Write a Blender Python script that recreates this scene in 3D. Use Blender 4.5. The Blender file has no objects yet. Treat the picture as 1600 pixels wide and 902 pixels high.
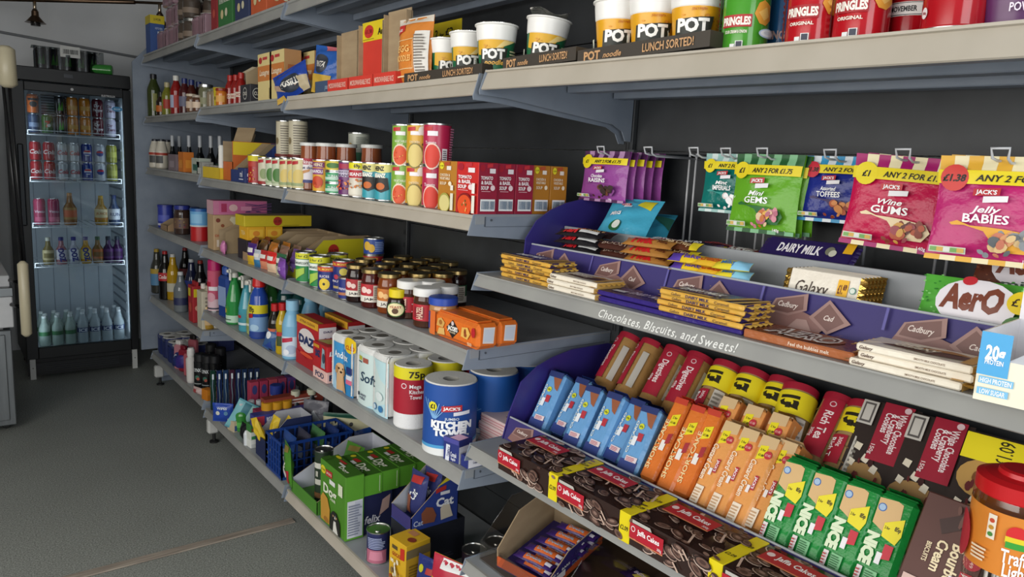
import bpy, bmesh, math, random
from mathutils import Vector, Matrix, geometry
SC = bpy.context.scene
COL = SC.collection
RD = random.Random(11)

# ------------------------------------------------------------------ camera
FPX = 1156.6
CX = (0.79043813, -0.06112722, 0.60948424)
CY = (-0.61060556, -0.15768385, 0.77607773)
CZ = (0.04866635, -0.98559589, -0.16196395)
EYE = Vector((0, 0, 1.44))
cd = bpy.data.cameras.new('camera')
cam = bpy.data.objects.new('camera', cd)
COL.objects.link(cam)
cd.sensor_width = 36.0
cd.lens = 36.0 * FPX / 1600.0
cd.clip_start = 0.02
cam.matrix_world = Matrix(((CX[0], -CX[1], -CX[2], EYE.x), (CY[0], -CY[1], -CY[2], EYE.y),
                           (CZ[0], -CZ[1], -CZ[2], EYE.z), (0, 0, 0, 1)))
SC.camera = cam

# ------------------------------------------------------------------ light
SC.view_settings.view_transform = 'Standard'
SC.view_settings.look = 'None'
SC.view_settings.gamma = 1
SC.view_settings.exposure = 0.14
SC.view_settings.use_curve_mapping = False
W = bpy.data.worlds.new('world')
SC.world = W
W.use_nodes = True
W.node_tree.nodes['Background'].inputs[0].default_value = (0.80, 0.90, 1.0, 1)
W.node_tree.nodes['Background'].inputs[1].default_value = 0.42


def area(name, loc, target, sx, sy, power, color):
    l = bpy.data.lights.new(name, 'AREA')
    l.shape = 'RECTANGLE'
    l.size, l.size_y, l.energy, l.color = sx, sy, power, color
    o = bpy.data.objects.new(name, l)
    COL.objects.link(o)
    o.location = loc
    o.rotation_euler = (Vector(target) - Vector(loc)).to_track_quat('-Z', 'Y').to_euler()
    return o


area('daylight_through_the_hatch', (-1.55, 1.25, 1.5), (1.0, 1.5, .6), 3.4, 1.25, 62, (1.0, 0.96, 0.89))
area('daylight_through_the_door', (-0.4, -2.6, 1.5), (.9, 1.6, .9), 1.9, 2.0, 52, (0.95, 0.98, 1.0))


# ------------------------------------------------------------------ materials
def lin(h):
    h = h.lstrip('#')
    if len(h) == 3:
        h = ''.join(c * 2 for c in h)
    o = []
    for i in (0, 2, 4):
        c = int(h[i:i + 2], 16) / 255
        o.append(c / 12.92 if c <= .04045 else ((c + .055) / 1.055) ** 2.4)
    return (*o, 1)


MC = {}


def M(h, k='card'):
    if not isinstance(h, str):
        return h
    if ':' in h:
        h, k = h.split(':')
    key = (h, k)
    if key in MC:
        return MC[key]
    m = bpy.data.materials.new(k + '_' + h.lstrip('#'))
    MC[key] = m
    m.use_nodes = True
    nt = m.node_tree
    b = nt.nodes['Principled BSDF']
    c = lin(h)
    b.inputs['Base Color'].default_value = c
    rough, metal, bump, bs, var = dict(card=(.55, 0, 0, 0, .10), film=(.24, 0, .25, 45, .06), gloss=(.12, 0, 0, 0, .04),
                                       plas=(.35, 0, 0, 0, .05), metal=(.28, 1, 0, 0, .05), paint=(.42, 0, .03, 260, .10),
                                       foil=(.2, .85, .4, 70, .1), dull=(.85, 0, .05, 200, .15),
                                       tissue=(.9, 0, .25, 300, .05), ink=(.5, 0, 0, 0, 0), dark=(.6, 0, 0, 0, .2),
                                       pet=(.12, 0, .15, 60, 0), glass=(.05, 0, 0, 0, 0), acryl=(.08, 0, 0, 0, 0))[k]
    b.inputs['Roughness'].default_value = rough
    b.inputs['Metallic'].default_value = metal
    b.inputs['Specular IOR Level'].default_value = .3 if k == 'film' else .5
    if k == 'pet':
        b.inputs['Alpha'].default_value = .72
    if k in ('glass', 'acryl'):
        out = nt.nodes['Material Output']
        tr = nt.nodes.new('ShaderNodeBsdfTransparent')
        tr.inputs[0].default_value = c
        gl = nt.nodes.new('ShaderNodeBsdfGlossy')
        gl.inputs['Roughness'].default_value = rough
        lw = nt.nodes.new('ShaderNodeLayerWeight')
        lw.inputs[0].default_value = .5
        pw = nt.nodes.new('ShaderNodeMath')
        pw.operation = 'POWER'
        pw.inputs[1].default_value = 4.0
        nt.links.new(lw.outputs['Facing'], pw.inputs[0])
        ad = nt.nodes.new('ShaderNodeMath')
        ad.operation = 'MULTIPLY_ADD'
        ad.inputs[1].default_value = .9
        ad.inputs[2].default_value = .03 if k == 'glass' else .07
        nt.links.new(pw.outputs[0], ad.inputs[0])
        mx = nt.nodes.new('ShaderNodeMixShader')
        nt.links.new(ad.outputs[0], mx.inputs[0])
        nt.links.new(tr.outputs[0], mx.inputs[1])
        nt.links.new(gl.outputs[0], mx.inputs[2])
        nt.links.new(mx.outputs[0], out.inputs['Surface'])
        return m
    if var:
        tc = nt.nodes.new('ShaderNodeTexCoord')
        nz = nt.nodes.new('ShaderNodeTexNoise')
        nz.inputs['Scale'].default_value = 22
        nz.inputs['Detail'].default_value = 4
        nt.links.new(tc.outputs['Object'], nz.inputs['Vector'])
        mx = nt.nodes.new('ShaderNodeMix')
        mx.data_type = 'RGBA'
        mx.inputs[6].default_value = tuple(x * (1 - var) for x in c[:3]) + (1,)
        mx.inputs[7].default_value = tuple(min(1, x * (1 + var)) for x in c[:3]) + (1,)
        nt.links.new(nz.outputs[0], mx.inputs[0])
        nt.links.new(mx.outputs[2], b.inputs['Base Color'])
    if bump:
        tc = nt.nodes.new('ShaderNodeTexCoord')
        nz = nt.nodes.new('ShaderNodeTexNoise')
        nz.inputs['Scale'].default_value = bs
        nz.inputs['Detail'].default_value = 3
        bp = nt.nodes.new('ShaderNodeBump')
        bp.inputs['Strength'].default_value = bump
        bp.inputs['Distance'].default_value = .01
        nt.links.new(tc.outputs['Object'], nz.inputs['Vector'])
        nt.links.new(nz.outputs[0], bp.inputs['Height'])
        nt.links.new(bp.outputs[0], b.inputs['Normal'])
    return m


# ------------------------------------------------------------------ text
TC = {}


def text2d(s, bold=0, shear=0):
    key = (s, bold, shear)
    if key in TC:
        return TC[key]
    cu = bpy.data.curves.new('t', 'FONT')
    cu.body = s
    cu.offset = bold
    cu.shear = shear
    cu.resolution_u = 2
    ob = bpy.data.objects.new('t', cu)
    me = bpy.data.meshes.new_from_object(ob)
    me.calc_loop_triangles()
    v = [(p.co.x, p.co.y) for p in me.vertices]
    f = [tuple(t.vertices) for t in me.loop_triangles]
    bpy.data.objects.remove(ob)
    bpy.data.curves.remove(cu)
    bpy.data.meshes.remove(me)
    xs = [p[0] for p in v] or [0]
    ys = [p[1] for p in v] or [0]
    TC[key] = (v, f, min(xs), max(xs), min(ys), max(ys))
    return TC[key]


def subdiv(v, f, L):
    v = list(v)
    out = []
    st = list(f)
    mid = {}
    while st:
        t = st.pop()
        best, bi = 0, 0
        for i in range(3):
            a, b = v[t[i]], v[t[(i + 1) % 3]]
            d = (a[0] - b[0]) ** 2 + (a[1] - b[1]) ** 2
            if d > best:
                best, bi = d, i
        if best <= L * L:
            out.append(t)
            continue
        a, b, c = t[bi], t[(bi + 1) % 3], t[(bi + 2) % 3]
        k = (min(a, b), max(a, b))
        if k not in mid:
            mid[k] = len(v)
            v.append(((v[a][0] + v[b][0]) / 2, (v[a][1] + v[b][1]) / 2))
        m = mid[k]
        st += [(a, m, c), (m, b, c)]
    return v, out


# ------------------------------------------------------------------ mesh builder
class G:
    def __init__(s):
        s.v, s.f, s.m, s.s, s.mats, s.me = [], [], [], [], [], None

    def mi(s, mat):
        mat = M(mat)
        if mat not in s.mats:
            s.mats.append(mat)
        return s.mats.index(mat)

    def add(s, vs, fs, mat, smooth=False):
        o = len(s.v)
        s.v += [tuple(p) for p in vs]
        i = s.mi(mat)
        for f in fs:
            s.f.append(tuple(o + k for k in f))
            s.m.append(i)
            s.s.append(smooth)
        return s

    def box(s, x0, x1, y0, y1, z0, z1, mat, bev=0.0, T=None):
        mats = mat if isinstance(mat, dict) else {'': mat}
        d = mats.get('', next(iter(mats.values())))
        b = min(bev, (x1 - x0) * .45, (y1 - y0) * .45, (z1 - z0) * .45)
        X, Y, Z = (x0, x1), (y0, y1), (z0, z1)
        vs = []
        idx = {}
        for i in (0, 1):
            for j in (0, 1):
                for k in (0, 1):
                    sx, sy, sz = (1 - 2 * i) * b, (1 - 2 * j) * b, (1 - 2 * k) * b
                    for a, q in enumerate(((X[i], Y[j] + sy, Z[k] + sz), (X[i] + sx, Y[j], Z[k] + sz), (X[i] + sx, Y[j] + sy, Z[k]))):
                        idx[(i, j, k, a)] = len(vs)
                        vs.append(q)
        if T:
            vs = [T(Vector(q)) for q in vs]
        g = idx

        def q(name, fs):
            s.add([vs[i] for i in fs], [(0, 1, 2, 3) if len(fs) == 4 else (0, 1, 2)], mats.get(name, d))
        q('r', [g[1, 0, 0, 0], g[1, 1, 0, 0], g[1, 1, 1, 0], g[1, 0, 1, 0]])
        q('l', [g[0, 1, 0, 0], g[0, 0, 0, 0], g[0, 0, 1, 0], g[0, 1, 1, 0]])
        q('f', [g[0, 0, 0, 1], g[1, 0, 0, 1], g[1, 0, 1, 1], g[0, 0, 1, 1]])
        q('b', [g[1, 1, 0, 1], g[0, 1, 0, 1], g[0, 1, 1, 1], g[1, 1, 1, 1]])
        q('t', [g[0, 0, 1, 2], g[1, 0, 1, 2], g[1, 1, 1, 2], g[0, 1, 1, 2]])
        q('u', [g[0, 1, 0, 2], g[1, 1, 0, 2], g[1, 0, 0, 2], g[0, 0, 0, 2]])
        if b > 0:
            for j in (0, 1):
                for k in (0, 1):
                    q('', [g[0, j, k, 1], g[1, j, k, 1], g[1, j, k, 2], g[0, j, k, 2]][::(1 if (j == 0) == (k == 1) else -1)])
                    q('', [g[j, 0, k, 0], g[j, 1, k, 0], g[j, 1, k, 2], g[j, 0, k, 2]][::(1 if (j == 1) == (k == 1) else -1)])
                    q('', [g[j, k, 0, 0], g[j, k, 1, 0], g[j, k, 1, 1], g[j, k, 0, 1]][::(1 if (j == 0) == (k == 0) else -1)])
            for i in (0, 1):
                for j in (0, 1):
                    for k in (0, 1):
                        t = [g[i, j, k, 0], g[i, j, k, 1], g[i, j, k, 2]]
                        q('', t if (i + j + k) % 2 == 1 else t[::-1])
        return s

    def lathe(s, prof, mat, seg=24, c=(0, 0), smooth=True, axis='z', cap=True, a0=0):
        """prof: list of (r, z[, material for the band above it])"""
        cur = mat
        rings = []
        for p in prof:
            r, z = p[0], p[1]
            ring = []
            for i in range(seg):
                a = 2 * math.pi * i / seg + a0
                x, y = c[0] + r * math.cos(a), c[1] + r * math.sin(a)
                ring.append((x, y, z) if axis == 'z' else ((x, z, y) if axis == 'y' else (z, x, y)))
            rings.append(ring)
        flip = axis == 'y'
        for k in range(len(prof) - 1):
            if len(prof[k]) > 2:
                cur = prof[k][2]
            fs = [((i, (i + 1) % seg, seg + (i + 1) % seg, seg + i)) for i in range(seg)]
            if flip:
                fs = [f[::-1] for f in fs]
            s.add(rings[k] + rings[k + 1], fs, cur, smooth)
        if cap:
            f = tuple(range(seg))
            s.add(rings[0], [f if flip else f[::-1]], prof[0][2] if len(prof[0]) > 2 else mat)
            s.add(rings[-1], [f[::-1] if flip else f], prof[-1][2] if len(prof[-1]) > 2 else cur)
        return s

    def tube(s, pts, r, mat, seg=8, smooth=True):
        pts = [Vector(p) for p in pts]
        n = len(pts)
        vs = []
        up = None
        for i, p in enumerate(pts):
            t = (pts[min(i + 1, n - 1)] - pts[max(i - 1, 0)]).normalized()
            if up is None:
                up = Vector((0, 0, 1)) if abs(t.z) < .9 else Vector((1, 0, 0))
            a = t.cross(up).normalized()
            up = a.cross(t).normalized()
            rr = r[i] if isinstance(r, (list, tuple)) else r
            for k in range(seg):
                w = 2 * math.pi * k / seg
                vs.append(p + (a * math.cos(w) + up * math.sin(w)) * rr)
        fs = [(i * seg + k, i * seg + (k + 1) % seg, (i + 1) * seg + (k + 1) % seg, (i + 1) * seg + k) for i in range(n - 1) for k in range(seg)]
        fs += [tuple(range(seg))[::-1], tuple(range((n - 1) * seg, n * seg))]
        return s.add(vs, fs, mat, smooth)

    def grid(s, fn, nu, nv, mat, smooth=True, flip=False):
        vs = [fn(i / nu, j / nv) for j in range(nv + 1) for i in range(nu + 1)]
        fs = [(j * (nu + 1) + i, j * (nu + 1) + i + 1, (j + 1) * (nu + 1) + i + 1, (j + 1) * (nu + 1) + i) for j in range(nv) for i in range(nu)]
        if flip:
            fs = [f[::-1] for f in fs]
        if callable(mat):
            for n, f in enumerate(fs):
                s.add([vs[k] for k in f], [(0, 1, 2, 3)], mat((n % nu + .5) / nu, (n // nu + .5) / nv), smooth)
            return s
        return s.add(vs, fs, mat, smooth)

    def prism(s, pts, T0, T1, mat, smooth=False):
        """closed polygon given as 2D points, swept between two maps 2D->3D"""
        n = len(pts)
        a = [T0(p) for p in pts]
        b = [T1(p) for p in pts]
        s.add(a + b, [(i, (i + 1) % n, n + (i + 1) % n, n + i) for i in range(n)], mat, smooth)
        s.add(a, [tuple(range(n))[::-1]], mat)
        s.add(b, [tuple(range(n))], mat)
        return s

    def decals(s, fr, Wd, H, specs, L=None, w0=.0007, st=.00035):
        """fr(u, v, w) maps metres on the face to a point; specs use fractions of the face"""
        w = w0
        for sp in specs:
            w += st
            k = sp[0]
            if k == 'r':
                _, a, b, c, d, col = sp
                v = [(a * Wd, b * H), (c * Wd, b * H), (c * Wd, d * H), (a * Wd, d * H)]
                f = [(0, 1, 2), (0, 2, 3)]
            elif k == 'c':
                _, a, b, ru, col = sp[:5]
                rv = sp[5] if len(sp) > 5 else None
                n = 18
                A, B = ru * Wd, (rv * H if rv else ru * Wd)
                v = [(a * Wd + A * math.cos(6.2832 * i / n), b * H + B * math.sin(6.2832 * i / n)) for i in range(n)] + [(a * Wd, b * H)]
                f = [(i, (i + 1) % n, n) for i in range(n)]
            elif k == 'p':
                v = [(p[0] * Wd, p[1] * H) for p in sp[1]]
                ar = sum(v[i][0] * v[(i + 1) % len(v)][1] - v[(i + 1) % len(v)][0] * v[i][1] for i in range(len(v)))
                f = [tuple(t) for t in geometry.tessellate_polygon([[Vector((*p, 0)) for p in v]])]
                f2 = []
                for t in f:
                    a, b, c = (v[i] for i in t)
                    cr = (b[0] - a[0]) * (c[1] - a[1]) - (b[1] - a[1]) * (c[0] - a[0])
                    f2.append(t if cr > 0 else t[::-1])
                f = f2
                col = sp[2]
            elif k == 't':
                _, tx, a, b, hf, col = sp[:6]
                o = sp[6] if len(sp) > 6 else {}
                tv, f, ax, bx, ay, by = text2d(tx, o.get('b', .02), o.get('sh', 0))
                sc = hf * (Wd if o.get('rot') in (90, -90) else H) / .72
                sx = sc
                if 'w' in o:
                    sx = o['w'] * (H if o.get('rot') in (90, -90) else Wd) / max(bx - ax, .01)
                mx, my = (ax + bx) / 2, .36
                if o.get('al') == 'l':
                    mx = ax
                r = math.radians(o.get('rot', 0))
                cr, sr = math.cos(r), math.sin(r)
                v = []
                for (x, y) in tv:
                    x, y = (x - mx) * sx, (y - my) * sc
                    v.append((a * Wd + x * cr - y * sr, b * H + x * sr + y * cr))
            if L:
                v, f = subdiv(v, f, L)
            s.add([fr(p[0], p[1], w) for p in v], f, M(col, 'ink') if isinstance(col, str) and ':' not in col else col, bool(L))
        return s

    def build(s, name):
        if s.me:
            return s.me
        me = bpy.data.meshes.new(name)
        me.from_pydata([tuple(p) for p in s.v], [], s.f)
        for m in s.mats:
            me.materials.append(m)
        me.polygons.foreach_set('material_index', s.m)
        me.polygons.foreach_set('use_smooth', s.s)
        me.update()
        s.me = me
        return me


def fplane(O, U, V, N):
    O, U, V, N = map(Vector, (O, U, V, N))
    return lambda u, v, w: O + U * u + V * v + N * w


def fface(x0, x1, y0, y1, z0, z1, k):
    """frame, width, height of one face of a box"""
    if k == 'f':
        return fplane((x0, y0, z0), (1, 0, 0), (0, 0, 1), (0, -1, 0)), x1 - x0, z1 - z0
    if k == 'r':
        return fplane((x1, y0, z0), (0, 1, 0), (0, 0, 1), (1, 0, 0)), y1 - y0, z1 - z0
    if k == 'l':
        return fplane((x0, y1, z0), (0, -1, 0), (0, 0, 1), (-1, 0, 0)), y1 - y0, z1 - z0
    if k == 't':
        return fplane((x0, y0, z1), (1, 0, 0), (0, 1, 0), (0, 0, 1)), x1 - x0, y1 - y0


def fcyl(R, z0, c=(0, 0), W=None, rz=0):
    """cylinder frame; u = 0.5*W faces local -Y, R may be a function of height"""
    def fn(u, v, w):
        a = -math.pi / 2 + (u - W / 2) / (R(v) if callable(R) else R) + rz
        r = (R(v) if callable(R) else R) + w
        return Vector((c[0] + r * math.cos(a), c[1] + r * math.sin(a), z0 + v))
    return fn


# ------------------------------------------------------------------ objects
def tag(o, label=None, cat=None, group=None, kind=None):
    if label:
        o['label'] = label
    if cat:
        o['category'] = cat
    if group:
        o['group'] = group
    if kind:
        o['kind'] = kind
    return o


def place(o, loc, rz, tilt=0, roll=0, sc=1, spin=0, rr=0):
    o.matrix_world = Matrix.Translation(loc) @ Matrix.Rotation(math.radians(rz), 4, 'Z') @ \
        Matrix.Rotation(math.radians(-tilt), 4, 'X') @ Matrix.Rotation(math.radians(roll), 4, 'Y') @ \
        Matrix.Translation((0, rr, 0)) @ Matrix.Rotation(math.radians(spin), 4, 'Z') @ Matrix.Translation((0, -rr, 0)) @ \
        Matrix.Diagonal((sc, sc, sc, 1) if not isinstance(sc, tuple) else (*sc, 1))


def inst(name, parts, loc, label, cat, group=None, rz=-90, tilt=0, roll=0, sc=1, spin=0):
    """parts: one G, or list of (part name, G[, parent part name])"""
    if isinstance(parts, G):
        o = bpy.data.objects.new(name, parts.build(name))
        COL.objects.link(o)
    else:
        o = bpy.data.objects.new(name, None)
        o.empty_display_size = .03
        COL.objects.link(o)
        by = {}
        for p in parts:
            c = bpy.data.objects.new(p[0], p[1].build(p[0]))
            COL.objects.link(c)
            c.parent = by[p[2]] if len(p) > 2 and p[2] in by else o
            by[p[0]] = c
            if len(p) > 3:
                c['label'] = p[3]
    g0 = parts if isinstance(parts, G) else parts[0][1]
    place(o, loc, rz, tilt, roll, sc, spin, max(v[1] for v in g0.v) / 2 if spin else 0)
    return tag(o, label, cat, group)


def struct(name, g):
    o = bpy.data.objects.new(name, g.build(name))
    COL.objects.link(o)
    return tag(o, kind='structure')


def yat(px, x, z):
    """where along the aisle a point at depth x and height z stands"""
    k = (px - 800) / FPX
    dz = z - EYE.z
    a = x * CX[0] + dz * CZ[0]
    b = x * CX[2] + dz * CZ[2]
    return (k * b - a) / (CY[0] - k * CY[2])


ORD = ['first', 'second', 'third', 'fourth', 'fifth', 'sixth', 'seventh', 'eighth', 'ninth', 'tenth', 'eleventh', 'twelfth']


def onth(i, n):
    if n == 1:
        return 'the only one'
    if i == 0:
        return 'leftmost'
    if i == n - 1:
        return 'rightmost'
    return ORD[i] + ' from the left'
# ------------------------------------------------------------------ room
def mat_floor():
    m = bpy.data.materials.new('dark_grey_vinyl_floor')
    m.use_nodes = True
    nt = m.node_tree
    b = nt.nodes['Principled BSDF']
    tc = nt.nodes.new('ShaderNodeTexCoord')
    n1 = nt.nodes.new('ShaderNodeTexNoise'); n1.inputs['Scale'].default_value = 190; n1.inputs['Detail'].default_value = 3
    n2 = nt.nodes.new('ShaderNodeTexNoise'); n2.inputs['Scale'].default_value = 2.2; n2.inputs['Detail'].default_value = 6
    r1 = nt.nodes.new('ShaderNodeValToRGB')
    r1.color_ramp.elements[0].position = .35; r1.color_ramp.elements[0].color = lin('#70736f')
    r1.color_ramp.elements[1].position = .7; r1.color_ramp.elements[1].color = lin('#b4b8b2')
    r2 = nt.nodes.new('ShaderNodeValToRGB')
    r2.color_ramp.elements[0].color = (.62, .62, .6, 1); r2.color_ramp.elements[1].color = (1, 1, 1, 1)
    mx = nt.nodes.new('ShaderNodeMix'); mx.data_type = 'RGBA'; mx.blend_type = 'MULTIPLY'; mx.inputs[0].default_value = .7
    nt.links.new(tc.outputs['Object'], n1.inputs['Vector']); nt.links.new(tc.outputs['Object'], n2.inputs['Vector'])
    nt.links.new(n1.outputs[0], r1.inputs[0]); nt.links.new(n2.outputs[0], r2.inputs[0])
    nt.links.new(r1.outputs[0], mx.inputs[6]); nt.links.new(r2.outputs[0], mx.inputs[7])
    nt.links.new(mx.outputs[2], b.inputs['Base Color'])
    b.inputs['Roughness'].default_value = .55
    bp = nt.nodes.new('ShaderNodeBump'); bp.inputs['Strength'].default_value = .15; bp.inputs['Distance'].default_value = .002
    nt.links.new(n1.outputs[0], bp.inputs['Height']); nt.links.new(bp.outputs[0], b.inputs['Normal'])
    return m


def mat_streak(name, c1, c2, rough, scale=(1, 1, 1), bump=.0, metal=0):
    m = bpy.data.materials.new(name)
    m.use_nodes = True
    nt = m.node_tree
    b = nt.nodes['Principled BSDF']
    tc = nt.nodes.new('ShaderNodeTexCoord')
    mp = nt.nodes.new('ShaderNodeMapping')
    mp.inputs['Scale'].default_value = scale
    n1 = nt.nodes.new('ShaderNodeTexNoise'); n1.inputs['Scale'].default_value = 3; n1.inputs['Detail'].default_value = 6
    r1 = nt.nodes.new('ShaderNodeValToRGB')
    r1.color_ramp.elements[0].position = .3; r1.color_ramp.elements[0].color = lin(c1)
    r1.color_ramp.elements[1].position = .7; r1.color_ramp.elements[1].color = lin(c2)
    nt.links.new(tc.outputs['Object'], mp.inputs[0]); nt.links.new(mp.outputs[0], n1.inputs['Vector'])
    nt.links.new(n1.outputs[0], r1.inputs[0]); nt.links.new(r1.outputs[0], b.inputs['Base Color'])
    b.inputs['Roughness'].default_value = rough
    b.inputs['Metallic'].default_value = metal
    if bump:
        bp = nt.nodes.new('ShaderNodeBump'); bp.inputs['Strength'].default_value = bump; bp.inputs['Distance'].default_value = .004
        nt.links.new(n1.outputs[0], bp.inputs['Height']); nt.links.new(bp.outputs[0], b.inputs['Normal'])
    return m


MWOOD = mat_streak('worn_wood', '#7d7268', '#aa9f92', .7, (2, 22, 6), .3)
MCARD = mat_streak('brown_cardboard', '#9c8567', '#ad9777', .8, (3, 3, 9), .05)
MCARDW = mat_streak('pale_cardboard', '#c9b99a', '#dccfb3', .8, (3, 3, 9), .05)
MSHELF = mat_streak('grey_shelf_paint', '#8b8f94', '#989ca0', .38, (2, 4, 2))
MSHELFD = mat_streak('blue_grey_shelf_paint', '#7c8694', '#8d96a3', .4, (3, 3, 3))
MLIP = mat_streak('cream_ticket_strip', '#aea698', '#b8b0a3', .5, (2, 3, 2))
MLIPG = mat_streak('grey_ticket_strip', '#8e8e8c', '#9b9b97', .42, (2, 3, 2))
MBACK = mat_streak('charcoal_back_panel', '#2e3033', '#3a3d40', .5, (3, 3, 3))
MWALL = mat_streak('pale_grey_wall', '#d4d5d6', '#dedfe0', .7, (1, 1, 1), .03)

g = G().box(-3.2, 2.2, -3.2, 6.5, -.05, 0, mat_floor())
struct('floor', g)
struct('wall_back', G().box(-3.2, 2.2, 6.1, 6.2, 0, 2.62, MWALL))
struct('wall_right', G().box(1.60, 1.66, -.6, 6.1, 0, 2.62, MWALL))
# wall on the left, open at the serving hatch
g = G()
g.box(-1.5, -1.44, -.9, 6.1, 0, .95, MWALL)
g.box(-1.5, -1.44, -.9, 6.1, 2.2, 2.62, MWALL)
g.box(-1.5, -1.44, 2.6, 6.1, .95, 2.2, MWALL)
struct('wall_left', g)
struct('ceiling', G().box(-1.5, 1.66, -.9, 6.1, 2.62, 2.66, M('#c9c9c6')))
# thin trim line along the far wall and worn threshold strips in the floor
struct('trim_1', G().tube([(-.5, 6.095, 2.215), (.403, 6.095, 2.151), (1.231, 6.095, 2.092), (1.6, 6.095, 2.066)], .009, '#7d7f82'))
g = G()
g.box(-1.4, 1.06, -.021, .021, 0, .006, MWOOD, .003)
o = struct('trim_2', g)
o.location = (0, 2.688, 0)
o.rotation_euler.z = math.radians(.0)


# ------------------------------------------------------------------ shelving
BAY = {'A': (4.80, 3.70), 'B': (3.68, 2.62), 'C': (2.60, 1.43), 'D': (1.41, .16)}
LV = {('L6', 'A'): 1.97, ('L6', 'B'): 1.962, ('L6', 'C'): 1.962, ('L6', 'D'): 2.0,
      ('L5', 'A'): 1.625, ('L5', 'B'): 1.642, ('L5', 'C'): 1.645, ('L5', 'D'): 1.643,
      ('L4', 'A'): 1.333, ('L4', 'B'): 1.322, ('L4', 'C'): 1.324,
      ('L3', 'A'): .995, ('L3', 'B'): .988, ('L3', 'C'): .997, ('L3', 'D'): 1.190,
      ('L2', 'A'): .572, ('L2', 'B'): .682, ('L2', 'C'): .688, ('L2', 'D'): .767,
      ('L1', 'A'): .222, ('L1', 'B'): .190, ('L1', 'C'): .185, ('L1', 'D'): .463}
ZS = {k[0] + k[1]: v for k, v in LV.items()}
XB = 1.484
BAYN = {'A': 'farthest bay by the fridge', 'B': 'second bay from the fridge', 'C': 'third bay from the fridge', 'D': 'nearest bay'}


def shelf(level, bay, lip, label, lh=.038, flange=.008, xf=1.0, text=None):
    z = LV[(level, bay)]
    y1, y0 = BAY[bay]
    w = y1 - y0
    # local frame: x runs away from the aisle, y runs along it
    d = G()
    d.box(.004, XB - xf, 0, w, -.004, 0, MSHELF)
    d.box(.004, .03, 0, w, -.022, -.004, MSHELF)
    for k, (xa, xb_, zz) in enumerate(((.10, .14, -.026), (.24, .28, -.026), (.40, .44, -.026))):
        d.box(xa, xb_, .01, w - .01, zz, -.004, MSHELFD, .002)
    parts = [('deck', d)]
    s = G()
    prof = [(.004, 0), (-.003, 0), (-.003, -flange), (.003, -flange - .0015), (-.012, -lh), (-.009, -lh - .002), (.008, -flange - .004), (.008, -.004)]
    s.prism(prof, lambda p: (p[0], 0.004, p[1]), lambda p: (p[0], w - .004, p[1]), lip)
    parts.append(('ticket_strip', s))
    L = XB - xf
    bp = [(-.016, -lh - .004), (0, .002), (L, .002), (L, -.13), (L - .02, -.13), (L - .035, -.105), (L - .07, -.09), (.06, -lh - .014), (-.014, -lh - .012)]
    if level != 'L5' and level != 'L6':
        bp = [(-.016, -lh - .012), (-.001, .002), (L, .002), (L, -.085), (L - .03, -.085)]
    for yy in (0, w):
        b = G()
        y_a, y_b = (yy + .001, yy + .004) if yy == 0 else (yy - .004, yy - .001)
        b.prism(bp, lambda p: (p[0], y_b, p[1]), lambda p: (p[0], y_a, p[1]), MSHELFD)
        if yy == 0:
            b.box(.03, .034, y_a - .0008, y_a, -.028, -.004, '#4f5660')
            b.box(.034, L - .02, y_a - .0008, y_a, -.0285, -.0275, '#4f5660')
            b.lathe([(.003, -.0012), (.003, 0)], '#4a5058', 8, (.05, -.012), axis='y')
        parts.append(('bracket', b))
    o = inst('shelf', parts, (xf, y0, z), label, 'shelf', 'metal shelves of the long display unit', rz=0)
    if (level, bay) == ('L5', 'D'):
        place(o, (xf, y0, 1.632), 0, -.9)
    return o


LVN = {'L6': 'top', 'L5': 'fifth', 'L4': 'fourth', 'L3': 'third', 'L2': 'second', 'L1': 'bottom'}
HOLD = {'L6A': 'holding wrapped multipacks', 'L6B': 'holding red, green and blue cartons', 'L6C': 'empty, seen from below', 'L6D': 'empty, seen from below',
        'L5A': 'holding sauce bottles', 'L5B': 'holding cream cartons', 'L5C': 'holding rice trays and green pots', 'L5D': 'holding crisp tubes',
        'L4A': 'holding white bottles', 'L4B': 'holding the yellow carton', 'L4C': 'holding soup tins, cream edge', 'L3A': 'holding cocoa tubs', 'L3B': 'holding tea and dried fruit',
        'L3C': 'holding jam jars', 'L3D': 'with handwriting on its edge, holding chocolate', 'L2A': 'holding drink bottles', 'L2B': 'holding spray bottles', 'L2C': 'holding kitchen rolls',
        'L2D': 'holding packs of biscuits', 'L1A': 'holding toiletries', 'L1B': 'holding toothbrushes and the blue crate', 'L1C': 'holding pet food, cream edge', 'L1D': 'holding clear bins'}
for (lv, by), z in LV.items():
    lip = MLIPG
    if (lv, by) in (('L5', 'C'), ('L5', 'D'), ('L4', 'C'), ('L1', 'C')):
        lip = MLIP
    lh, fl = .036, .008
    if (lv, by) == ('L5', 'C'):
        lh, fl = .046, .014
    if (lv, by) == ('L5', 'D'):
        lh, fl = .042, .004
    if lv == 'L6':
        lh = .046
    if by == 'D' and lv != 'L5' and lv != 'L6':
        lh, fl = .028, .003
    shelf(lv, by, lip, 'grey metal shelf in the %s, %s' % (BAYN[by], HOLD[lv + by]), lh, fl)

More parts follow.
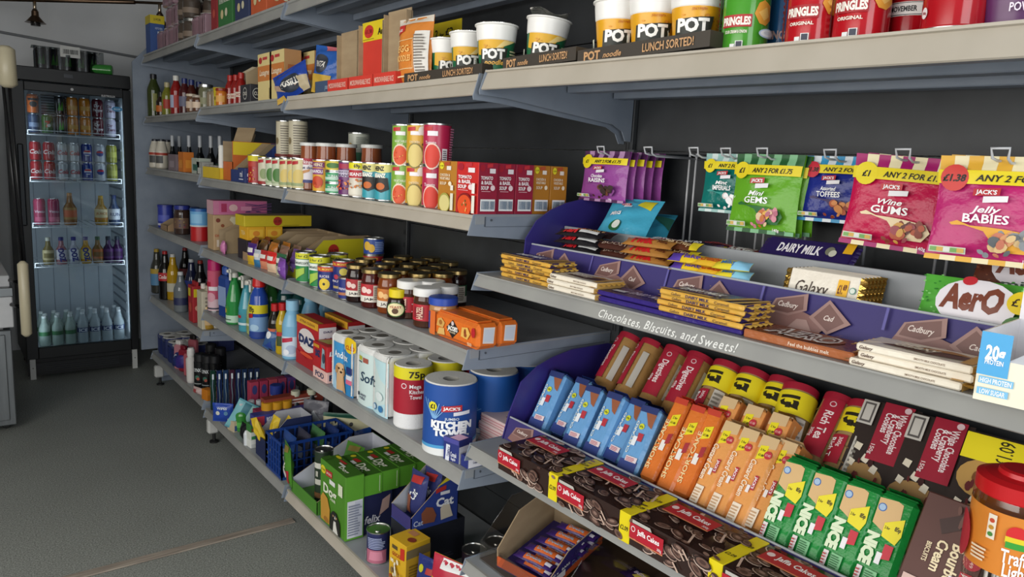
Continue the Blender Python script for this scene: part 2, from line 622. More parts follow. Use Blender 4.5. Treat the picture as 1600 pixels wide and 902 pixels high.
# uprights, back panels, feet and end panel
UPN = ['at the fridge end', 'between the two farthest bays', 'behind the hot dog jars', 'between the soup cartons and the sweets', 'at the right end outside the picture']
for k, yy in enumerate((4.81, 3.69, 2.61, 1.42, .15)):
    u = G()
    u.box(1.487, 1.503, yy - .016, yy + .016, 0, 2.35, MBACK, .002)
    for q in range(44):
        zz = .15 + q * .05
        u.box(1.4862, 1.487, yy - .007, yy - .003, zz, zz + .02, '#1c1e21')
        u.box(1.4862, 1.487, yy + .003, yy + .007, zz, zz + .02, '#1c1e21')
    inst('upright_post', u, (0, 0, 0), 'slotted charcoal upright post ' + UPN[k], 'post', 'upright posts', rz=0)
    xf_ = 1.0 if yy > 3 else 1.16
    parts = [('base_leg', G().box(xf_ + .012, 1.485, yy - .012, yy + .012, .055, .115, MSHELFD, .003))]
    ft = G()
    ft.box(xf_ + .008, xf_ + .06, yy - .02, yy + .02, .05, .125, '#c8c8c4', .008)
    parts.append(('white_cap', ft))
    parts.append(('glide', G().lathe([(.022, 0), (.022, .008), (.008, .012), (.008, .05)], '#1d1d1d', 12, (xf_ + .04, yy))))
    inst('base_foot', parts, (0, 0, 0), 'white-capped base foot on a black glide ' + UPN[k], 'foot', 'base feet', rz=0)
for k, (a, b) in enumerate(((4.79, 3.71), (3.67, 2.63), (2.59, 1.44), (1.40, .17))):
    p = G()
    z = .0
    while z < 2.3:
        p.box(1.505, 1.517, b - .02, a + .02, z, z + .297, MBACK)
        z += .30
    inst('back_panel', p, (0, 0, 0), 'charcoal boarded back panel of the ' + ('farthest bay by the fridge', 'second bay from the fridge', 'third bay from the fridge', 'nearest bay behind the sweets')[k], 'panel', 'back panels', rz=0)
e = G()
ep = [(.955, .215), (1.50, .215), (1.50, 2.05), (1.06, 2.05), (.955, 1.935)]
e.prism(ep, lambda p: (p[0], 4.90, p[1]), lambda p: (p[0], 4.885, p[1]), MSHELFD)
e.box(1.05, 1.5, 4.885, 4.9, .0, .215, MSHELFD)
inst('end_panel', e, (0, 0, 0), 'tall blue grey end panel standing between the shelves and the fridge', 'panel', rz=0)

# handwriting on the edge of the sweets shelf
g = G()
ya_, yb_ = yat(933, .99, 1.175), yat(1150, .99, 1.175)
fr = fplane((.9872, ya_, 1.1605), (0, -1, 0), (.538, 0, .843), (-.843, 0, .538))
cur, sp, hr = 0, [], random.Random(5)
TXT = 'Chocolates, BIscuits, and Sweets!'
wid = []
for ch in TXT:
    t_ = text2d(ch, .0, 0) if ch != ' ' else None
    wid.append(.30 if t_ is None else t_[3] - t_[2] + .14)
tot = sum(wid)
WL = ya_ - yb_
for ch, w_ in zip(TXT, wid):
    if ch != ' ':
        sp.append(('t', ch, (cur + w_ / 2) / tot, .50 + .06 * (hr.random() - .5), .60, '#e9e9e6', {'b': .012, 'rot': 8 * (hr.random() - .5), 'w': (w_ - .12) / tot}))
    cur += w_
g.decals(fr, WL, .028, sp, st=.00001)
for o in COL.objects:
    if o.name.startswith('shelf') and o.parent is None and 'handwriting' in o.get('label', ''):
        c = bpy.data.objects.new('handwritten_lettering', g.build('handwritten_lettering'))
        COL.objects.link(c)
        c.parent = o
        c.matrix_parent_inverse = o.matrix_world.inverted()
# ------------------------------------------------------------------ kinds of goods (local: front faces -Y, base at z = 0)
def carton(w, d, h, col, f=None, r=None, t=None, l=None, bev=.0015, faces=None, k='card'):
    g = G()
    mats = {'': M(col, k)}
    for a, b in (faces or {}).items():
        mats[a] = M(b, k)
    bx = (-w / 2, w / 2, 0, d, 0, h)
    g.box(*bx, mats, bev)
    for sp, key in ((f, 'f'), (r, 'r'), (t, 't'), (l, 'l')):
        if sp:
            fr, W_, H_ = fface(*bx, key)
            g.decals(fr, W_, H_, sp)
    return g


def tin(r, h, col, sp=None, rim='#c9c9c6:metal', seg=28, pull=True):
    """tin with metal rims; label decals over half the wall"""
    g = G()
    e = .0035
    g.lathe([(r - .001, 0, rim), (r + .0006, .001, rim), (r + .0006, e, rim), (r - .0008, e + .001, M(col, 'plas')),
             (r - .0008, h - e - .001, rim), (r + .0006, h - e, rim), (r + .0006, h, rim), (r - .002, h, rim), (r - .003, h - .003, rim)], rim, seg, (0, r))
    if pull:
        g.lathe([(.010, h - .003), (.010, h - .001), (.006, h - .001)], rim, 12, (0, r * .75))
    if sp:
        W_ = math.pi * r
        g.decals(fcyl(r - .0008, e, (0, r), W_), W_, h - 2 * e, sp, L=.008)
    return g


def roundthing(prof, col, sp=None, R=None, z0=0, H=None, k='plas', seg=28, rc=None, arc=math.pi):
    """turned body; R = radius where the label sits"""
    g = G()
    rm = rc or max(p[0] for p in prof)
    g.lathe(prof, M(col, k) if isinstance(col, str) and ':' not in col else col, seg, (0, rm))
    if sp:
        W_ = arc * (R if not callable(R) else R(H / 2))
        g.decals(fcyl(R, z0, (0, rm), W_), W_, H, sp, L=.008)
    return g


def jar(r, h, content, lid, lidh=.014, sp=None, k='gloss', lab=None, neck=.86):
    """glass jar with contents, screw lid and label"""
    b = roundthing([(r * .9, 0), (r, .004), (r, h * .68), (r * .97, h * .76), (r * neck, h * .84), (r * neck, h - lidh)], content, sp, r, h * .16, h * .46, k)
    rl = r * neck + .003
    l = G().lathe([(rl, h - lidh), (rl + .0008, h - lidh + .001), (rl + .0008, h - .002), (rl - .002, h)], M(lid) if ':' in lid else M(lid, 'plas'), 28, (0, r))
    if lab:
        l.decals(fcyl(rl + .0008, h - lidh, (0, r), 3.14 * rl), 3.14 * rl, lidh, lab, L=.008)
    return [('glass_body', b), ('lid', l)]


def bottle(r, h, col, cap, capr=.014, caph=.02, sp=None, lz=(.15, .6), shoulder=.68, k='gloss', neck=.45, waist=0, fill=None):
    hb = h - caph
    prof = [(r * .88, 0), (r, .006)]
    if fill:
        prof = [(r * .88, 0, fill), (r, .006, fill), (r, hb * fill_h(fill), col)]
    if waist:
        prof += [(r, hb * .25), (r * (1 - waist), hb * .45), (r, hb * .6)]
    prof += [(r, hb * shoulder), (r * .9, hb * (shoulder + .08)), (r * neck * 1.25, hb * (shoulder + .22)), (r * neck, hb * .96), (r * neck, hb)]
    g = roundthing(prof, col, sp, r if not waist else r, hb * lz[0], hb * (lz[1] - lz[0]), k)
    c = G().lathe([(capr * .97, hb - .004), (capr, hb), (capr, h - .002), (capr * .9, h)], M(cap) if ':' in cap else M(cap, 'plas'), 20, (0, r))
    return [('body', g), ('cap', c)]


def fill_h(x):
    return .6


def pillow(w, h, t, fn=None, wr=.15, seed=1, flat=.06, taper=0):
    """flexible packet surface: front(u,v,w) and back in metres"""
    ph = seed * 1.7

    def prof(a, b):
        a = min(max(a, 0), 1)
        b = min(max(b, 0), 1)
        x = max(0, math.sin(math.pi * a)) ** .55
        bb = min(1, max(0, (b - flat) / (1 - 2 * flat)))
        y = max(0, math.sin(math.pi * bb)) ** .5
        n = 1 + wr * (math.sin(9 * a + 5 * b + ph) * .5 + math.sin(17 * b - 7 * a + ph * 2) * .35 + math.sin(23 * a + ph) * .2 * (1 - y))
        return x * y * n

    def front(u, v, o):
        a, b = u / w, v / h
        s = 1 - .05 * math.sin(math.pi * b) - taper * b
        return Vector(((u - w / 2) * s, -t / 2 * prof(a, b) - o, v))

    def back(u, v, o):
        a, b = u / w, v / h
        s = 1 - .05 * math.sin(math.pi * b) - taper * b
        return Vector(((u - w / 2) * s, t / 2 * prof(a, b) + o + .0004, v))
    return front, back


def packet(w, h, t, col, sp=None, k='film', seed=1, flat=.06, wr=.15, back=None, nu=14, nv=18, taper=0):
    fr, bk = pillow(w, h, t, wr=wr, seed=seed, flat=flat, taper=taper)
    g = G()
    g.grid(lambda a, b: fr(a * w, b * h, 0), nu, nv, M(col, k))
    g.grid(lambda a, b: bk(a * w, b * h, 0), nu, nv, M(back or col, k), flip=True)
    if sp:
        g.decals(fr, w, h, sp, L=.011, w0=.0012, st=.0004)
    return g


def brick(w, d, h, col, f=None, r=None, k='film', crimp=True, t=None, n=3, end=None, l=None):
    """wrapped pack of biscuits: rounded box with folded ends"""
    g = G()
    g.box(-w / 2, w / 2, 0, d, .004, h - .004, M(col, k), min(w, d) * .14)
    for z0, z1 in ((0, .004), (h - .004, h)):
        g.box(-w * .42, w * .42, d * .15, d * .85, z0, z1, M(end or col, k), .0018)
    if crimp:
        for s_ in (0, 1):
            z = .001 if s_ == 0 else h - .001
            g.add([(-w * .42, d * .5, z), (w * .42, d * .5, z), (w * .40, d * .2, z + (-.001 if s_ == 0 else .006)), (-w * .40, d * .2, z + (-.001 if s_ == 0 else .006))], [(0, 1, 2, 3), (3, 2, 1, 0)], M(end or col, k))
    bx = (-w / 2, w / 2, 0, d, .004, h - .004)
    for sp, key in ((f, 'f'), (r, 'r'), (t, 't'), (l, 'l')):
        if sp:
            fr, W_, H_ = fface(*bx, key)
            m_ = min(w, d) * .10
            O = fr(m_, 0, 0)
            fr2 = (lambda fr, m_: (lambda u, v, w_: fr(u + m_, v, w_)))(fr, m_)
            g.decals(fr2, W_ - 2 * m_, H_, sp, L=.02)
    return g


def roll(r, h, col, sp=None, end=None, k='film', arc=3.6, seg=24):
    """cylindrical pack of round biscuits"""
    g = G()
    e = end or col
    g.lathe([(r * .55, 0, M(e, k)), (r * .96, .003, M(col, k)), (r, .008), (r, h - .008, M(e, k)), (r * .94, h - .002), (r * .4, h - .004)], M(col, k), seg, (0, r))
    if sp:
        W_ = arc * r
        g.decals(fcyl(r, 0, (0, r), W_), W_, h, sp, L=.009)
    return g


def bar(w, d, t, top, front, ft=None, fe=None, col='#ddd', k='film', endcol=None, tp=None, re=None):
    """flat chocolate bar lying down; w along the shelf, d deep"""
    g = G()
    g.box(-w / 2, w / 2, 0, d, 0, t, {'': M(front, k), 't': M(top, k), 'u': M(top, k)}, .0022)
    bx = (-w / 2, w / 2, 0, d, 0, t)
    if ft:
        g.decals(fface(*bx, 'f')[0], w, t, ft)
    if tp:
        g.decals(fface(*bx, 't')[0], w, d, tp)
    if re:
        g.decals(fface(*bx, 'r')[0], d, t, re)
    ec = M(endcol or front, k)
    ends = []
    for sx in (-1, 1):
        s = G()
        x = sx * w / 2
        n = 10
        vs = []
        for i in range(n + 1):
            y = .003 + (d - .006) * i / n
            z = t / 2 + .0012 * (-1) ** i
            vs += [(x * .995, y, t * .75), (x + sx * .009, y, z)]
        fs = [(2 * i, 2 * i + 2, 2 * i + 3, 2 * i + 1) for i in range(n)]
        s.add(vs, fs + [f[::-1] for f in fs], ec)
        ends.append(('crimped_end', s))
    return [('wrapper', g)] + ends


def tray(w, d, lip, back, col, inner=MCARD, side=None, f=None, side_front=None, th=.0025, l=None, r=None, sidecol=None, fh=None):
    """shelf-ready display tray: low front lip, sides cut on a slope, tall back"""
    g = G()
    T = Vector
    sf = side_front if side_front is not None else lip
    g.box(-w / 2, w / 2, 0, d, 0, th, M(col))
    g.box(-w / 2, w / 2, 0, th, th, lip, {'': M(col), 'b': inner})
    g.box(-w / 2, w / 2, d - th, d, th, back, {'': M(col), 'f': inner})
    sb = side if side is not None else back
    pts = [(0, th), (d, th), (d, sb), (d * .45, sb), (d * .04, sf), (0, sf)]
    for sx in (-1, 1):
        xo, xi = sx * w / 2, sx * (w / 2 - th)
        a, b = (xo, xi)
        ma = M(sidecol or col)
        A = [(a, p[0], p[1]) for p in pts]
        B = [(b, p[0], p[1]) for p in pts]
        n = len(pts)
        g.add(A, [tuple(range(n)) if sx > 0 else tuple(range(n))[::-1]], ma)
        g.add(B, [tuple(range(n))[::-1] if sx > 0 else tuple(range(n))], inner)
        g.add(A + B, [(i, (i + 1) % n, n + (i + 1) % n, n + i) for i in range(n)], inner)
    if f:
        g.decals(fplane((-w / 2, 0, 0), (1, 0, 0), (0, 0, 1), (0, -1, 0)), w, lip, f)
    if r:
        g.decals(fplane((w / 2, 0, 0), (0, 1, 0), (0, 0, 1), (1, 0, 0)), d, max(sb, lip), r)
    return g


def logo(x, y, s, asp=1.0):
    """red tag over a white tag"""
    return [('p', [(x - s, y), (x + s * .9, y + s * .12 * asp), (x + s * .9, y + s * .75 * asp), (x - s, y + s * .6 * asp)], '#c22b33'),
            ('p', [(x - s * .2, y - s * .55 * asp), (x + s * 1.5, y - s * .4 * asp), (x + s * 1.5, y + s * .1 * asp), (x - s * .2, y - s * .02 * asp)], '#f1eef2'),
            ('t', "JACK'S", x - s * .05, y + s * .36 * asp, .36 * s * asp, '#fff', {'w': s * 1.5, 'b': .03})]


def rows(x0, y0, x1, y1, n, col, duty=.5, seed=3):
    """small print as thin lines"""
    rr = random.Random(seed)
    out = []
    for i in range(n):
        a = y0 + (y1 - y0) * i / n
        out.append(('r', x0, a, x0 + (x1 - x0) * (.7 + .3 * rr.random()), a + (y1 - y0) / n * duty, col))
    return out


def barcode(x0, y0, x1, y1, bg='#f2f2f2', fg='#56708a', n=11, seed=5):
    rr = random.Random(seed)
    out = [('r', x0, y0, x1, y1, bg)]
    dx = (x1 - x0) / (n + 2)
    for i in range(n):
        a = x0 + dx * (i + 1)
        out.append(('r', a, y0 + (y1 - y0) * .15, a + dx * (.25 + .45 * rr.random()), y0 + (y1 - y0) * .85, fg))
    return out


def stripes(y0, y1, n, cols, x0=0, x1=1):
    return [('r', x0 + (x1 - x0) * i / n, y0, x0 + (x1 - x0) * (i + 1) / n, y1, cols[i % len(cols)]) for i in range(n)]


def blobs(n, x0, y0, x1, y1, r, cols, seed=1, asp=None):
    """a heap of small irregular lumps"""
    rr = random.Random(seed)
    out = []
    for _ in range(n):
        cx, cy = x0 + (x1 - x0) * rr.random(), y0 + (y1 - y0) * rr.random()
        q = r * (.6 + .6 * rr.random())
        a0, e = rr.random() * 3, .55 + .4 * rr.random()
        pts = []
        for i in range(9):
            a = 6.2832 * i / 9
            u, v = math.cos(a) * q * (.85 + .3 * rr.random()), math.sin(a) * q * e
            pts.append((cx + u * math.cos(a0) - v * math.sin(a0), cy + u * math.sin(a0) + v * math.cos(a0)))
        out.append(('p', pts, cols[rr.randrange(len(cols))]))
    return out


def put(name, parts, px, x, z, label, cat, group=None, dx=0, **k):
    """stand a thing on the shelf at height z, x from the aisle, in line with image column px"""
    return inst(name, parts, (x, yat(px, x, z), z), label, cat, group, **k)


def cyl_at(name, parts, px, x, z, r, label, cat, group=None, rz=-40, **k):
    """round goods: px is the image column of the axis, x the depth of the axis"""
    y = yat(px, x, z + .05)
    a = math.radians(rz)
    return inst(name, parts, (x + r * math.sin(a), y - r * math.cos(a), z), label, cat, group, rz=rz, **k)



def inst_round(name, parts, loc, label, cat, group=None, rz=-40, **k):
    """round goods placed by their front point on the aisle side, turned about their own axis"""
    g0 = parts if isinstance(parts, G) else parts[0][1]
    r = max(v[1] for v in g0.v) / 2
    a = math.radians(rz)
    x, y, z = loc
    return inst(name, parts, (x + r + r * math.sin(a), y - r * math.cos(a), z), label, cat, group, rz=rz, **k)
# ------------------------------------------------------------------ nearest bay: top shelf, crisp tubes and pots
def z5(y):
    return 1.6345 + .0157 * (y - .285)


def pot(body, sp, foil=None, torn=False):
    r0, r1, h = .036, .0485, .115
    R = lambda v: r0 + (r1 - r0) * (v / h)
    g = G()
    g.lathe([(r0 * .9, .003, '#f4f2ee:plas'), (r0, 0, M(body, 'plas')), (R(.078), .078, '#f4f2ee:plas'), (R(.078) + .0012, .080), (R(.1) + .001, .1), (r1, h - .004), (r1 + .0035, h - .003), (r1 + .0035, h), (r1 - .001, h)], M('#f4f2ee', 'plas'), 32, (0, r1), cap=False)
    W_ = .15
    g.decals(fcyl(lambda v: R(v), 0, (0, r1), W_), W_, .078, sp, L=.008)
    l = G()
    if torn:
        l.grid(lambda a, b: ((a - .5) * .09 * (1 - .3 * b), r1 + (b - .5) * .1, h + .002 + .018 * abs(b - .45) + .006 * math.sin(7 * a)), 8, 8, '#e8e6e0:foil')
    else:
        l.lathe([(r1 + .002, h), (r1 + .002, h + .0012)], '#e9e7e2:foil', 32, (0, r1))
    return [('cup', g), ('foil_lid', l)]


def potspec(bg, ang, bg2=None):
    sp = []
    if bg2:
        sp += [('p', [(.2, 1), (.75, 1), (.62, .72), (.34, .55), (.2, .6)], '#e6b12c'), ('p', [(.66, .98), (.5, .7), (.9, 1)], '#f0d48a')]
        sp += blobs(5, .3, .75, .6, .95, .025, ['#b8741c', '#d99b2e'], 4)
    else:
        sp += blobs(9, .3, .68, .75, .97, .03, ['#c8811a', '#e39a1d', '#a8650f'], 4)
        sp += [('t', 'JOLLY FAJITA', .56, .93, .05, '#b34e12', {'w': .16})]
    sp += [('p', [(.3, .28), (.68, .36), (.72, .78), (.3, .72)], '#23271f'),
           ('t', 'POT', .5, .60, .27, '#faf8f2', {'w': .34, 'b': .05}),
           ('t', 'noodle', .51, .36, .14, '#e8b24a' if bg2 else '#3a2a12', {'w': .28, 'sh': .3})]
    sp += rows(.74, .25, .92, .75, 6, '#c9c39a' if bg2 else '#a96f14')
    sp += [('r', .02, .1, .16, .55, '#e7ead8')] + rows(.03, .12, .15, .5, 6, '#4a5a4a')
    return sp


yp = pot('#e8a91f', potspec('', 0))
gp = pot('#1f6b45', potspec('', 0, 1))
gpt = pot('#1f6b45', potspec('', 0, 1), torn=True)
lbs = ['yellow noodle pot at the left end of the dark tray', 'yellow noodle pot in the middle of the dark tray', 'yellow noodle pot nearest the green crisp tube']
for i, (px, x, rz) in enumerate(((962, 1.035, -42), (1018, 1.03, -50), (1085, 1.03, -58))):
    y = yat(px, x + .045, 1.7)
    inst_round('noodle_pot', yp, (x, y, z5(y) + .004), lbs[i], 'noodle pot', 'yellow noodle pots', rz=rz)
gl = ['green noodle pot farthest left, beside the orange noodle packet', 'second green noodle pot from the orange noodle packet', 'large green noodle pot on the end of the cream-edged shelf']
for i, (px, x, rz) in enumerate(((688, 1.04, -20), (722, 1.02, -38), (764, 1.0, -44))):
    y = yat(px, x + .05, 1.7)
    inst_round('noodle_pot', gp, (x + .02, y, (1.645 if y > 1.42 else z5(y)) + .004), gl[i], 'noodle pot', 'green noodle pots', rz=rz)
y = 1.345
inst_round('noodle_pot', gpt, (1.06, y, z5(y) + .004), 'green noodle pot with a peeled crinkled foil lid, tilting in the dark tray', 'noodle pot', rz=-40, roll=6)


def ptray(w, d, h=.026):
    g = G()
    m = {'': M('#3b342c'), 'b': MCARD}
    g.box(-w / 2, w / 2, 0, d, 0, .003, M('#3b342c'))
    g.box(-w / 2, w / 2, 0, .003, .003, h, m)
    g.box(-w / 2, w / 2, d - .003, d, .003, h, m)
    g.box(-w / 2, -w / 2 + .003, .003, d - .003, .003, h, m)
    g.box(w / 2 - .003, w / 2, .003, d - .003, .003, h, m)
    g.decals(fplane((-w / 2, 0, 0), (1, 0, 0), (0, 0, 1), (0, -1, 0)), w, h, [('t', 'POT', .13, .5, .6, '#c89a6c', {'w': .14, 'b': .04}), ('t', 'noodle', .30, .42, .4, '#c89a6c', {'w': .15, 'sh': .3}), ('t', 'LUNCH SORTED!', .72, .5, .55, '#c89a6c', {'w': .36})])
    g.decals(fplane((w / 2, 0, 0), (0, 1, 0), (0, 0, 1), (1, 0, 0)), d, h, [('t', 'POT', .3, .5, .6, '#c89a6c', {'b': .04})])
    return g


for (a, b, lab) in ((905, 1112, 'dark cardboard tray printed with gold letters, holding three yellow pots'), (788, 902, 'dark cardboard tray printed with gold letters, holding the torn pot')):
    ya, yb = yat(a, 1.01, 1.66), yat(b, 1.01, 1.66)
    o = inst('pot_tray', ptray(ya - yb, .23), (1.006, (ya + yb) / 2, z5((ya + yb) / 2) + .0005), lab, 'tray', rz=-90)
    place(o, o.location, -90, 0, -.9)
inst('pot_tray', ptray(.36, .2), (1.012, 1.62, 1.6455), 'dark tray under the three green noodle pots', 'tray', rz=-90)
lo = G().grid(lambda a, b: ((a - .5) * .11, (b - .5) * .09, .004 + .012 * abs(math.sin(5 * a + 2 * b)) + .02 * b), 8, 8, '#e4e4e0:foil')
y = 1.22
inst('torn_foil_lid', lo, (1.09, y, z5(y) + .006), 'crumpled silver foil lid lying in the dark tray', 'foil lid', rz=-60)


def tube(col, dark, sub, small=False, plain=False):
    r, h = .0375, .24
    if small:
        h = .1
    W_ = 4.2 * r
    s_ = 1.0
    H = .24 if not small else .1
    sp = []
    if plain:
        sp += [('r', .42, .165, .80, .245, '#f3f1ee'), ('r', .425, .169, .795, .241, '#26262a'), ('r', .43, .173, .79, .237, '#f3f1ee'),
               ('t', 'MOVEMBER', .64, .205, .03, '#1e1e22', {'w': .22, 'b': .03}), ('c', .49, .205, .03, '#1e1e22', .008), ('c', .33, .10, .03, '#efe4e4', .03), ('t', '200g', .33, .10, .014, '#a01520', {'w': .04})]
    elif small:
        sp += [('t', 'PRINGLES', .5, .36, .13, '#e9c7c0', {'w': .36, 'b': .04}), ('r', .25, 0, .75, .14, '#2c7fc4'), ('t', 'SALT & VINEGAR', .5, .08, .06, '#eef', {'w': .34})]
        sp += [('p', [(.64, .55), (.8, .62), (.78, .8), (.66, .78)], '#e2a33c')]
    else:
        sp += [('p', [(.58, .36), (.66, .33), (.76, .35), (.80, .39), (.70, .42), (.58, .41)], '#e9b95a'), ('p', [(.56, .24), (.62, .18), (.70, .17), (.78, .21), (.76, .30), (.66, .33), (.60, .31)], '#e6a23b'),
               ('p', [(.60, .25), (.67, .20), (.74, .23), (.70, .29)], '#f1c266'),
               ('r', .23, .155, .54, .235, dark), ('t', 'PRINGLES', .385, .195, .05, '#f6eee4', {'w': .29, 'b': .05}),
               ('t', sub, .39, .125, .020, '#f2e9dd', {'w': .22, 'b': .03}), ('r', .40, .02, .47, .065, '#f2f2f0'), ('r', .408, .024, .462, .061, '#33384a'), ('r', .35, .02, .395, .045, '#e8e8e8')]
        sp += [('r', .04, .05, .12, .42, '#e9dcd6')] + rows(.05, .07, .11, .4, 9, dark)
        if 'CREAM' in sub:
            sp += [('c', .69, .115, .09, '#bcd0e4', .030), ('c', .69, .115, .075, '#f0f2f4', .022), ('c', .69, .118, .045, '#d9dfe6', .012)]
    g = roundthing([(r * .96, 0, '#bdbdbd:metal'), (r + .0008, .002), (r + .0008, .005, M(col, 'gloss')), (r, .007), (r, h - .005, '#bdbdbd:metal'), (r + .0008, h - .004), (r + .0008, h)], col, sp, r, 0, H, 'gloss', 36, arc=4.2)
    l = G().lathe([(r + .0018, h - .004), (r + .0018, h + .003), (r - .004, h + .004)], '#e8ecef:plas', 32, (0, r))
    return [('tube', g), ('plastic_lid', l)]


for px, x, pr, rz, lab in ((1166, 1.035, tube('#4b9a2e', '#b02a2a', 'SOUR CREAM & ONION'), -50, 'tall green crisp tube beside the dark noodle tray'),
                           (1222, 1.12, tube('#2a6ca8', '#b02a2a', '', small=True), -62, 'short blue crisp tube between the green and red tubes'),
                           (1272, 1.03, tube('#b81722', '#a3141f', 'ORIGINAL'), -56, 'red crisp tube with crisps printed, beside the short blue tube'),
                           (1350, 1.03, tube('#b81722', '#a3141f', 'ORIGINAL'), -60, 'red crisp tube with crisps printed, second red one from the left'),
                           (1425, 1.10, tube('#b0141f', '#a3141f', '', plain=True), -115, 'plain red crisp tube set back behind its neighbours'),
                           (1497, 1.02, tube('#b0141f', '#a3141f', '', plain=True), -82, 'plain red crisp tube with a white printed plate, near the right edge')):
    y = yat(px, x + .0375, 1.7)
    # keep the axis where it should be whatever the turn
    a = math.radians(rz + 90)
    inst('crisp_tube', pr, (x + .0375 - .0375 * math.cos(a), y - .0375 * math.sin(a), z5(y)), lab, 'crisp tube', 'crisp tubes on the top shelf', rz=rz)
for px, x, ch in ((1205, 1.19, '#4b9a2e'), (1300, 1.15, '#b0141f'), (1240, 1.14, '#4b9a2e')):
    y = yat(px, x + .0375, 1.7)
    inst('crisp_tube', tube(ch, '#8d1a1a', '', plain=True), (x, y, z5(y)), ('green' if ch[1] == '4' else 'red') + ' crisp tube mostly hidden in the back row, ' + ('behind the tall green tube' if px == 1205 else 'between the front red tubes' if px == 1300 else 'behind the short blue tube'), 'crisp tube', rz=-90)
cup = roundthing([(.040, 0), (.052, .1), (.054, .105)], '#5b2a5e', [('c', .38, .95, .25, '#7a3d2a'), ('c', .38, .97, .2, '#c77b3a')] + blobs(14, .2, .8, .55, 1.1, .03, ['#8c4a22', '#3d5a2a', '#d9a04e'], 3) + [('r', .42, .45, .5, .6, '#e9e4ee'), ('r', .05, .2, .1, .55, '#e9e4ee'), ('t', 'POWER POT', .6, .25, .1, '#f1e4f1', {'w': .3})], lambda v: .040 + .0115 * v / .1, 0, .1, arc=3.4)
y = yat(1590, 1.08, 1.7)
inst_round('noodle_cup', cup, (1.04, y, z5(y)), 'purple food cup with noodle picture at the right end', 'cup', rz=-70)

# ------------------------------------------------------------------ hanging sweets
PEG = '#c6c8cc:plas'
XP = 1.47
g = G()
g.tube([(XP, 1.40, 1.487), (XP, .30, 1.487)], .004, '#55585c:metal')
for yy in (1.39, .31):
    g.box(XP, 1.487, yy - .01, yy + .01, 1.475, 1.5, '#55585c')
inst('hook_rail', g, (0, 0, 0), 'thin dark steel rail carrying the hooks for the bags', 'rail', rz=0)


def bagspec(top, c2, head, headc, name1, name2, spoon, sweets, badge, price, nm='#fff'):
    sp = stripes(.86, 1.0, 9, [top, c2])
    sp += stripes(0, .05, 8, [top, c2])
    sp += [('r', 0, .73, 1, .86, '#efd91c'), ('c', .14, .785, .115, badge), ('t', price, .14, .785, .065, '#1d1a12', {'b': .04, 'sh': .2}), ('t', head, .60, .79, .062, '#1d1a12', {'b': .02, 'sh': .2, 'w': .58})]
    sp += logo(.42, .62, .11)
    sp += [('t', name1, .43, .50, .06, nm, {'sh': .3, 'w': .24}), ('t', name2, .44, .415, .08, nm, {'b': .02, 'w': .36})]
    sp += [('p', [(.16, .36), (.22, .385), (.44, .30), (.5, .22), (.62, .12), (.78, .12), (.85, .22), (.8, .3), (.6, .33), (.46, .34), (.28, .345), (.18, .34)], spoon)]
    sp += blobs(16, .52, .15, .80, .29, .055, sweets, 8)
    sp += blobs(4, .45, .07, .7, .12, .04, sweets, 9)
    sp += [('r', .05, .07, .34, .13, '#d8e0d0')] + stripes(.08, .12, 5, ['#7fae63', '#d8b25e', '#e6e6e0'], .06, .33)
    sp += [('t', '140g', .80, .055, .035, '#f4e9ef')]
    return sp


KINDS = {
    'purple': ('#9c4f9e', '#5a1f5c', '#c9a6cc', bagspec('#4a1c4c', '#b48bb4', 'ANY 2 FOR £1.75', 0, 'Chocolate', 'RAISINS', '#8c458f', ['#4a2514', '#6b3a1e', '#2f1710'], '#efd91c', '£1')),
    'teal': ('#11776f', '#0d5f5a', '#9fc9c4', bagspec('#9fc9c4', '#d8e8e6', 'ANY 2 FOR £1.75', 0, 'Mint', 'IMPERIALS', '#2a9a90', ['#f3e8e4', '#eadcd8', '#fff'], '#efd91c', '£1')),
    'green': ('#6aae2a', '#4c8c1e', '#9ccf6a', bagspec('#1f5a2c', '#7fb98a', 'ANY 2 FOR £1.75', 0, 'Mini', 'GEMS', '#1f6b2e', ['#d98c9a', '#e6b24a', '#b8657a', '#c9702e', '#e8c7a0'], '#efd91c', '£1')),
    'blue': ('#24308a', '#1b246b', '#8c93c9', bagspec('#3a9ccf', '#e6eef4', 'ANY 2 FOR £2', 0, 'Assorted', 'TOFFEES', '#3a2a5e', ['#8c3a1e', '#b8572a', '#d98c4a'], '#c8243a', '£1.38')),
    'red': ('#c4144c', '#98103c', '#d84a7a', bagspec('#a8126a', '#f2e6bc', 'ANY 2 FOR £1.75', 0, 'Wine', 'GUMS', '#f0d9b0', ['#8c3a2a', '#5e1c1c', '#b8522e', '#d9a24a', '#a0404a'], '#efd91c', '£1')),
    'pink': ('#bf2a72', '#98205a', '#d8659a', bagspec('#e8b23a', '#f2e6bc', 'ANY 2 FOR £2', 0, 'Jelly', 'BABIES', '#e8a82e', ['#8a8f94', '#d99a6a', '#e0c08a', '#c9785e', '#5e6468'], '#d5403a', '£1.38')),
}
DESC = {'purple': 'purple bag of chocolate sweets with dark striped top', 'teal': 'teal bag of white mints', 'green': 'lime green bag of coloured sweets with striped top',
        'blue': 'dark blue bag of toffees with blue and white striped top', 'red': 'crimson bag of wine gum sweets with yellow price band', 'pink': 'magenta bag of soft sweets with yellow striped top'}
WH = ['hanging in front of its peg', 'hanging second on its peg', 'hanging third on its peg', 'hanging fourth on its peg', 'hanging fifth on its peg', 'hanging at the back of its peg']


